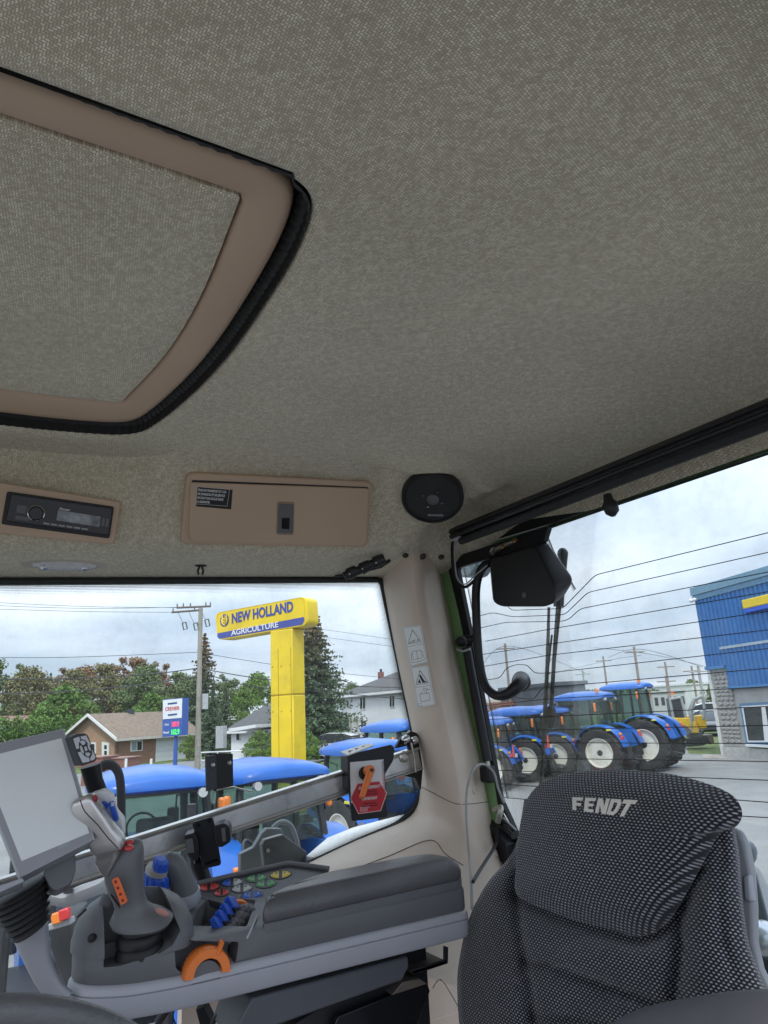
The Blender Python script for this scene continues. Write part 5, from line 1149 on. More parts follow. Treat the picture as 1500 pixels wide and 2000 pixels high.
# keypad beside the screen
kA = WS(150, 1465, .86); kn = (-FWD*.88 + RGT*.30 + UPV*.22).normalized()
KQ = lambda x, y, h=0.0: WP(x, y, kA, kn) + kn*h
kc3 = lambda pts: [(x/6.25, 1400+y/6.25) for x, y in pts]
mb = MB(); mb.prism([KQ(p.x, p.y) for p in rnd(kc3([(870, 250), (935, 212), (1040, 200), (1075, 225), (1185, 500), (1165, 545), (1010, 600), (985, 590)]), 3, 4)], FWD*.010 - RGT*.013 - UPV*.004); kpd = build(mb, 'keypad', mat('keypad_body', (.03, .03, .035), .5), ter, bevel=.002)
for pts in ([(895, 268), (968, 238), (982, 285), (962, 325), (968, 385), (935, 393)], [(985, 238), (1055, 226), (1112, 340), (1088, 346), (1045, 285), (988, 268)], [(950, 435), (988, 425), (1035, 480), (1093, 500), (1093, 545), (1010, 560)], [(1120, 388), (1168, 490), (1152, 520), (1106, 535), (1102, 505), (1128, 450)],
            [(975, 300), (1010, 285), (1045, 300), (1040, 335), (1005, 345)], [(975, 355), (995, 350), (1030, 430), (1022, 450), (990, 420)], [(1028, 365), (1052, 355), (1072, 395), (1060, 420), (1038, 415)], [(1068, 330), (1088, 335), (1110, 390), (1100, 420), (1078, 380)], [(1040, 440), (1080, 432), (1108, 450), (1085, 485), (1050, 470)]):
    mb = MB(); mb.prism([KQ(p.x, p.y, .0003) for p in rnd(kc3(pts), .9, 3)], kn*.0018); build(mb, 'keypad_key', mat('key_grey', (.50, .51, .53), .4), kpd, bevel=.0005)
mb = MB(); mb.section([((158, 1500), (196, 1490)), ((166, 1530), (200, 1520)), ((178, 1560), (212, 1552)), ((196, 1590), (224, 1580)), ((210, 1605), (232, 1600))], .925, .5, 16, 3); build(mb, 'side_arm', BLACK, ter, smooth=60)
mb = MB(); mb.tube(cat([WX(196, 1500, 1.36), WX(208, 1493, 1.36), WX(224, 1498, 1.36), WX(234, 1520, 1.36), WX(237, 1570, 1.36), WX(236, 1630, 1.36)], 5), .0095, 10, flat=.6)
tag(build(mb, 'mirror_arm', mat('matt_hose', (.05, .052, .055), .6)), 'bent dark tube standing outside the side window behind the keypad', 'tube')

# ------------------------------------------------------------------ steering wheel
def circ(a, b, c):
    u, v = b-a, c-a; n = u.cross(v).normalized(); w = u.cross(v)
    ctr = a + (u.length_squared*v.cross(w)*-1 + v.length_squared*u.cross(w)*1)*0 
    ctr = a + (w.cross(u)*v.length_squared + v.cross(w)*u.length_squared)/(2*w.length_squared)
    return ctr, n
pA, pB, pC = WS(-230, 2040, .56), WS(40, 1979, .58), WS(255, 2040, .61)
ctr, n = circ(pA, pB, pC); R_ = (pA-ctr).length
e1 = (pB-ctr).normalized(); e2 = n.cross(e1)
sw = thing('steering_wheel', 'dark steering wheel rim at the lower corner below the terminal', 'steering wheel', ctr)
mb = MB(); NN = 64
mb_rows = []
for k in range(NN+1):
    a = 2*PI*k/NN; d = e1*math.cos(a)+e2*math.sin(a)
    mb_rows.append([ctr + d*(R_ + .0155*math.cos(2*PI*j/14)) + n*.0135*math.sin(2*PI*j/14) for j in range(14)])
mb.loft(mb_rows, True, False); build(mb, 'rim', LEATHER, sw, smooth=180)
for a in (-.62, PI*.75, PI*1.25):
    d = e1*math.cos(a)+e2*math.sin(a); mb = MB(); mb.tube([ctr+d*R_*.98, ctr+d*R_*.6-n*.01, ctr+d*R_*.2-n*.02], [.012, .012, .016], 10, flat=1.6); build(mb, 'spoke', MGREY, sw, smooth=60)
mb = MB(); mb.lathe(ctr-n*.03, n, [(R_*.30, 0), (R_*.30, .02), (R_*.25, .03), (.001, .032)], 24); build(mb, 'hub', DGREY, sw)
mb = MB(); mb.cyl(ctr-n*.03, V((ctr.x+.25, ctr.y+.25, 1.42)), .035, .05, 14); build(mb, 'column', BLACK, sw)
# ------------------------------------------------------------------ outside: ground
ASPH = mat('asphalt_yard', (.215, .213, .208), .9, vs=.9, var=.14, bs=.5, bscale=60, dist=.01, dirt=((.13, .13, .13), .25, .6))
g = MB(); g.add([(-600, -600, 0), (700, -600, 0), (700, 600, 0), (-600, 600, 0)], [(0, 1, 2, 3)]); build(g, 'ground', ASPH, kind='structure')
GRASS = mat('grass_ground', (.09, .13, .03), .95, vs=2.5, var=.5, bs=.8, bscale=40, dist=.03, dirt=((.22, .18, .12), .6, .6))
def sheet(name, pts, z, m_): 
    mb = MB(); mb.add([V((p[0], p[1], z)) for p in pts], [list(range(len(pts)))]); return build(mb, name, m_, kind='structure')
def G2(x, y): p = GR(x, y); return (p.x, p.y)
sheet('grass_verge', [(31, 60), (31, -12), (46, -34), (50, -30), (35, -8), (35, 60)], .004, GRASS)
sheet('road', [(36, 80), (36, -10), (54, -36), (62, -30), (45, 0), (45, 80)], .004, mat('road_asphalt', (.19, .19, .195), .9, vs=.8, bs=.4, bscale=60, dist=.01))
sheet('lawn', [(46, 90), (46, 0), (64, -28), (140, -60), (220, 90)], .004, GRASS)
sheet('grass_strip', [G2(1345, 1472), G2(1372, 1474), G2(1418, 1474), G2(1400, 1425), G2(1370, 1426), G2(1335, 1440)], .004, GRASS)
sheet('gravel_patch', [G2(1372, 1481), G2(1420, 1482), G2(1416, 1474), G2(1372, 1473)], .008, mat('gravel_soil', (.30, .27, .23), .95, vs=3, var=.3, bs=.9, bscale=30, dist=.03))
sheet('field', [(60, -40), (150, -66), (320, -400), (150, -420), (40, -120)], .004, GRASS)
# asphalt curb line on the right
# ------------------------------------------------------------------ trees
def leafmat(name, lo, hi, brown=None):
    m, t, b = base(name)
    gi = t.nodes.new('ShaderNodeNewGeometry'); f = gi.outputs['Random Per Island']
    n = noi(t, .9, 3); f2 = mth(t, 'ADD', mth(t, 'MULTIPLY', f, .55), mth(t, 'MULTIPLY', n, .5))
    c = mixc(t, f2, lo, hi)
    if brown:
        tcn = t.nodes.new('ShaderNodeTexCoord'); s = t.nodes.new('ShaderNodeSeparateXYZ'); t.links.new(tcn.outputs['Generated'], s.inputs[0])
        mr = t.nodes.new('ShaderNodeMapRange'); mr.inputs['From Min'].default_value = brown[1]; mr.inputs['From Max'].default_value = 1.0; mr.inputs['To Max'].default_value = .9
        t.links.new(mth(t, 'ADD', s.outputs[2], mth(t, 'MULTIPLY', mth(t, 'SUBTRACT', f, .5), .35)), mr.inputs[0]); c = mixc(t, mr.outputs[0], c, brown[0])
    t.links.new(c, b.inputs['Base Color']); b.inputs['Roughness'].default_value = .7; b.inputs['Specular IOR Level'].default_value = .25
    return m
LF1 = leafmat('leaf_green', (.07, .10, .04), (.20, .26, .11)); LF2 = leafmat('leaf_olive', (.11, .11, .05), (.29, .26, .12)); LF3 = leafmat('leaf_rust_reflection', (.15, .095, .05), (.34, .21, .11))  # rust leaves carry a reddish window reflection in their colour
LFB = leafmat('leaf_bright', (.06, .12, .02), (.21, .32, .07)); NDL = leafmat('spruce_needles', (.04, .066, .038), (.13, .185, .10)); NDLB = leafmat('spruce_needles_brown_top', (.04, .066, .038), (.13, .185, .10), ((.22, .115, .05), .5))  # second spruce material turns brown towards the top of the crown
CED = leafmat('cedar_green', (.055, .12, .022), (.17, .28, .06))
BARK = mat('bark', (.12, .09, .065), .9, var=.3, vs=8, bs=.8, bscale=20, dist=.03)
def leaf(mb_v, mb_f, p, s, rng, up=.0):
    n = V((rng.gauss(0, 1), rng.gauss(0, 1), rng.gauss(0, 1)+up)); n.normalize(); a = n.orthogonal().normalized(); b = n.cross(a); r = rng.random()*6.28
    a, b = a*math.cos(r)+b*math.sin(r), b*math.cos(r)-a*math.sin(r); o = len(mb_v); k = s*(.7+.6*rng.random())
    mb_v += [p-a*k*.5, p+b*k*.32, p+a*k*.5, p-b*k*.32]; mb_f.append([o, o+1, o+2, o+3])
CROWN = {}
def broad_mesh(seed, h, w, ncl=60, per=46, ls=.5, base_=.22, col=LF1, pointy=.0):
    rng = random.Random(seed); v, f = [], []
    lobes = [(rng.uniform(0, 6.28), rng.uniform(.15, .6), rng.uniform(.35, .95), rng.uniform(.3, .55)) for _ in range(9)]
    for c in range(ncl):
        a, rr, zz, lr = lobes[rng.randrange(9)]
        zf = min(max(zz + rng.gauss(0, .14), 0), 1.02); wid = math.sin(min(max(zf*.82+.14, 0), 1)*PI)**.7*(1-pointy*zf)
        aa = a + rng.gauss(0, .9); r = w*.5*wid*math.sqrt(rng.random())*1.05
        ce = V((math.cos(aa)*r, math.sin(aa)*r, h*(base_+(1-base_)*zf))); cs = w*.11*rng.uniform(.6, 1.3)
        for q in range(per):
            d = V((rng.gauss(0, 1), rng.gauss(0, 1), rng.gauss(0, .7))); d = d.normalized()*cs*rng.random()**.4; leaf(v, f, ce+d, ls, rng, .5)
    return v, f
def conifer_mesh(seed, h, w, ls=.5, tiers=26, br=9, base_=.1):
    rng = random.Random(seed); v, f = [], []
    for t in range(tiers):
        zf = t/(tiers-1); z = h*(base_+(1-base_)*zf)
        L = w*.5*(1-zf)**.85*rng.uniform(.8, 1.1)+.12
        for k in range(br):
            a = rng.random()*6.28; l = L*rng.uniform(.6, 1.12); n = max(int(l/ls*5.0), 3)
            for q in range(n):
                u = (q+rng.random())/n; p = V((math.cos(a)*l*u, math.sin(a)*l*u, z - l*.28*u + l*.16*u*u + rng.gauss(0, .05))); p += V((rng.gauss(0, .12), rng.gauss(0, .12), -abs(rng.gauss(0, .12))))*l*.35
                leaf(v, f, p, ls*(1.15-.45*u), rng, .2)
    return v, f
def tree(name, label, x, y, h, crown, m_, group=None, tr=.16, cat_='tree', trunk_to=.6, z=0.0, scale=1.0, rz=0.0):
    t = thing(name, label, cat_, (x, y, z), group, rz)
    key = (id(crown[0]), m_.name)
    if key not in CROWN:
        mb = MB(); mb.v, mb.f = crown; mb.uv = [(0, 0)]*len(mb.v); o = build(mb, 'crown', m_, t, smooth=0, local=True); CROWN[key] = o.data
    else:
        o = bpy.data.objects.new('crown', CROWN[key]); COL.objects.link(o); o.parent = t
    t.scale = (scale, scale, scale)
    rng = random.Random(int(x*13+y*7)); mb = MB(); pts = [V((0, 0, -.05))]
    for k in range(1, 5): pts.append(V((rng.gauss(0, .06)*k, rng.gauss(0, .06)*k, h*trunk_to*k/4)))
    mb.tube(pts, [tr*1.3, tr, tr*.8, tr*.6, tr*.3], 8); build(mb, 'trunk', BARK, t, local=True)
    return t
B1 = broad_mesh(1, 10, 6.5, 64, 84, .30); B2 = broad_mesh(2, 11, 5.0, 52, 80, .28); B3 = broad_mesh(3, 9, 7.0, 84, 90, .30); B4 = broad_mesh(4, 11.5, 4.2, 44, 70, .26)
BB = broad_mesh(9, 3.2, 3.2, 60, 110, .15, .02); C1 = conifer_mesh(5, 13, 10.5, .34, 36, 15); C2 = conifer_mesh(6, 11, 6.6, .34, 30, 12); C3 = conifer_mesh(7, 9, 4.6, .32, 26, 10)
def groundat(px, d): p = WD(px, 1400, d); return p.x, p.y
def hfor(px, ytop, d): return WD(px, ytop, d).z
# (px, top y, distance, crown, crown height, leaf, label)
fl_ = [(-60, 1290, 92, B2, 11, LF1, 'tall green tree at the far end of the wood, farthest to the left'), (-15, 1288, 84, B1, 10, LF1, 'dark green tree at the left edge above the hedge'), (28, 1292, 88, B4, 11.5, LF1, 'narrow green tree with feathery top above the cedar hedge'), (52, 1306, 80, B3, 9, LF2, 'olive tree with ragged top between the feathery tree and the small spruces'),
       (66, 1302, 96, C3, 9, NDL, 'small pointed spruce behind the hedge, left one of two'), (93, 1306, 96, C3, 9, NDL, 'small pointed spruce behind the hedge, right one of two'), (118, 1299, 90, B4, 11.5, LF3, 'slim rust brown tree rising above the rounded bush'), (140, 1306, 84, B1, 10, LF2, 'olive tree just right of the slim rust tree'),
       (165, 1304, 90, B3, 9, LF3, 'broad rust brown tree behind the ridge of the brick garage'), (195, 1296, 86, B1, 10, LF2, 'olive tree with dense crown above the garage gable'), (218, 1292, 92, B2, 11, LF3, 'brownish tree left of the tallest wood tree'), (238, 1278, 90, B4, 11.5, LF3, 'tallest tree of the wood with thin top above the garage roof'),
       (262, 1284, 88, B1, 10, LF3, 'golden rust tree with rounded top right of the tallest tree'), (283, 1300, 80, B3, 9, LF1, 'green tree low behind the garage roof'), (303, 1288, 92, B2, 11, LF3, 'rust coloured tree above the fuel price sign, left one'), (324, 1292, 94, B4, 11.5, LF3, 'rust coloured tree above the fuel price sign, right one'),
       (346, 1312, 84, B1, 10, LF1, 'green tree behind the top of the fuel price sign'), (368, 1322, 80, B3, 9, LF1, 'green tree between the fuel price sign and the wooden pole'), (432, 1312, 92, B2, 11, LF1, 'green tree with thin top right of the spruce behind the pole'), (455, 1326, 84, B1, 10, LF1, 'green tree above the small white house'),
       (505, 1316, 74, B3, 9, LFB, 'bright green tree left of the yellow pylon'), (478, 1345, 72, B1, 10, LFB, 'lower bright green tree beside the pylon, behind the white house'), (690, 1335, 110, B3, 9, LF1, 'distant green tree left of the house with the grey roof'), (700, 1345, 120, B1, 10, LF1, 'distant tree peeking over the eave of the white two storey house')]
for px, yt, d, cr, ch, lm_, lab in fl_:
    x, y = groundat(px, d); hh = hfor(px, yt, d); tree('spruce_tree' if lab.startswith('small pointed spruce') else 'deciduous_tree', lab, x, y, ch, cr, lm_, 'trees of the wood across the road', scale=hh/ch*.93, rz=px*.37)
x, y = groundat(397, 66); tree('spruce_tree', 'spruce with brown top behind the wooden utility pole', x, y, 11, C2, NDLB, None, .16, trunk_to=.95, scale=hfor(395, 1240, 66)/11)
x, y = groundat(612, 52); tree('spruce_tree', 'tall spruce with brown top behind the yellow pylon sign', x, y, 13, C1, NDLB, None, .2, trunk_to=.96, scale=hfor(612, 1180, 52)/13)
x, y = groundat(645, 64); tree('spruce_tree', 'shorter dark spruce between the pylon and the two storey house', x, y, 9, C3, NDL, None, .16, trunk_to=.95, scale=hfor(645, 1335, 64)/9*1.0)
x, y = groundat(415, 58); tree('spruce_tree', 'dark low spruce right of the wooden pole', x, y, 11, C2, NDL, None, .16, trunk_to=.95, scale=hfor(425, 1345, 58)/11)
x, y = groundat(440, 60); tree('spruce_tree', 'dark bushy spruce left of the small white house', x, y, 9, C3, NDL, None, .16, trunk_to=.95, scale=hfor(440, 1368, 60)/9*1.25)
x, y = groundat(125, 66); tree('round_bush', 'large rounded bright green cedar behind the hedge', x, y, 3.2, BB, CED, None, .1, 'bush', .4, scale=hfor(125, 1350, 66)/3.2)
x, y = groundat(297, 72); tree('round_bush', 'pointed bright green bush above the garage roof', x, y, 3.2, BB, CED, None, .1, 'bush', .4, scale=hfor(297, 1362, 72)/3.2)
for px, yt, d, lab in ((508, 1432, 44, 'yellow green shrub left of the pylon foot'), (592, 1430, 44, 'yellow green shrub right of the pylon foot'), (372, 1440, 58, 'small yellow green shrub beside the garage, left of the pole')):
    x, y = groundat(px, d); tree('shrub', lab, x, y, 3.2, BB, LFB, None, .04, 'shrub', .4, scale=max(hfor(px, yt, d), .6)/3.2)
# far wood behind: one mass of crowns
rng = random.Random(77); v, f = [], []
for k in range(60):
    px = -120 + k*11.5; d = rng.uniform(104, 124); x, y = groundat(px, d); hh = rng.uniform(5.0, 6.6)
    if px > 340: hh *= .78
    for q in range(260):
        a = rng.random()*6.28; zf = rng.random(); r = 3.4*math.sin(min(zf*.75+.25, 1)*PI)**.6*math.sqrt(rng.random()); leaf(v, f, V((x+math.cos(a)*r, y+math.sin(a)*r, hh*zf)), .8, rng, .4)
mb = MB(); mb.add(v, f); o = build(mb, 'woods', LF1, smooth=0, kind='stuff'); o['label'] = 'far green wood filling in behind the row of trees'
# cedar hedge
x0, y0 = groundat(-90, 56); x1, y1 = groundat(165, 62); rng = random.Random(5); v, f = [], []
for k in range(15000):
    t = rng.random(); zt = hfor(40, 1404, 58); z = rng.random()**.7*zt; o_ = rng.gauss(0, .35)*(1.1-.5*z/zt); dx, dy = (y1-y0), -(x1-x0); L = math.hypot(dx, dy)
    leaf(v, f, V((lin(x0, x1, t)+dx/L*o_, lin(y0, y1, t)+dy/L*o_, z*(1+.06*math.sin(t*60)))), .17, rng, .1)
mb = MB(); mb.add(v, f); tag(build(mb, 'cedar_hedge', CED, smooth=0), 'long trimmed bright green cedar hedge behind the terminal', 'hedge')

# ------------------------------------------------------------------ houses on the left
def grd(p): return V((p.x, p.y, 0))
def wallbox(mb, a, b, t, z0, z1, out):
    """wall slab from a to b (ground points), thickness t inward of normal out"""
    mb.prism([V((a.x, a.y, z0)), V((b.x, b.y, z0)), V((b.x, b.y, z1)), V((a.x, a.y, z1))], -out*t)
def facept(x, y, a, n): return WP(x, y, a, n)
BRICK = None
def brickmat(name, c1, c2, mortar, sx=.22, sy=.07):
    m, t, b = base(name); tcn = t.nodes.new('ShaderNodeTexCoord'); br = t.nodes.new('ShaderNodeTexBrick')
    mp = t.nodes.new('ShaderNodeMapping'); mp.inputs['Rotation'].default_value = (PI/2, 0, 0); s = t.nodes.new('ShaderNodeSeparateXYZ'); t.links.new(tcn.outputs['Object'], s.inputs[0])
    cbn = t.nodes.new('ShaderNodeCombineXYZ'); t.links.new(mth(t, 'ADD', s.outputs[0], s.outputs[1]), cbn.inputs[0]); t.links.new(s.outputs[2], cbn.inputs[1]); t.links.new(cbn.outputs[0], br.inputs['Vector'])
    br.inputs['Scale'].default_value = 1; br.inputs['Brick Width'].default_value = sx; br.inputs['Row Height'].default_value = sy; br.inputs['Mortar Size'].default_value = .006
    for k, c in (('Color1', c1), ('Color2', c2), ('Mortar', mortar)): br.inputs[k].default_value = (*c, 1)
    t.links.new(br.outputs[0], b.inputs['Base Color']); b.inputs['Roughness'].default_value = .9; return m
BRK = brickmat('brown_brick', (.24, .11, .065), (.29, .15, .095), (.30, .20, .15)); BRKL = brickmat('light_brown_brick', (.33, .19, .12), (.38, .23, .15), (.36, .26, .19))
SHG = mat('roof_shingle', (.21, .155, .115), .9, vs=5, var=.25, bs=.6, bscale=14, dist=.03); SHD = mat('dark_shingle', (.09, .088, .09), .9, vs=5, var=.2, bs=.6, bscale=14, dist=.03)
WTR = mat('white_trim', (.72, .72, .72), .5, var=.04); WSD = mat('white_siding', (.74, .74, .75), .55, var=.03); DKW = mat('dark_window', (.03, .035, .04), .12, spec=.8); DOORW = mat('white_door', (.70, .72, .75), .5, var=.03)
def quad3(mb, pts, off): mb.prism(pts, off)
def facade_rect(mb, a, n, px, t, lift=0.0):
    mb.prism([WP(x, y, a, n) + n*lift for x, y in px], n*t)
# brick garage
A = GR(226, 1497); A.z = 0
Bq = WD(379, 1482, math.hypot(A.x, A.y)*1.10); Bq.z = 0
u = (Bq-A).normalized(); n1 = V((u.y, -u.x, 0)); n1 = n1 if n1.dot(EYE-A) > 0 else -n1     # long wall
eave = WP(226, 1437, A, n1).z; Lw = (Bq-A).length
n2 = -u
best = min((abs(topx(A - n1*w + V((0, 0, eave)))[0]-131), w) for w in [k*.1 for k in range(20, 140)])[1]; Cg = A - n1*best; Dg = Bq - n1*best
ridge = eave + max((WP(178, 1397, A - n1*best/2, n2).z - eave), .8)
gar = thing('brick_garage', 'brown brick garage with shingle roof, white door and white gable trim', 'garage', (A+Dg)/2)
mb = MB(); wallbox(mb, A, Bq, .2, 0, eave, n1); wl_ = build(mb, 'front_wall', BRK, gar)
mb = MB(); wallbox(mb, Dg, Cg, .2, 0, eave, -n1); build(mb, 'rear_wall', BRK, gar)
M1, M2 = (A+Cg)/2, (Bq+Dg)/2
for p0, p1, mid, nn in ((A, Cg, M1, n2), (Bq, Dg, M2, -n2)):
    mb = MB(); mb.prism([V((p0.x, p0.y, 0)), V((p1.x, p1.y, 0)), V((p1.x, p1.y, eave)), V((mid.x, mid.y, ridge-.05)), V((p0.x, p0.y, eave))], -nn*.2); build(mb, 'gable_wall', BRKL, gar)
ovr = .45
for s, e0, e1 in ((1, A, Bq), (-1, Cg, Dg)):
    nn = n1*s; sl_ = (ridge-eave)/(best/2); lo = eave - sl_*ovr
    a, b = e0 + nn*ovr - u*ovr, e1 + nn*ovr + u*ovr; r0, r1 = M1 - u*ovr, M2 + u*ovr
    mb = MB(); mb.prism([V((a.x, a.y, lo)), V((b.x, b.y, lo)), V((r1.x, r1.y, ridge)), V((r0.x, r0.y, ridge))], (0, 0, .10)); rf_ = build(mb, 'roof', SHG, gar)
    mb = MB(); mb.prism([V((a.x, a.y, lo-.12)), V((b.x, b.y, lo-.12)), V((b.x, b.y, lo+.08)), V((a.x, a.y, lo+.08))], nn*.06); build(mb, 'fascia_board', mat('beige_trim_outside', (.55, .50, .44), .6), rf_)
    mb = MB(); mb.prism([V((a.x, a.y, lo-.10)), V((r0.x, r0.y, ridge-.08)), V((r0.x, r0.y, ridge+.13)), V((a.x, a.y, lo+.13))], -u*.06); build(mb, 'barge_board', WTR, rf_)
mb = MB(); facade_rect(mb, A, n1, [(305, 1438), (363, 1433), (362, 1482), (303, 1489)], .03, .003); dr = build(mb, 'garage_door', DOORW, gar)
for k in range(1, 5):
    mb = MB(); y0_, y1_ = lin(1438, 1489, k/5), lin(1433, 1482, k/5); mb.tube([WP(304, y0_, A, n1)+n1*.034, WP(362, y1_, A, n1)+n1*.034], .012, 4); build(mb, 'panel_joint', mat('joint_grey', (.5, .52, .55), .6), dr)
mb = MB(); facade_rect(mb, A, n1, [(254, 1447), (278, 1445), (277, 1466), (254, 1468)], .06, .003); w_ = build(mb, 'window', WTR, gar)
for xa, xb in ((256.5, 265.5), (267, 275.5)):
    mb = MB(); facade_rect(mb, A, n1, [(xa, 1449), (xb, 1448), (xb, 1464.5), (xa, 1465.5)], .01, .062); build(mb, 'pane', DKW if xa > 260 else mat('pale_pane', (.30, .33, .36), .15), w_)
mb = MB(); facade_rect(mb, A, n2, [(200, 1449), (214, 1451), (213, 1484), (200, 1481)], .06, .003); d_ = build(mb, 'door', WTR, gar)
for ya, yb in ((1455, 1463), (1466, 1474)):
    mb = MB(); facade_rect(mb, A, n2, [(205, ya), (210, ya+.6), (210, yb+.6), (205, yb)], .01, .062); build(mb, 'pane', DKW, d_)
mb = MB(); facade_rect(mb, A, n2, [(176, 1450), (188, 1450), (188, 1472), (176, 1470)], .06, .003); w_ = build(mb, 'window', WTR, gar)
mb = MB(); facade_rect(mb, A, n2, [(179, 1453), (186, 1453), (186, 1469), (179, 1468)], .01, .062); build(mb, 'pane', DKW, w_)
mb = MB(); p = lin(M1, M2, .45); mb.box(V((p.x, p.y, ridge+.2)), (.5, .5, .35)); build(mb, 'roof_vent', mat('vent_dark', (.04, .05, .06), .5), gar)
# low brick posts / planters in front of the garage
RB_ = brickmat('red_brick', (.22, .08, .06), (.27, .11, .085), (.2, .15, .13))
for i, (pxs_, lab) in enumerate((((200, 229), 'low red brick wall by the garage gable'), ((243, 273), 'low red brick pier in front of the garage window'))):
    a = WD(pxs_[0], 1500, 40); b = WD(pxs_[1], 1500, 41); a.z = b.z = 0; zt = WD(pxs_[0], 1480+2*i, 40).z; e = (b-a).normalized(); nn = V((e.y, -e.x, 0)); mb = MB(); mb.prism([V((a.x, a.y, 0)), V((b.x, b.y, 0)), V((b.x, b.y, zt)), V((a.x, a.y, zt))], -nn*1.2); w_ = build(mb, 'brick_wall', RB_); tag(w_, lab, 'wall')
    mb = MB(); c_ = (a+b)/2; mb.prism([V((a.x, a.y, zt+.003))-e*.05+nn*.05, V((b.x, b.y, zt+.003))+e*.05+nn*.05, V((b.x, b.y, zt+.003))+e*.05-nn*1.25, V((a.x, a.y, zt+.003))-e*.05-nn*1.25], (0, 0, .06)); build(mb, 'coping', mat('coping', (.28, .16, .13), .8), w_)
for px, lab in ((246, 'thin white marker post left of the garage door'), (295, 'white marker post just before the garage door')):
    p = WD(px, 1495, 36); mb = MB(); mb.cyl(V((p.x, p.y, 0)), V((p.x, p.y, WD(px, 1482, 36).z)), .06, n=8); tag(build(mb, 'marker_post', WTR), lab, 'post')
# far house roof at the left edge
p = WD(18, 1410, 70); p.z = 0; t = thing('far_house', 'far bungalow roof with white gable behind the hedge at the left edge', 'house', p); ux = V((.55, .83, 0)); nn = V((.83, -.55, 0))
ze, zr = WD(40, 1424, 70).z, WD(16, 1401, 70).z
for s in (-1, 1):
    mb = MB(); mb.prism([p - ux*6*s*0 + V((0, 0, zr)) - nn*4, p + V((0, 0, zr)) + nn*5, p + ux*2.2*s + V((0, 0, ze)) + nn*5, p + ux*2.2*s + V((0, 0, ze)) - nn*4], (0, 0, .12)); build(mb, 'roof', mat('red_shingle', (.24, .13, .10), .9, vs=5, var=.2), t)
    mb = MB(); mb.prism([p + V((0, 0, zr-.1)) - nn*4.02, p + ux*2.3*s + V((0, 0, ze-.12)) - nn*4.02, p + ux*2.3*s + V((0, 0, ze+.14)) - nn*4.02, p + V((0, 0, zr+.16)) - nn*4.02], -nn*.08); build(mb, 'barge_board', WTR, t)
mb = MB(); mb.prism([p - ux*2 - nn*3.6, p + ux*2 - nn*3.6, p + ux*2 - nn*3.6 + V((0, 0, ze)), p - nn*3.6 + V((0, 0, zr-.1)), p - ux*2 - nn*3.6 + V((0, 0, ze))], nn*7); build(mb, 'wall', mat('grey_siding', (.42, .42, .40), .7), t)
mb = MB(); mb.prism([p + ux*2.2 + V((0, 0, zr-.5)), p + ux*9 + V((0, 0, zr-.6)), p + ux*9 + nn*-3 + V((0, 0, ze)), p + ux*2.2 - nn*3 + V((0, 0, ze))], (0, 0, .12)); build(mb, 'side_roof', mat('red_shingle', (.24, .13, .10), .9, vs=5, var=.2), t)

def gable_house(name, label, a_px, b_px, d0, d1, eave_y, depth, ridge_h, wallm, roofm, hip=0.0):
    a, b = WD(a_px, 1400, d0), WD(b_px, 1400, d1); a.z = b.z = 0; u = (b-a).normalized(); n = V((u.y, -u.x, 0)); n = n if n.dot(EYE-a) > 0 else -n
    ze = WP(a_px, eave_y, a, n).z; t = thing(name, label, 'house', (a+b)/2 - n*depth/2); c, d = b-n*depth, a-n*depth
    mb = MB(); mb.prism([V((q.x, q.y, 0)) for q in (a, b, c, d)], (0, 0, ze)); build(mb, 'wall', wallm, t)
    zr = ze+ridge_h; m0, m1 = (a+d)/2 - u*.4 + u*hip, (b+c)/2 + u*.4 - u*hip*.6; e = .4
    for q0, q1, s in ((a, b, 1), (d, c, -1)):
        o0, o1 = q0 + n*s*e - u*.4, q1 + n*s*e + u*.4; zl = ze - ridge_h/(depth/2)*e
        mb = MB(); mb.prism([V((o0.x, o0.y, zl)), V((o1.x, o1.y, zl)), V((m1.x, m1.y, zr)), V((m0.x, m0.y, zr))], (0, 0, .14)); r_ = build(mb, 'roof', roofm, t)
        mb = MB(); mb.prism([V((o0.x, o0.y, zl-.1)), V((o1.x, o1.y, zl-.1)), V((o1.x, o1.y, zl+.1)), V((o0.x, o0.y, zl+.1))], n*s*.05); build(mb, 'fascia_board', WTR, r_)
    if hip:
        zl = ze - ridge_h/(depth/2)*e; o0, o1 = a + n*e - u*.4, d - n*e - u*.4
        mb = MB(); mb.prism([V((o0.x, o0.y, zl)), V((o1.x, o1.y, zl)), V((m0.x, m0.y, zr))], (0, 0, .13)); build(mb, 'roof', roofm, t)
        p0_, p1_ = b + n*e + u*.4, c - n*e + u*.4; mb = MB(); mb.prism([V((p0_.x, p0_.y, zl)), V((p1_.x, p1_.y, zl)), V((m1.x, m1.y, zr))], (0, 0, .13)); build(mb, 'roof', roofm, t)
        mb = MB(); mb.prism([V((o0.x, o0.y, zl-.1)), V((o1.x, o1.y, zl-.1)), V((o1.x, o1.y, zl+.1)), V((o0.x, o0.y, zl+.1))], -u*.05); build(mb, 'fascia_board', WTR, t)
    for q0, q1, s in (() if hip else ((a, d, -1), (b, c, 1))):
        mm = (q0+q1)/2; mb = MB(); mb.prism([V((q0.x, q0.y, ze)), V((q1.x, q1.y, ze)), V((mm.x, mm.y, zr-.1))], u*s*.05); build(mb, 'gable_wall', wallm, t)
    return t, a, n, u
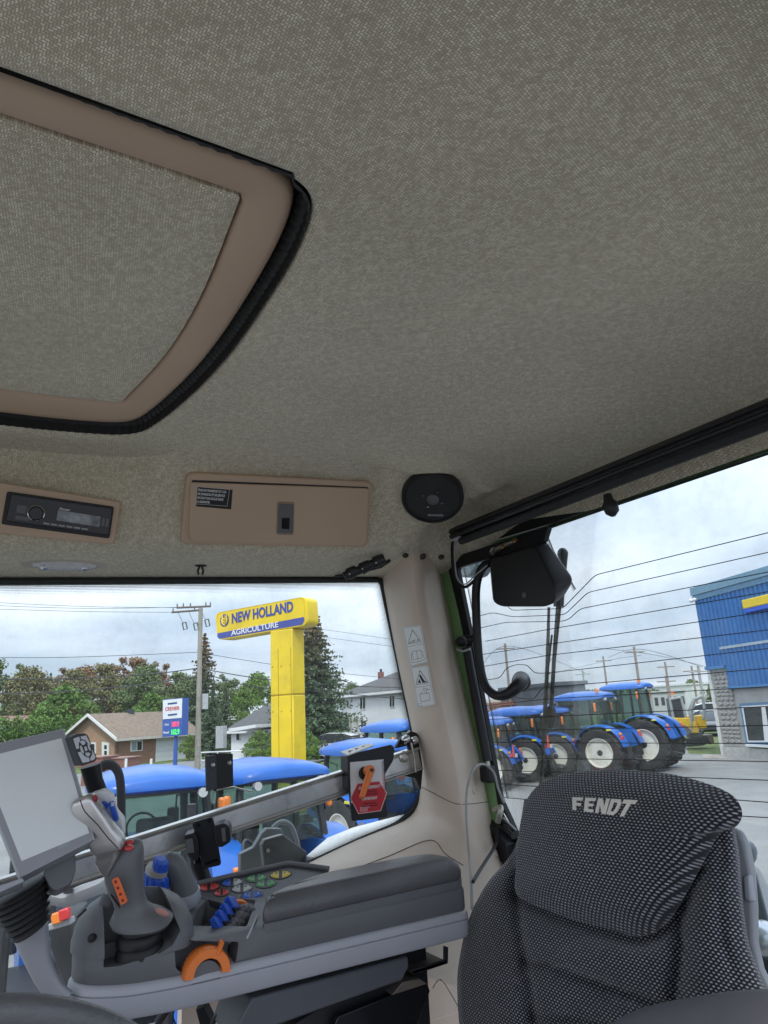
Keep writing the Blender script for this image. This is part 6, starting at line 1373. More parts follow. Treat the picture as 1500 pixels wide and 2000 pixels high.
def win(t, a, n, px, frame=WTR, panes=2):
    mb = MB(); facade_rect(mb, a, n, px, .06, .003); w_ = build(mb, 'window', frame, t)
    (x0, y0), (x1, y1), (x2, y2), (x3, y3) = px; f = lambda u_, v_: (lin(lin(x0, x1, u_), lin(x3, x2, u_), v_), lin(lin(y0, y1, u_), lin(y3, y2, u_), v_))
    for k in range(panes):
        s, e = (k+.14)/panes, (k+.86)/panes; mb = MB(); facade_rect(mb, a, n, [f(s, .06), f(e, .06), f(e, .94), f(s, .94)], .01, .062); build(mb, 'pane', DKW, w_)
# small white house left of the pylon
t, a, n, u = gable_house('white_cottage', 'small white cottage with dark roof left of the yellow pylon', 452, 545, 56, 52, 1425, 7, 1.5, WSD, SHD)
win(t, a, n, [(498, 1428), (506, 1428), (506, 1450), (498, 1450)], panes=1); win(t, a, n, [(462, 1432), (470, 1432), (470, 1446), (462, 1446)], panes=1)
mb = MB(); facade_rect(mb, a, n, [(492, 1420), (545, 1412), (545, 1418), (492, 1427)], 2.0, .1); build(mb, 'porch_roof', WTR, t)
mb = MB(); facade_rect(mb, a, n, [(476, 1415), (491, 1414), (491, 1456), (476, 1457)], .3, 2.2); tag(build(mb, 'grey_panel', mat('panel_outside_grey', (.38, .39, .40), .7)), 'tall grey board standing before the white cottage', 'board')
# long low building behind it
t, a, n, u = gable_house('low_building', 'long pale low building with grey roof behind the cottage and pylon', 452, 560, 78, 76, 1402, 8, 1.0, mat('pale_grey_wall', (.50, .51, .50), .7), mat('pale_roof', (.42, .43, .42), .8))
# two storey white house
t, a, n, u = gable_house('white_house', 'white two storey house with grey hip roof beside the side window edge', 668, 800, 64, 55, 1357, 7, 1.5, WSD, SHD, 4.0)
for px in ([(704, 1362), (715, 1361), (715, 1385), (704, 1386)], [(706, 1407), (716, 1406), (716, 1427), (706, 1428)], [(762, 1358), (772, 1357), (772, 1381), (762, 1382)], [(781, 1402), (786, 1402), (786, 1417), (781, 1417)]): win(t, a, n, px)
mb = MB(); p = WD(744, 1320, 68); mb.box(V((p.x, p.y, p.z-.3)), (.42, .42, 1.3)); build(mb, 'chimney', RB_, t)
mb = MB(); p = WD(744, 1311, 68); mb.cyl(V((p.x, p.y, p.z-.2)), V((p.x, p.y, p.z+.2)), .12, n=8); build(mb, 'chimney_pot', mat('vent_dark', (.04, .05, .06), .5), t)
# grey fence and grey sign before it
a, b = WD(610, 1430, 54), WD(667, 1420, 54); t = thing('board_fence', 'grey sloping board fence beside the white two storey house', 'fence', V((a.x, a.y, 0)))
FNC = mat('grey_fence', (.36, .35, .34), .8)
for k in range(10):
    p, q = lin(a, b, k/10+.003), lin(a, b, (k+1)/10-.003); z0, z1 = WD(lin(610, 667, k/10), lin(1424, 1409, k/10), 54).z, WD(lin(610, 667, (k+1)/10), lin(1424, 1409, (k+1)/10), 54).z
    mb = MB(); mb.prism([V((p.x, p.y, 0)), V((q.x, q.y, 0)), V((q.x, q.y, z1)), V((p.x, p.y, z0))], V((.04, .02, 0))); build(mb, 'board', FNC, t)
mb = MB(); mb.cyl(V((b.x, b.y, 0)), V((b.x, b.y, WD(666, 1407, 54).z)), .16, n=6); build(mb, 'end_post', mat('slate_post', (.14, .18, .25), .6), t)
p0, p1 = WD(686, 1430, 50), WD(699, 1430, 50); t = thing('back_of_sign', 'blank grey back of a road sign on two posts before the white house', 'sign', V((p0.x, p0.y, 0)))
for p in (p0, p1):
    mb = MB(); mb.cyl(V((p.x, p.y, 0)), V((p.x, p.y, WD(690, 1401, 50).z)), .05, n=6); build(mb, 'post', STEEL, t)
mb = MB(); e = (p1-p0).normalized(); e.z = 0; mb.prism([p0 - e*.1 + V((0, 0, WD(690, 1420, 50).z-p0.z)), p1 + e*.1 + V((0, 0, WD(690, 1420, 50).z-p1.z)), p1 + e*.1 + V((0, 0, WD(690, 1400, 50).z-p1.z)), p0 - e*.1 + V((0, 0, WD(690, 1400, 50).z-p0.z))], V((.05, .02, 0))); build(mb, 'panel', mat('sign_back', (.42, .41, .38), .6), t)
# guard fence along the road
a, b = WD(392, 1468, 46), WD(560, 1462, 44); t = thing('pipe_fence', 'low pale pipe fence along the road left of the pylon', 'fence', V((a.x, a.y, 0)))
for zz in (.55, 1.0):
    mb = MB(); mb.cyl(V((a.x, a.y, zz)), V((b.x, b.y, zz)), .04, n=6); build(mb, 'rail', WTR, t)
for k in range(6):
    p = lin(a, b, k/5); mb = MB(); mb.cyl(V((p.x, p.y, 0)), V((p.x, p.y, 1.05)), .05, n=6); build(mb, 'post', WTR, t)

# ------------------------------------------------------------------ yellow pylon sign
YELP = mat('yellow_sign_paint', (.78, .55, .012), .4, var=.06, vs=1.5, coat=.1, dirt=((.50, .36, .05), 1.2, .45)); NAVY = mat('navy_sign', (.05, .07, .30), .4, var=.03); YDK = mat('yellow_joint', (.45, .30, .01), .5)
dS = 24.0
sl0, sr0 = WD(424, 1225, dS*1.06), WD(600, 1195, dS*.945)
us = V((sr0.x-sl0.x, sr0.y-sl0.y, 0)).normalized(); ns = V((us.y, -us.x, 0)); ns = ns if ns.dot(EYE-sl0) > 0 else -ns
py = thing('pylon_sign', 'big yellow dealer pylon sign with blue lettering on a yellow pillar', 'sign', V((WD(550, 1400, dS).x, WD(550, 1400, dS).y, 0)))
spx = [(419, 1197), (598, 1164), (601, 1221), (424, 1251)]
SC0 = (sl0+sr0)/2
def sp(x, y, h=0.0): return WP(x, y, SC0, ns) + ns*h
outl = [sp(q.x, q.y) for q in rnd(spx, 12, 5)]
cS = sum(outl, V())/len(outl)
mb = MB(); mb.loft([[cS+(p-cS)*.97 - ns*.62 for p in outl], [p - ns*.56 for p in outl], [p - ns*.05 for p in outl], [cS+(p-cS)*.985 for p in outl], [cS+(p-cS)*.955 for p in outl], [cS+(p-cS)*.95 - ns*.02 for p in outl]]); build(mb, 'sign_case', YELP, py, smooth=30)
mb = MB(); ins = [cS+(p-cS)*.945 - ns*.018 for p in outl]; mb.prism(ins, ns*.012); build(mb, 'sign_face', YELP, py)
bl = [(424.5, 1237), (593, 1205), (594.5, 1212), (590, 1220), (428, 1248), (424.5, 1244)]
mb = MB(); mb.prism([sp(x, y, -.004) for x, y in bl], ns*.006); build(mb, 'blue_band', NAVY, py)
uxs = (sp(593, 1205)-sp(424.5, 1237)).normalized(); uys = ns.cross(uxs); uys = uys if uys.z > 0 else -uys
sz = (sp(452, 1198)-sp(453, 1217)).length/.72
L_ = (sp(573, 1197)-sp(453, 1217)).length
def textfit(s, name, m_, parent, o, ux, uy, size, length, bold=0.0, thick=.01, sx0=1.0):
    mb = text(s, '', None, None, V((0, 0, 0)), (1, 0, 0), (0, 1, 0), size, thick, bold, merge=MB()); xs = [p.x for p in mb.v]; k = length/(max(xs)-min(xs)); x0 = min(xs); n = ux.cross(uy)
    mb.v = [o + ux*(p.x-x0)*k + uy*p.y + n*p.z for p in mb.v]; return build(mb, name, m_, parent, smooth=0)
textfit('NEW HOLLAND', 'lettering', NAVY, py, sp(453, 1217, .0), uxs, uys, sz, L_, .03)
textfit('AGRICULTURE', 'lettering', WTR, py, sp(452, 1241.5, .006), uxs, uys, (sp(452, 1230.5)-sp(452, 1241)).length/.72, (sp(544, 1223)-sp(452, 1241)).length, .012)
mb = MB(); lc = sp(438.5, 1211.5, 0)
rx_ = (sp(447, 1210)-sp(430, 1213)).length/2; ry_ = (sp(438, 1199)-sp(438.5, 1224)).length/2
mb.prism([lc + uxs*rx_*math.cos(a) + uys*ry_*math.sin(a) for a in [2*PI*k/24 for k in range(24)]], ns*.006); lg = build(mb, 'emblem', NAVY, py)
for s in (-1, 1):
    for k in range(3):
        y0 = -.75+.42*k; mb = MB(); mb.tube([lc+uys*ry_*y0+ns*.008+uxs*rx_*.10*s, lc+uys*ry_*(y0+.35)+uxs*rx_*.45*s+ns*.008, lc+uys*ry_*(y0+.95)+uxs*rx_*(.72-.12*k)*s+ns*.008], [.02, .035, .012], 5); build(mb, 'emblem_leaf', YELP, lg, smooth=0)
mb = MB(); mb.tube([lc-uys*ry_+ns*.008, lc+uys*ry_*.9+ns*.008], .014, 4); build(mb, 'emblem_stem', YELP, lg, smooth=0)
c = sp(549.5, 1230) - ns*.28; wp = (sp(577, 1300)-sp(523, 1300)).length*.80
mb = MB(); b0 = [c + us*x + ns*y for x, y in ((-wp/2, .3), (wp/2, .3), (wp/2, -.3), (-wp/2, -.3))]
for z0, z1, nm in ((0, WD(548, 1359, dS).z-.012, 'pillar'), (WD(548, 1359, dS).z+.012, c.z, 'pillar')):
    mb = MB(); mb.prism([V((p.x, p.y, z0)) for p in b0], (0, 0, z1-z0)); build(mb, nm, YELP, py, bevel=.03)
mb = MB(); z0 = WD(548, 1359, dS).z; mb.prism([V((lin(c.x, p.x, .99), lin(c.y, p.y, .99), z0-.012)) for p in b0], (0, 0, .024)); build(mb, 'pillar_joint', YDK, py)
for q_ in (.36, .93):
    mb = MB(); p0_ = lin(b0[3], b0[0], 0)*0 + lin(b0[0], b0[1], q_) + ns*.006; mb.tube([V((p0_.x, p0_.y, .3)), V((p0_.x, p0_.y, c.z-.6))], .010, 4); build(mb, 'panel_joint', YDK, py)
for q_ in (.1, .5, .9):
    for zz in (1.2, 3.0, 4.4):
        p0_ = lin(b0[0], b0[1], q_); mb = MB(); mb.lathe(V((p0_.x, p0_.y, zz)) + ns*.0, ns, [(.03, 0), (.03, .012), (.001, .016)], 8); build(mb, 'rivet', YDK, py)
# ------------------------------------------------------------------ fuel price sign
dF = 42
BLS = mat('blue_sign', (.035, .10, .38), .4, var=.03); WSG = mat('white_sign', (.75, .76, .80), .4, var=.02)
fl0, fr0 = WD(318, 1400, dF*1.012), WD(357, 1400, dF*.99); uf = V((fr0.x-fl0.x, fr0.y-fl0.y, 0)).normalized(); nf = V((uf.y, -uf.x, 0)); nf = nf if nf.dot(EYE-fl0) > 0 else -nf
F = lambda x, y, h=0.0: WP(x, y, fl0, nf) + nf*h
fs_ = thing('fuel_price_sign', 'blue and white fuel price sign on a post before the brick garage', 'sign', V((fl0.x, fl0.y, 0)))
mb = MB(); mb.prism([F(318, 1366.5), F(357, 1363), F(355, 1436), F(317, 1440)], -nf*.5); build(mb, 'sign_case', BLS, fs_)
mb = MB(); mb.prism([F(318.8, 1367.5, .004), F(356.2, 1364, .004), F(355.3, 1402, .004), F(318.5, 1405, .004)], nf*.02); wf = build(mb, 'white_face', WSG, fs_)
uxf = (F(356, 1364)-F(319, 1367.5)).normalized(); uyf = V((0, 0, 1)); uyf = (uyf - uxf*uyf.dot(uxf)).normalized()
textfit('CREVIER', 'lettering', mat('sign_red', (.55, .03, .02), .4), fs_, F(323, 1388.5, .026), uxf, uyf, (F(323, 1381)-F(323, 1388)).length/.72, (F(351.5, 1386)-F(323, 1388.5)).length, .02)
for y in (1373, 1395):
    mb = MB(); mb.prism([F(328.5, y, .025), F(346.5, y-2, .025), F(346.5, y+1.6, .025), F(328.5, y+3.6, .025)], nf*.006); build(mb, 'blue_bar', mat('bar_blue', (.03, .09, .20), .4), wf)
for s, y, m_, w0, w1 in (('189.9', 1419.5, mat('led_red', (.2, .01, .03), .5, emit=((1, .08, .18), .9)), 336, 350), ('162.9', 1434.5, mat('led_green', (.01, .2, .02), .5, emit=((.08, 1, .12), .9)), 335, 350.5)):
    textfit(s, 'led_price', m_, fs_, F(w0, y, .006), uxf, uyf, (F(w0, y-10)-F(w0, y)).length/.72, (F(w1, y-1)-F(w0, y)).length, .03)
for s, y, w0, w1 in (('Ord.', 1417.5, 322, 330), ('Diesel', 1433, 319, 330)):
    textfit(s, 'lettering', WSG, fs_, F(w0, y, .006), uxf, uyf, (F(w0, y-4.5)-F(w0, y)).length/.72, (F(w1, y-.7)-F(w0, y)).length, .02)
pc_ = F(337.5, 1438) - nf*.25; mb = MB(); mb.cyl(V((pc_.x, pc_.y, 0)), pc_, .11, n=12); build(mb, 'post', BLS, fs_)

# ------------------------------------------------------------------ utility poles and wires
WOOD = mat('weathered_pole', (.30, .275, .23), .85, var=.15, vs=3); WOODD = mat('hazy_brown_pole', (.26, .22, .19), .85, var=.15); INS = mat('insulator', (.12, .13, .12), .3); WIRE = mat('wire', (.035, .035, .04), .6)  # brown poles have distance haze mixed into their colour
P0 = WD(386, 1490, 43); P0.z = 0; ztop = WD(390, 1188, 43).z
t = thing('utility_pole', 'weathered grey utility pole with cross arms and hanging fuses beside the fuel sign', 'utility pole', P0)
mb = MB(); mb.cyl(P0, V((P0.x, P0.y, ztop)), .17, .12, 12); build(mb, 'pole', WOOD, t)
def PU(x, y): return WD(x, y, 43)
for a, b in (((345, 1187), (412, 1184)), ((335, 1196), (388, 1192))):
    mb = MB(); mb.tube([PU(*a), PU(*b)], .06, 6); build(mb, 'cross_arm', mat('arm_wood', (.17, .14, .12), .8), t)
for x, y in ((346, 1187), (358, 1186), (372, 1186), (402, 1184), (411, 1184), (338, 1196), (380, 1194)):
    mb = MB(); p = PU(x, y); mb.cyl(p, p+V((0, 0, .24)), .05, .03, 8); build(mb, 'insulator', INS, t)
for x, y in ((361, 1223), (383, 1224), (405, 1217)):
    mb = MB(); mb.tube([PU(x-5, y-6), PU(x+2, y-8), PU(x+5, y+5), PU(x-2, y+7), PU(x-5, y-6)], .045, 6); build(mb, 'fuse_cutout', INS, t)
    mb = MB(); mb.tube(cat([PU(x-4, y-7), PU(x-10, y-20), PU(x-14, y-30)], 4), .012, 4); build(mb, 'jumper_wire', WIRE, t)
mb = MB(); mb.box(PU(399, 1370), (.5, .3, .85)); build(mb, 'meter_box', mat('box_grey', (.42, .43, .44), .5), t)
def wire(label, pts, r=.014):
    mb = MB(); mb.tube(cat(pts, 8), r, 5); tag(build(mb, 'power_line', WIRE, smooth=60), label, 'power line', 'overhead wires')
wire('top overhead wire running left from the pole cross arm', [WD(-120, 1171, 46), WD(150, 1184, 44), PU(346, 1187)], .012)
wire('second overhead wire just under the top one, left of the pole', [WD(-120, 1178, 46), WD(150, 1188, 44), PU(358, 1186)], .012)
wire('third overhead wire running left from the lower cross arm', [WD(-120, 1186, 46), WD(150, 1194, 44), PU(338, 1196)], .012)
wire('single wire crossing the sky above the tree tops left of the pole', [WD(-120, 1283, 46), WD(120, 1284, 44), WD(386, 1274, 43)], .016)
wire('upper thick cable across the trees left of the pole', [WD(-120, 1328, 46), WD(150, 1325, 44), WD(300, 1316, 43), WD(386, 1305, 43)], .03)
wire('lower thick cable across the trees left of the pole', [WD(-120, 1358, 46), WD(100, 1352, 44), WD(250, 1340, 43), WD(386, 1322, 43)], .03)
wire('wire from the pole sagging right towards the pylon', [WD(388, 1274, 43), WD(470, 1288, 46), WD(620, 1310, 54), WD(820, 1330, 60)], .016)
wire('upper thick cable right of the pole passing behind the pylon', [WD(388, 1305, 43), WD(500, 1324, 46), WD(640, 1338, 50), WD(860, 1345, 56)], .028)
wire('lower thick cable right of the pole passing behind the pylon', [WD(388, 1312, 43), WD(500, 1342, 46), WD(640, 1352, 50), WD(860, 1372, 56)], .028)
wire('highest faint wire right of the pylon', [WD(600, 1225, 60), WD(760, 1248, 62), WD(860, 1265, 64)], .014)
wire('second faint wire right of the pylon', [WD(600, 1240, 60), WD(760, 1262, 62), WD(860, 1278, 64)], .014)
# ------------------------------------------------------------------ poles behind the yard on the right
for px, yt, yb, d, w, m_, lab in ((1252, 1262, 1345, 70, .11, WOODD, 'brown utility pole behind the cab of the largest tractor'), (1188, 1281, 1345, 85, .10, WOODD, 'brown utility pole between the two big tractor cabs'), (1144, 1308, 1350, 90, .10, STEEL, 'thin street lamp pole left of the brown poles'), (1309, 1292, 1400, 80, .10, WOODD, 'thin dark pole above the excavator cab'), (1360, 1300, 1380, 80, .10, WOODD, 'thin dark pole close to the blue building, left one'), (1373, 1300, 1380, 72, .12, STEEL, 'pale pole close to the blue building, right one'), (1306, 1320, 1380, 75, .08, WOODD, 'short dark pole behind the big tractor'), (996, 1256, 1372, 70, .11, WOODD, 'faint pole behind the grab handle')):
    p = WD(px, 1360, d); p.z = 0; zt = WD(px, yt, d).z; t = thing('utility_pole', lab, 'utility pole', p)
    mb = MB(); mb.cyl(p, V((p.x, p.y, zt)), w*1.2, w, 8); build(mb, 'pole', m_, t)
    e = RGT.copy(); e.z = 0; e.normalize(); mb = MB(); mb.tube([V((p.x, p.y, zt-.5))-e*.9, V((p.x, p.y, zt-.5))+e*.9], .06, 5); build(mb, 'cross_arm', m_, t)
for i, (pts, lab) in enumerate((([(1160, 1265, 80), (1252, 1275, 70), (1330, 1290, 76), (1430, 1315, 80)], 'wire from the tallest brown pole to the blue building'), ([(1188, 1284, 85), (1252, 1268, 70), (1372, 1303, 72)], 'wire between the brown poles and the pale pole'), ([(1060, 1320, 95), (1188, 1290, 85), (1252, 1280, 70)], 'wire running left from the tallest brown pole'), ([(940, 1300, 70), (1000, 1262, 70), (1144, 1315, 90)], 'wire passing the faint pole behind the grab handle'))):
    wire(lab, [WD(*q) for q in pts], .02)
# ------------------------------------------------------------------ tractors
TBL = mat('tractor_blue', (.014, .115, .45), .36, var=.08, coat=.15); TYR = mat('tyre_rubber', (.028, .028, .029), .8, var=.2, bs=.3, bscale=60, dirt=((.10, .09, .075), 3, .5)); RIM = mat('cream_rim', (.70, .68, .60), .4, var=.04, dirt=((.30, .26, .20), 4, .5))
TBK = mat('tractor_black', (.02, .02, .022), .5); AMB = mat('amber_lamp', (.85, .22, .02), .25, spec=.8); TAIL = mat('red_lamp', (.6, .02, .02), .25, spec=.8); SMV = mat('orange_red_triangle', (.85, .10, .03), .5); LAMP = mat('work_lamp', (.7, .7, .68), .15, .6); YLB = mat('yellow_decal', (.75, .65, .05), .5); TSEAT = mat('tractor_seat', (.03, .04, .06), .7)
def wheel(name, parent, c, r, w, side, lugs=22):
    c = V(c); e = MB(); y = V((0, 1, 0)); n = 28; rows = []
    prof_ = [(r*.60, -w*.46), (r*.74, -w*.52), (r*.90, -w*.50), (r*.955, -w*.42), (r*.965, 0), (r*.955, w*.42), (r*.90, w*.50), (r*.74, w*.52), (r*.60, w*.46), (r*.56, w*.30), (r*.56, -w*.30)]
    rows = [[c + V((math.cos(2*PI*k/n)*q, yy, math.sin(2*PI*k/n)*q)) for q, yy in prof_] for k in range(n)]
    m = len(prof_); e.add([p for rr in rows for p in rr], [(i*m+j, i*m+(j+1) % m, ((i+1) % n)*m+(j+1) % m, ((i+1) % n)*m+j) for i in range(n) for j in range(m)])
    for k in range(lugs):
        for s in (-1, 1):
            a = 2*PI*(k+(.5 if s > 0 else 0))/lugs; pts = []
            for (aa, yy) in ((a, .02*s), (a+.55*2*PI/lugs, .47*s), (a+.95*2*PI/lugs, .47*s), (a+.42*2*PI/lugs, .02*s)): pts.append((aa, yy))
            vs = [c + V((math.cos(aa)*q*r, yy*w, math.sin(aa)*q*r)) for q in (.94, 1.0) for aa, yy in pts]; e.add(vs, [(4, 5, 6, 7), (0, 1, 5, 4), (1, 2, 6, 5), (2, 3, 7, 6), (3, 0, 4, 7)])
    wh = build(e, name, TYR, parent, smooth=25, local=True)
    o = side; e = MB(); e.lathe(c, y*o, [(r*.60, w*.30), (r*.60, w*.46), (r*.57, w*.46), (r*.55, w*.30), (r*.50, w*.20), (r*.30, w*.10), (r*.16, w*.16), (r*.0005, w*.16)], 28); build(e, 'rim', RIM, wh, smooth=35, local=True)
    e = MB(); e.lathe(c, y*o, [(r*.13, w*.16), (r*.12, w*.32), (r*.06, w*.36), (.001, w*.36)], 12); build(e, 'hub', TBK, wh, local=True)
    e = MB()
    for k in range(8): a = 2*PI*k/8; e.lathe(c + V((math.cos(a)*r*.24, w*.125*o, math.sin(a)*r*.24)), y*o, [(r*.022, 0), (r*.022, w*.03)], 6)
    b_ = build(e, 'wheel_bolts', TBK, wh, local=True, kind='stuff')
    return wh
def make_tractor(label, beacon=True, cx=0.0, rr=.80, rw=.46, fr=.55, fw=.34, cab_=True, H=2.75, wb=2.25, group='blue tractors parked in rows', smv=True):
    t = thing('tractor', label, 'tractor', (0, 0, 0), group)
    ty = .86
    for s in (1, -1):
        wheel('rear_wheel', t, (0, s*ty, rr), rr, rw, s); wheel('front_wheel', t, (wb, s*(ty-.08), fr), fr, fw, s, 18)
    def bx(name, c, d, m_, bev=.02, par=None, R=None): mb = MB(); mb.box(c, d, R); return build(mb, name, m_, par or t, smooth=32, bevel=bev, local=True)
    bx('chassis', (wb*.5, 0, rr*.95), (wb+.5, .42, .42), TBK); mb = MB(); mb.cyl((0, -ty, rr), (0, ty, rr), .17, n=12); build(mb, 'rear_axle', TBK, t, local=True); mb = MB(); mb.cyl((wb, -ty, fr), (wb, ty, fr), .09, n=10); build(mb, 'front_axle', TBK, t, local=True)
    z0 = rr*1.15; zc = max(rr*1.25, 1.02)
    # bonnet
    rows = []
    for x, w, zb, zt in ((.95+cx, .36, z0, z0+.72), (1.5+cx*.8, .37, z0, z0+.70), (wb+.3, .34, z0-.02, z0+.58), (wb+.62, .30, z0, z0+.40), (wb+.70, .24, z0+.06, z0+.28)):
        rows.append([V((x, y*w, z)) for y, z in ((-1, zb), (-1, zt-.16), (-.8, zt-.04), (0, zt), (.8, zt-.04), (1, zt-.16), (1, zb))])
    mb = MB(); mb.loft(rows); bn = build(mb, 'bonnet', TBL, t, smooth=40, local=True)
    bx('grille', (wb+.66, 0, z0+.16), (.12, .40, .22), TBK, .02, bn)
    for s in (-1, 1): bx('headlight', (wb+.60, s*.20, z0+.36), (.14, .14, .08), LAMP, .02, bn); bx('side_grille', (wb+.05, s*.358, z0+.26), (.5, .02, .26), TBK, .01, bn)
    mb = MB(); mb.tube([(1.08+cx, .42, z0+.3), (1.08+cx, .44, z0+.8), (1.08+cx, .44, z0+1.55)], .045, 10); build(mb, 'exhaust', TBK, t, local=True)
    # fenders: curved shells over the rear wheels
    for s in (1, -1):
        rows = []; R0 = rr*1.10
        for k in range(13):
            a = math.radians(lin(15, 168, k/12)); qx, qz = math.cos(a)*R0, rr+math.sin(a)*R0*.98
            yi, yo = s*(ty-rw*.62), s*(ty+rw*.52); d = V((math.cos(a), 0, math.sin(a)))*.05
            rows.append([V((qx, yi, qz)), V((qx, yo, qz)), V((qx, yo, qz))+d*.4, V((qx, (yi+yo)/2, qz))+d*1.3, V((qx, yi, qz))+d])
        mb = MB(); mb.loft(rows); fd = build(mb, 'fender', TBL, t, smooth=50, local=True)
        a = math.radians(150); p = V((math.cos(a)*R0*1.05, s*(ty+rw*.1), rr+math.sin(a)*R0*1.05)); bx('tail_light', tuple(p), (.07, .22, .12), TAIL, .02, fd); bx('turn_signal', (p.x+.03, p.y-s*.0+s*.02, p.z+.13), (.07, .16, .09), AMB, .02, fd)
        bx('fender_decal', (math.cos(math.radians(120))*R0, s*(ty+rw*.535), rr+math.sin(math.radians(120))*R0*.97), (.16, .012, .05), YLB, 0, fd)
        mb = MB(); mb.prism([V((x, s*(ty-rw*.60), z)) for x, z in ((-rr*1.0, rr*1.2), (-rr*.7, rr*1.9), (.5, rr*1.95), (.95, rr*1.3), (.95, rr*.8), (.2, rr*.8))], (0, -s*.05, 0)); build(mb, 'fender_inner', TBL, fd, local=True)
    if cab_:
        yb, yt = .66, .58; zt = H-.26; pts = {}
        posts = [((-.62+cx, zc+.35), (-.52+cx, zt)), ((.20+cx, zc), (.18+cx, zt)), ((1.0+cx, zc-.1), (.82+cx, zt))]
        for s in (1, -1):
            for (xa, za), (xb, zb) in posts:
                mb = MB(); mb.tube([(xa, s*yb, za), (xb, s*yt, zb)], .055, 8); build(mb, 'cab_post', TBK, t, local=True)
            for i in range(2):
                a, b = posts[i], posts[i+1]; q = [V((a[0][0], s*yb, max(a[0][1], zc+.05 if i else a[0][1]))), V((b[0][0], s*yb, b[0][1]+.05)), V((b[1][0], s*yt, zt)), V((a[1][0], s*yt, zt))]
                mb = MB(); mb.prism(q, (0, -s*.006, 0)); build(mb, 'side_window', TGLASS, t, smooth=0, local=True)
            mb = MB(); mb.tube([(-.62+cx, s*yb, zc+.35), (.2+cx, s*yb, zc), (1.0+cx, s*yb, zc-.1)], .035, 8); build(mb, 'cab_sill', TBK, t, local=True)
        for (xa, za), (xb, zb), nm in ((posts[0][0], posts[0][1], 'rear_window'), (posts[2][0], posts[2][1], 'windscreen')):
            mb = MB(); mb.prism([V((xa, -yb, za)), V((xa, yb, za)), V((xb, yt, zb)), V((xb, -yt, zb))], (.006, 0, 0)); build(mb, nm, TGLASS, t, smooth=0, local=True)
            mb = MB(); mb.tube([(xb, -yt, zb), (xb, yt, zb)], .05, 8); mb2 = build(mb, 'cab_header', TBK, t, local=True)
        # roof
        rows = []
        for x, w, z, hh in ((-.86, .52, zt+.03, .10), (-.80, .66, zt+.0, .20), (-.55, .72, zt-.03, .28), (.1, .74, zt-.04, .32), (.75, .72, zt-.03, .28), (1.05, .64, zt-.01, .18), (1.12, .5, zt+.02, .09)):
            rows.append([V((x+cx, y*w, z+v*hh)) for y, v in ((-1, 0), (-1.0, .34), (-.94, .58), (-.62, .84), (0, 1), (.62, .84), (.94, .58), (1.0, .34), (1, 0))])
        mb = MB(); mb.loft(rows); rf_ = build(mb, 'roof', TBL, t, smooth=50, local=True)
        bx('roof_lining', (.1+cx, 0, zt-.02), (1.7, 1.16, .04), TBK, 0, rf_)
        for x in (-.80, 1.0):
            for s in (-1, 1): mb = MB(); mb.cyl((x+cx, s*.48, zt-.04), (x+cx+(.09 if x > 0 else -.09), s*.48, zt-.04), .056, n=12); build(mb, 'work_light', LAMP, rf_, local=True)
        for sd in (1, -1):
            mb = MB(); mb.tube([(-.55+cx, .62*sd, zt-.30), (-.55+cx, .74*sd, zt-.28)], .02, 6); be = build(mb, 'lamp_arm', TBK, t, local=True); bx('side_indicator', (-.55+cx, .78*sd, zt-.30), (.07, .10, .30), AMB, .03, be)
        if beacon: build(MB().lathe((-.62+cx, .55, zt+.2), (0, 0, 1), [(.06, 0), (.06, .10), (.03, .13), (.001, .13)], 12), 'beacon', AMB, t, local=True)
        for s in (-1, 1):
            mb = MB(); mb.tube([(.92+cx, s*yt, zt-.15), (.98+cx, s*.95, zt-.22), (.98+cx, s*.97, zt-.5)], .018, 6); ma = build(mb, 'mirror_arm', TBK, t, local=True); bx('mirror', (.98+cx, s*1.0, zt-.52), (.06, .18, .30), TBK, .03, ma)
    else:
        mb = MB(); mb.tube(cat([(-.55, -.55, rr*1.1), (-.55, -.55, H*.8), (-.55, -.5, H*.84), (-.55, .5, H*.84), (-.55, .55, H*.8), (-.55, .55, rr*1.1)], 1), .05, 8); build(mb, 'roll_bar', TBK, t, local=True)
    # seat, steering
    bx('driver_seat', (-.22+cx, 0, zc+.28), (.46, .46, .12), TSEAT, .05); bx('seat_back', (-.46+cx, 0, zc+.58), (.12, .44, .56), TSEAT, .05)
    mb = MB(); n = 20; rows = [[V((.58+cx, 0, zc+.62)) + (V((0, 1, 0))*math.cos(2*PI*k/n)+V((.35, 0, .94))*math.sin(2*PI*k/n))*(.2+.016*math.cos(2*PI*j/6)) + V((.94, 0, -.35))*.016*math.sin(2*PI*j/6) for j in range(6)] for k in range(n+1)]; mb.loft(rows, True, False); st_ = build(mb, 'steering_wheel', TBK, t, smooth=180, local=True)
    mb = MB(); mb.cyl((.58+cx, 0, zc+.6), (.85+cx, 0, zc+.05), .06, .12, 10); build(mb, 'steering_column', TBK, t, local=True)
    bx('dashboard', (.88+cx, 0, zc+.18), (.28, .5, .5), TBK, .05); bx('cab_floor', (.3+cx, 0, zc-.12), (1.3, 1.1, .08), TBK, 0)
    # three point linkage
    for s in (-1, 1):
        mb = MB(); mb.tube([(-.25, s*.28, rr*.8), (-.75, s*.36, rr*.62), (-1.05, s*.42, rr*.55)], .045, 8); build(mb, 'lift_arm', TBK, t, local=True)
        mb = MB(); mb.cyl((-.70, s*.34, rr*.66), (-.5, s*.3, rr*1.35), .035, n=8); build(mb, 'lift_rod', TBK, t, local=True)
    bx('hitch_block', (-.55, 0, rr*.9), (.3, .4, .6), TBK, .03)
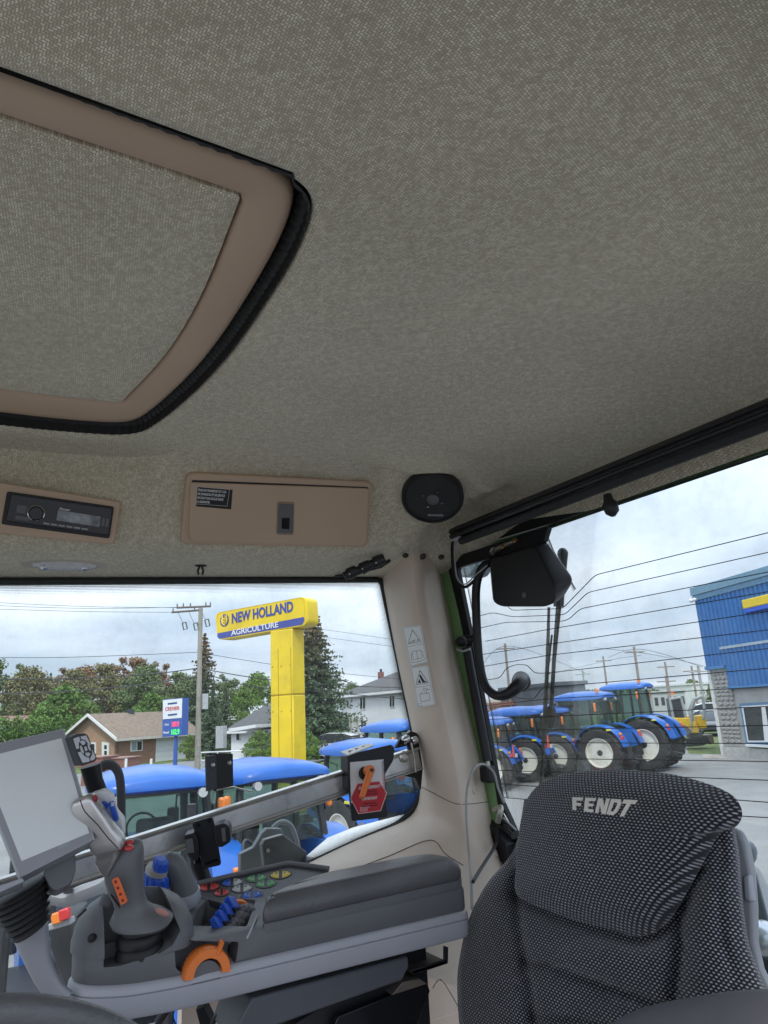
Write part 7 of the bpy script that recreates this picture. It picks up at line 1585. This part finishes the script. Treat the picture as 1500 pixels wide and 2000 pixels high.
    if smv:
        mb = MB(); mb.prism([V((-.72, y, z)) for y, z in ((.32, rr*1.5), (.62, rr*1.5), (.50, rr*1.5+.42), (.44, rr*1.5+.42))], (.02, 0, 0)); build(mb, 'slow_vehicle_triangle', SMV, t, local=True); bx('plate', (-.70, 0, rr*1.55), (.03, .3, .12), WTR, 0)
    return t
def put(t, x, y, yaw, s=1.0, label=None):
    t.location = (x, y, 0); t.rotation_euler.z = math.radians(yaw); t.scale = (s, s, s)
    if label: t['label'] = label
    return t
base_t = make_tractor('blue cab tractor right outside the side window, dome roof beside the black bracket', False, .25, .70, .40, .46, .30, True, 2.45, 1.85, smv=False)
def spot(px, d): p = WS(px, 1450, d); return p.x, p.y
x, y = spot(303, 8.6); put(base_t, x, y, -4, .955)
x, y = spot(528, 9.7); put(copy_tree(base_t), x, y, 4, .94, 'blue cab tractor in front of the yellow pylon foot, with two round work lights')
x, y = spot(738, 14.0); put(copy_tree(base_t), x, y, 6, .95, 'blue cab tractor behind the warning card, roof below the white house')
x, y = spot(800, 19.5); put(copy_tree(base_t), x, y, 8, 1.06, 'blue cab tractor showing only a roof edge at the pillar')
near = make_tractor('small blue open tractor closest to the side window, cream wheel under the terminal', False, 0, .62, .36, .42, .26, False, 2.2, 1.6, smv=False)
x, y = spot(178, 5.8); put(near, x, y, -2, 1.0)
near2 = copy_tree(near); x, y = spot(590, 7.2); put(near2, x, y, 52, .92, 'blue open tractor under the aluminium rail near the warning card')
# right hand row
big = make_tractor('largest blue tractor by the blue building, tall cream rear wheel and orange lamps', True, .65, 1.02, .62, .74, .48, True, 3.5, 2.75, smv=False)
def gspot(px, py): p = GR(px, py); return p.x, p.y
RY = 22
def rowput(t, px, py, yaw, s, label):
    """near rear wheel stands on the ground seen at px,py"""
    gx, gy = gspot(px, py); a = math.radians(yaw); off = V((0, -.86*s, 0)) if math.sin(a)*1 > 0 else V((0, -.86*s, 0))
    best = None
    for sg in (1, -1):
        o = V((-math.sin(a)*sg*.9*s, math.cos(a)*sg*.9*s, 0)); c = V((gx, gy, 0)) - o
        if best is None or c.length > best.length: best = c
    put(t, best.x, best.y, yaw, s, label)
rowput(big, 1268, 1507, RY, 1.0, None)
mid = make_tractor('middle blue tractor of the right row, cream wheel seen just above the seat', True, .62, .80, .46, .58, .36, True, 2.85, 2.4, smv=False)
rowput(mid, 1180, 1519, RY, 1.12, None)
small = make_tractor('small blue tractor', False, .25, .70, .40, .46, .30, True, 2.45, 1.85)
sm = small; rowput(sm, 1092, 1518, RY+8, 1.12, 'small blue tractor between the wiper blade and the middle tractor, red triangle on its rear')
sm = copy_tree(small); rowput(sm, 1032, 1528, RY+12, 1.12, 'small blue tractor left of the wiper blade, red triangle on its rear')
sm = copy_tree(small); rowput(sm, 965, 1545, RY+16, 1.0, 'small blue tractor next to the gas strut at the edge of the rear window')
# neighbour's lamp plate right below the terminal
p = WS(120, 1790, 3.6); t = thing('lamp_bracket', 'red and orange tail lamp on a grey bracket under the terminal', 'tail lamp', (p.x, p.y, p.z-.1))
e = RGT.copy(); e.z = 0; e.normalize(); f = V((-e.y, e.x, 0))
def rb(c, w, h, d, m_, nm, par, bev=.006): 
    mb = MB(); R = Matrix((e, f, V((0, 0, 1)))).transposed(); R = R @ Matrix.Rotation(-.22, 3, 'Y'); mb.box(c, (w, d, h), R); return build(mb, nm, m_, par, bevel=bev)
rb(WS(113, 1792, 3.6), .055, .05, .04, AMB, 'turn_signal', t); rb(WS(127, 1785, 3.6), .05, .05, .04, TAIL, 'tail_light', t); rb(WS(120, 1803, 3.62), .12, .03, .06, mat('grey_bracket', (.30, .30, .32), .5), 'bracket', t)
mb = MB(); mb.prism([WS(x, y, 3.7) for x, y in ((97, 1806), (140, 1800), (150, 1880), (128, 1930), (96, 1850))], FWD*.2); build(mb, 'battery_box', TBK, t, bevel=.01)
mb = MB(); mb.tube(cat([WS(x, y, 3.75) for x, y in ((104, 1752), (130, 1756), (165, 1742), (200, 1728), (214, 1718))], 4), .03, 8, flat=1.6); build(mb, 'grey_hose', mat('grey_bracket', (.30, .30, .32), .5), t)
mb = MB(); mb.lathe(WS(133, 1744, 3.7), V((0, 0, 1)), [(.024, 0), (.024, .03), (.015, .035), (.015, .06)], 10); build(mb, 'cap', TBK, t)
# dark plate, grey plate and white ledge outside the side window
t = thing('outer_plate', 'dark bent plate and grey flange outside the side window above the button panel', 'plate', WX(545, 1670, 1.62))
mb = MB(); mb.prism([WX(x, y, 1.60) for x, y in ((512, 1650), (518, 1640), (553, 1630), (600, 1664), (585, 1720), (520, 1720))], V((.02, 0, 0))); build(mb, 'dark_plate', mat('plate_dark', (.035, .04, .045), .35), t, bevel=.002)
mb = MB(); mb.prism([WX(x, y, 1.70) for x, y in ((470, 1668), (496, 1655), (512, 1628), (522, 1618), (550, 1618), (556, 1640), (530, 1720), (470, 1730))], V((.02, 0, 0))); build(mb, 'grey_flange', mat('plate_grey', (.12, .13, .135), .5, var=.2), t, bevel=.002)
mb = MB(); mb.lathe(WX(523, 1661, 1.598), V((-1, 0, 0)), [(.004, 0), (.004, .003)], 8); build(mb, 'bolt', STEEL, t)
mb = MB(); mb.tube(cat([WX(532, 1618, 1.75), WX(548, 1606, 1.75), WX(566, 1610, 1.75), WX(578, 1635, 1.75), WX(584, 1665, 1.75)], 5), .006, 7); build(mb, 'hose', mat('hose_grey', (.15, .16, .17), .5), t)
mb = MB(); mb.prism([WX(598, 1672, 1.60), WX(640, 1636, 1.75), WX(690, 1616, 1.85), WX(770, 1598, 1.85), WX(806, 1586, 1.75), WX(800, 1612, 1.47), WX(700, 1655, 1.46), WX(640, 1680, 1.46)], V((.004, 0, -.02))); tag(build(mb, 'outer_ledge', mat('white_ledge', (.72, .70, .66), .6)), 'bright white ledge outside below the corner of the side window', 'ledge')
mb = MB(); mb.prism([WX(x, y, 1.66) for x, y in ((452, 1604), (472, 1598), (470, 1612), (455, 1614))], V((.05, 0, 0))); tag(build(mb, 'yellow_block', YELP), 'small yellow block under the rail beside the phone holder', 'block')

# ------------------------------------------------------------------ blue dealership building
CLD = mat('blue_cladding', (.025, .14, .38), .5, var=.10, dirt=((.20, .30, .42), .7, .25)); CAPM = mat('pale_blue_cap', (.17, .30, .40), .5); STUC = mat('grey_stucco', (.40, .39, .37), .85, vs=2, var=.08, bs=.5, bscale=30, dist=.02); BLFR = mat('blue_frame', (.10, .20, .34), .4)
Ga = GR(1417, 1476); Gb = GR(1500, 1482.5); Ga.z = Gb.z = 0; ub = (Gb-Ga).normalized(); nb = V((ub.y, -ub.x, 0)); nb = nb if nb.dot(EYE-Ga) > 0 else -nb
B_ = lambda x, y, h=0.0: WP(x, y, Ga, nb) + nb*h
def L_at(x, y): p = WP(x, y, Ga, nb); return ((p-Ga).dot(ub), p.z)
zr_ = L_at(1364, 1148)[1]; zc1 = L_at(1388, 1303)[1]; zc2 = L_at(1428, 1341)[1]; xs = L_at(1424, 1320)[0]; x0 = 0.0; XE = 16.0
bd = thing('dealership_building', 'blue corrugated building with stone pier and blue framed window at the right edge', 'building', Ga + ub*8 - nb*6)
def BP(s, z, h=0.0): return Ga + ub*s + nb*h + V((0, 0, z))
mb = MB(); mb.prism([BP(.0, 0, 0), BP(XE, 0, 0), BP(XE, 0, -12), BP(.0, 0, -12)], (0, 0, zr_)); build(mb, 'wall', STUC, bd)
mb = MB(); mb.prism([BP(-.15, zc1, .0), BP(xs, zc1, 0), BP(xs, zc2, 0), BP(XE, zc2, 0), BP(XE, zr_-.35, 0), BP(-.15, zr_-.35, 0)], nb*.12); build(mb, 'cladding_sheet', CLD, bd)
# corrugation ribs
k = 0; s = .02
while s < 11:
    zb = (zc1 if s < xs else zc2)+.02
    mb = MB(); mb.prism([BP(s, zb, .122), BP(s+.04, zb, .17), BP(s+.15, zb, .17), BP(s+.19, zb, .122)], (0, 0, zr_-.36-zb)); build(mb, 'cladding_rib', CLD, bd); s += .30
mb = MB(); mb.prism([BP(-.25, zr_-.36, -.1), BP(XE, zr_-.36, -.1), BP(XE, zr_-.36, .24), BP(-.25, zr_-.36, .24)], (0, 0, .40)); build(mb, 'roof_cap', CAPM, bd, bevel=.01)
mb = MB(); mb.prism([BP(-.2, zr_-.62, .0), BP(XE, zr_-.62, 0), BP(XE, zr_-.62, .2), BP(-.2, zr_-.62, .2)], (0, 0, .24)); build(mb, 'eave_trim', mat('eave_blue', (.10, .22, .34), .5), bd)  # eave trim in a darker blue than the roof cap
for a, b, z in ((-.18, xs, zc1), (xs, XE, zc2)):
    mb = MB(); mb.prism([BP(a, z-.12, -.0), BP(b, z-.12, 0), BP(b, z-.12, .20), BP(a, z-.12, .20)], (0, 0, .14)); build(mb, 'cladding_trim', mat('trim_blue', (.06, .20, .42), .45), bd)
s1, z1 = L_at(1412, 1266); mb = MB(); mb.prism([BP(s1, z1-.06, .172), BP(XE, z1-.06, .172), BP(XE, z1+.06, .172), BP(s1, z1+.06, .172)], nb*.02); build(mb, 'pale_strip', mat('pale_strip', (.35, .42, .48), .6), bd)
# stone pier: individual rough stones
STN = mat('field_stone', (.36, .34, .315), .9, vs=7, var=.25, bs=.7, bscale=12, dist=.03); rng = random.Random(3); mesh_cache = []
mb = MB(); mb.prism([BP(.0, .45, 0), BP(xs+.05, .45, 0), BP(xs+.05, zc1-.12, 0), BP(.0, zc1-.12, 0)], nb*.03); pier = build(mb, 'stone_pier', mat('mortar_grey', (.40, .39, .37), .9), bd)
for q in range(4):
    e = MB(); n_ = 7; ring = [(math.cos(2*PI*k/n_)*rng.uniform(.42, .5), math.sin(2*PI*k/n_)*rng.uniform(.40, .5)) for k in range(n_)]
    e.loft([[BP(a, b, .02)-Ga for a, b in ring], [BP(a*.92, b*.9, .07)-Ga for a, b in ring], [BP(a*.6, b*.6, .085)-Ga for a, b in ring]]); m0 = build(e, 'stone', STN, None, smooth=0, local=True); mesh_cache.append(m0.data); bpy.data.objects.remove(m0)
z = .55
while z < zc1-.3:
    s = .03; hh = rng.uniform(.16, .26)
    while s < xs-.05:
        ww = min(rng.uniform(.22, .48), xs+.02-s)
        o_ = bpy.data.objects.new('stone', mesh_cache[rng.randrange(4)]); COL.objects.link(o_); o_.parent = pier
        c_ = BP(s+ww/2, z+hh/2, .012) - ORG[pier.name]; o_.location = c_
        # stretch the unit stone along the wall and upwards
        M4 = Matrix((ub, nb, V((0, 0, 1)))).transposed(); S3 = Matrix.Diagonal(V((ww*.98, 1, hh*.98))); o_.matrix_local = Matrix.Translation(c_) @ (M4 @ S3 @ M4.transposed()).to_4x4(); s += ww
    z += hh
mb = MB(); mb.prism([BP(-.2, 0, -.02), BP(.02, 0, -.02), BP(.02, zc1-.12, -.02), BP(-.2, zc1-.12, -.02)], nb*.1); build(mb, 'corner_board', mat('pale_board', (.62, .61, .58), .6), bd)
mb = MB(); mb.prism([BP(.0, 0, 0), BP(XE, 0, 0), BP(XE, .42, 0), BP(.0, .42, 0)], nb*.10); build(mb, 'base_course', mat('base_concrete', (.42, .41, .38), .9, var=.15), bd)
wq = [(1448, 1374), (1500, 1370), (1530, 1368), (1530, 1452), (1461, 1454)]
mb = MB(); mb.prism([B_(1448, 1374, .0), B_(1640, 1362, 0), B_(1640, 1453, 0), B_(1462, 1454, 0)], nb*.12); wf = build(mb, 'window', BLFR, bd)
mb = MB(); mb.prism([B_(1453, 1379, .1), B_(1640, 1368, .1), B_(1640, 1448, .1), B_(1465, 1449, .1)], nb*.03); f2_ = build(mb, 'window_frame', WTR, wf)
for xa, xb in ((1457, 1492), (1500, 1636)):
    mb = MB(); mb.prism([B_(xa, 1382 if xa < 1480 else 1380, .131), B_(xb, 1381, .131), B_(xb+6 if xb < 1500 else xb, 1446, .131), B_(xa+10, 1446, .131)], nb*.006); build(mb, 'pane', DKW, wf)
mb = MB(); mb.prism([BP(L_at(1466, 1452)[0]-.1, L_at(1466, 1452)[1]-.12, .1), BP(XE-4, L_at(1466, 1452)[1]-.12, .1), BP(XE-4, L_at(1466, 1452)[1]-.02, .1), BP(L_at(1466, 1452)[0]-.1, L_at(1466, 1452)[1]-.02, .1)], nb*.1); build(mb, 'window_sill', WTR, wf)
s2, z2 = L_at(1461, 1172); s3, z3 = L_at(1461, 1198)
t = thing('wall_sign', 'yellow and blue sign panel on the blue cladding', 'sign', BP(s2+2, z3, .3)); mb = MB(); mb.prism([BP(s2, lin(z3, z2, .30), .172), BP(s2+5, lin(z3, z2, .30), .172), BP(s2+5, z2, .172), BP(s2, z2, .172)], nb*.18); build(mb, 'yellow_panel', YELP, t, bevel=.04)
mb = MB(); mb.prism([BP(s2+.04, z3, .172), BP(s2+5, z3, .172), BP(s2+5, lin(z3, z2, .30), .172), BP(s2+.04, lin(z3, z2, .30), .172)], nb*.16); build(mb, 'blue_panel', mat('sign_blue', (.03, .10, .55), .4), t)
p = BP(-.1, L_at(1366, 1171)[1], .15); t = thing('security_light', 'small white twin security light at the corner of the blue building', 'lamp', p)
for k in (-1, 1):
    mb = MB(); mb.ell(p + ub*.14*k + nb*.1, ub*.10, nb*.12, V((0, 0, .10)), 10, 6); build(mb, 'lamp_head', WTR, t)
mb = MB(); mb.box(p, (.2, .2, .12)); build(mb, 'mount', WTR, t)
# ------------------------------------------------------------------ distant structures on the right
def block(name, label, px0, px1, yt, d, m_, dep=12, cat_='building', roofm=None, windows=0):
    a, b = WD(px0, 1400, d), WD(px1, 1400, d*1.02); z = WD((px0+px1)/2, yt, d).z; a.z = b.z = 0; u = (b-a).normalized(); n = V((u.y, -u.x, 0)); n = n if n.dot(EYE-a) > 0 else -n
    t = thing(name, label, cat_, (a+b)/2); mb = MB(); mb.prism([a, b, b-n*dep, a-n*dep], (0, 0, z)); build(mb, 'wall', m_, t)
    mb = MB(); mb.prism([a-u*.2+n*.2+V((0, 0, z)), b+u*.2+n*.2+V((0, 0, z)), b+u*.2-n*dep+V((0, 0, z)), a-u*.2-n*dep+V((0, 0, z))], (0, 0, .3)); build(mb, 'roof', roofm or m_, t)
    for k in range(windows):
        w0, w1 = lin(a, b, (k+.25)/windows), lin(a, b, (k+.75)/windows); mb = MB(); mb.prism([w0+V((0, 0, z*.45)), w1+V((0, 0, z*.45)), w1+V((0, 0, z*.8)), w0+V((0, 0, z*.8))], n*.06); build(mb, 'window', DKW, t)
    return t
block('warehouse', 'dark grey warehouse roof behind the middle tractor cab', 1093, 1150, 1337, 62, mat('dark_metal_wall', (.10, .11, .13), .6))
block('warehouse', 'pale grey low warehouse behind the small tractors', 930, 1100, 1369, 75, mat('pale_metal_wall', (.52, .52, .50), .7), windows=0)
block('brick_building', 'low red brick building with pale stripes behind the wiper', 998, 1064, 1375, 70, mat('red_facade', (.34, .15, .11), .8), windows=6)
block('white_factory', 'far white factory on the hill by the blue building', 1362, 1392, 1336, 150, mat('white_metal', (.66, .67, .66), .6), windows=0)
block('shop_building', 'far grey shop building behind the excavator', 1280, 1345, 1352, 120, mat('grey_shop', (.40, .41, .42), .7), windows=5)
rng = random.Random(21); v, f = [], []
for k in range(90):
    px = rng.uniform(1090, 1440); d = rng.uniform(150, 210); x, y = groundat(px, d); hh = hfor(px, rng.uniform(1340, 1348) if px > 1300 else rng.uniform(1348, 1354), d)
    if px > 1345: hh = hfor(px, rng.uniform(1328, 1342), d)
    for q in range(150):
        a = rng.random()*6.28; zf = rng.random(); r = 3.6*math.sin(min(zf*.75+.25, 1)*PI)**.6*math.sqrt(rng.random()); leaf(v, f, V((x+math.cos(a)*r, y+math.sin(a)*r, hh*zf)), 1.3, rng, .4)
mb = MB(); mb.add(v, f); o = build(mb, 'woods', LF1, smooth=0, kind='stuff'); o['label'] = 'far low belt of trees behind the parked vehicles'
# ------------------------------------------------------------------ cars
def car(label, px, py, d, yaw, paint, s=1.0, group=None, cat_='car'):
    p = WD(px, 1400, d); t = thing('parked_car', label, cat_, (p.x, p.y, 0), group, math.radians(yaw))
    def L(rows): return [[V((x, y*w, z)) for y in (-1, -.96, .96, 1)] for x, z, w in rows]
    body_ = []
    for x, zb, zt, w in ((-2.2, .45, .75, .74), (-2.1, .32, .92, .84), (-1.2, .25, .98, .90), (.0, .22, .96, .91), (1.1, .25, .95, .90), (1.9, .30, .86, .84), (2.2, .42, .70, .70)):
        body_.append([V((x, -w, zb)), V((x, -w*1.02, (zb+zt)/2)), V((x, -w*.94, zt)), V((x, w*.94, zt)), V((x, w*1.02, (zb+zt)/2)), V((x, w, zb))])
    mb = MB(); mb.loft(body_); build(mb, 'body', paint, t, smooth=50, local=True)
    cabn = []
    for x, z, w in ((-2.05, .93, .80), (-1.75, 1.36, .70), (-1.2, 1.55, .66), (.0, 1.58, .66), (.55, 1.46, .68), (1.15, .96, .82)): cabn.append([V((x, -w-.1*(1.6-z), .90)), V((x, -w, z)), V((x, w, z)), V((x, w+.1*(1.6-z), .90))])
    mb = MB(); mb.loft(cabn); build(mb, 'glasshouse', DKW, t, smooth=40, local=True)
    mb = MB(); mb.loft([[V((x, -w, z)), V((x, -w*.6, z+.05)), V((x, w*.6, z+.05)), V((x, w, z))] for x, z, w in ((-1.8, 1.38, .69), (-1.2, 1.54, .675), (0, 1.57, .675), (.5, 1.47, .68))]); build(mb, 'roof', paint, t, smooth=40, local=True)
    for sx_ in (-1.3, 1.35):
        for sy in (-1, 1):
            mb = MB(); mb.lathe((sx_, sy*.72, .33), (0, sy, 0), [(.2, 0), (.33, 0), (.34, .10), (.33, .2), (.2, .2)], 18); wh = build(mb, 'wheel', TYR, t, local=True); mb = MB(); mb.lathe((sx_, sy*.73, .33), (0, sy, 0), [(.2, .10), (.2, .19), (.1, .17), (.001, .17)], 14); build(mb, 'rim', ALU, wh, local=True)
    for sy in (-1, 1):
        mb = MB(); mb.box((-2.14, sy*.66, .80), (.08, .22, .16)); build(mb, 'tail_light', TAIL, t, local=True); mb = MB(); mb.box((2.08, sy*.62, .68), (.1, .26, .12)); build(mb, 'headlight', LAMP, t, local=True)
    t.scale = (s, s, s); return t
SILV = mat('silver_car_paint', (.45, .46, .48), .3, metal=.5, var=.03, coat=.6); WHC = mat('white_car_paint', (.68, .68, .70), .35, var=.03, coat=.6); DGC = mat('dark_car_paint', (.035, .04, .05), .3, var=.03, coat=.6)
car('grey car parked left of the white car across the lawn', 612, 1450, 56, 40, mat('grey_car_paint', (.16, .17, .19), .3, metal=.4, coat=.6), 1, 'cars by the road')
car('white car parked before the board fence by the road', 645, 1460, 50, 40, WHC, 1, 'cars by the road')
car('dark grey suv with red tail light beside the blue building', 1392, 1400, 58, 128, DGC, 1.12, None, 'suv')
car('white van roof behind the dark suv', 1378, 1390, 72, 40, WHC, 1.3, None, 'van')
car('silver car behind the yellow excavator', 1366, 1390, 64, 60, SILV, 1.05)
# own rear mudguard with mirror seen past the seat
t = thing('rear_mudguard', 'grey rear mudguard with a lamp housing just past the seat', 'mudguard', WY(1500, 1850, -1.35))
mb = MB(); mb.loft([[WY(x, y, -1.30) for x, y in ((1462, 1695), (1478, 1705), (1500, 1790), (1540, 1960), (1480, 1960), (1470, 1800))], [WY(x, y, -1.75) + V((0, 0, -.0)) for x, y in ((1475, 1690), (1485, 1700), (1530, 1790), (1600, 1960), (1560, 1960), (1500, 1800))]]); build(mb, 'guard', mat('grey_blue_guard', (.14, .17, .20), .3, coat=.3), t, bevel=.01, segs=3)
mb = MB(); mb.ell(WY(1456, 1668, -1.4), V((.018, 0, 0)), V((0, .03, 0)), V((-.004, 0, .026)), 14, 8); build(mb, 'lamp_housing', mat('lamp_blue_grey', (.10, .13, .16), .2), t)
mb = MB(); mb.ell(WY(1492, 1832, -1.25), V((.03, 0, 0)), V((0, .03, 0)), V((0, 0, .028)), 14, 8); build(mb, 'silver_cap', mat('silver_cap', (.5, .53, .56), .3, .6), t)
mb = MB(); mb.prism([WY(x, y, -1.27) for x, y in ((1478, 1868), (1520, 1880), (1530, 1920), (1490, 1905))], V((0, -.05, 0))); build(mb, 'black_trim', BLACK, t)
# ------------------------------------------------------------------ wiper outside the rear window
YW = -1.10
t = thing('rear_wiper', 'long black rear wiper arm and blade hanging outside the rear window', 'wiper', WY(1078, 1300, YW))
mb = MB(); mb.tube([WY(1100, 1085, YW), WY(1092, 1150, YW), WY(1091, 1185, YW)], [.010, .012, .011], 10); mb.ell(WY(1099, 1082, YW), V((.012, 0, 0)), V((0, .012, 0)), V((0, 0, .014)), 10, 6); build(mb, 'arm_head', mat('wiper_grey', (.06, .065, .07), .45), t)
mb = MB(); mb.tube([WY(1091, 1185, YW), WY(1082, 1290, YW), WY(1076, 1395, YW), WY(1075, 1410, YW)], [.006, .0042, .0045, .009], 8); build(mb, 'arm', BLACK, t)
mb = MB(); mb.tube([WY(1072, 1186, YW+.01), WY(1069, 1300, YW+.01), WY(1062, 1440, YW+.01), WY(1056, 1540, YW+.01)], [.003, .0042, .0048, .004], 6); build(mb, 'blade_rubber', mat('olive_rubber', (.05, .048, .02), .6), t)
for y0, y1 in ((1290, 1312), (1315, 1335), (1338, 1356), (1359, 1375)):
    mb = MB(); f_ = lambda y: 1078 - (y-1240)*.055; mb.tube([WY(f_(y0)-8, y0+2, YW+.004), WY(f_(y0), y0, YW+.004)], .0014, 5); build(mb, 'cross_bar', BLACK, t)
mb = MB(); mb.tube([WY(1078, 1240, YW+.004), WY(1070, 1310, YW+.004), WY(1064, 1385, YW+.004)], .0022, 6); build(mb, 'frame', BLACK, t)
mb = MB(); mb.ell(WY(1076, 1400, YW), V((.014, 0, 0)), V((0, .01, 0)), V((-.004, 0, .026)), 10, 7); build(mb, 'pivot', BLACK, t)
# work lamp seen through the glass at the corner
mb = MB(); q = rnd([(892, 1088), (928, 1082), (932, 1105), (918, 1126), (895, 1128)], 6); mb.prism([WY(p.x, p.y, -1.16) for p in q], V((0, -.06, 0))); tag(build(mb, 'work_lamp', mat('lamp_frost', (.22, .27, .31), .3, var=.4, vs=60), bevel=.006), 'frosted work lamp outside the top corner of the rear window', 'lamp')
# ------------------------------------------------------------------ yellow compact excavator
ex = thing('mini_excavator', 'yellow compact excavator with grey cab and boom beside the blue building', 'excavator', V((*gspot(1372, 1462), 0)))
dE = (GR(1372, 1462)-EYE).length*.985
E = lambda x, y, d=0.0: WD(x, y, dE+d)
def ep(px, t_, m_, nm, par=ex, d=0.0, bev=.04): mb = MB(); n_ = FWD.copy(); n_.z = 0; n_.normalize(); mb.prism([E(q[0], q[1], d) for q in px], n_*t_); return build(mb, nm, m_, par, bevel=bev)
YEX = mat('excavator_yellow', (.72, .44, .02), .35, coat=.3)
ep([(1316, 1402), (1345, 1402), (1360, 1412), (1364, 1420), (1366, 1432), (1344, 1432), (1338, 1420), (1322, 1412)], 1.2, YEX, 'body_cover'); ep([(1322, 1413), (1342, 1418), (1350, 1426), (1348, 1436), (1322, 1438)], 1.2, DGREY, 'engine_grille', d=-.04)
ep([(1361, 1398), (1374, 1396), (1379, 1402), (1382, 1422), (1364, 1424)], .5, YEX, 'counterweight', d=.2)
ep([(1342, 1398), (1352, 1396), (1353, 1408), (1344, 1408)], .4, YEX, 'tool_box', d=.1)
ep([(1312, 1364), (1332, 1362), (1338, 1402), (1318, 1402)], .9, DKW, 'cab_glass', d=.2, bev=.0)
for a, b in (((1308, 1366), (1316, 1404)), ((1330, 1362), (1340, 1404)), ((1308, 1366), (1330, 1362))):
    mb = MB(); mb.tube([E(*a, .15), E(*b, .15)], .07, 6); build(mb, 'cab_post', mat('grey_post', (.30, .32, .33), .5), ex)
mb = MB(); mb.tube([E(1352, 1430, .1), E(1349, 1385, .1), E(1356, 1366, .1), E(1372, 1360, .1)], [.12, .13, .11, .08], 8); build(mb, 'boom', mat('grey_post', (.30, .32, .33), .5), ex)
mb = MB(); mb.tube([E(1372, 1360, .1), E(1376, 1385, .1), E(1374, 1405, .1)], .08, 8); build(mb, 'stick', mat('grey_post', (.30, .32, .33), .5), ex)
mb = MB(); mb.lathe(E(1314, 1357, .3), V((0, 0, 1)), [(.09, 0), (.09, .14), (.04, .2), (.001, .2)], 10); build(mb, 'beacon', AMB, ex)
for d in (.0, 1.0):
    ep(rnd([(1342, 1443), (1376, 1440), (1385, 1444), (1384, 1451), (1376, 1456), (1344, 1459)], 4), .35, RUBBER, 'track', d=d)
ep([(1350, 1432), (1372, 1430), (1374, 1440), (1352, 1442)], .8, DGREY, 'slew_base', d=.2)
ep([(1382, 1436), (1392, 1434), (1396, 1452), (1386, 1454)], .9, mat('worn_steel', (.16, .13, .11), .5, .5, var=.4), 'dozer_blade', d=.1)
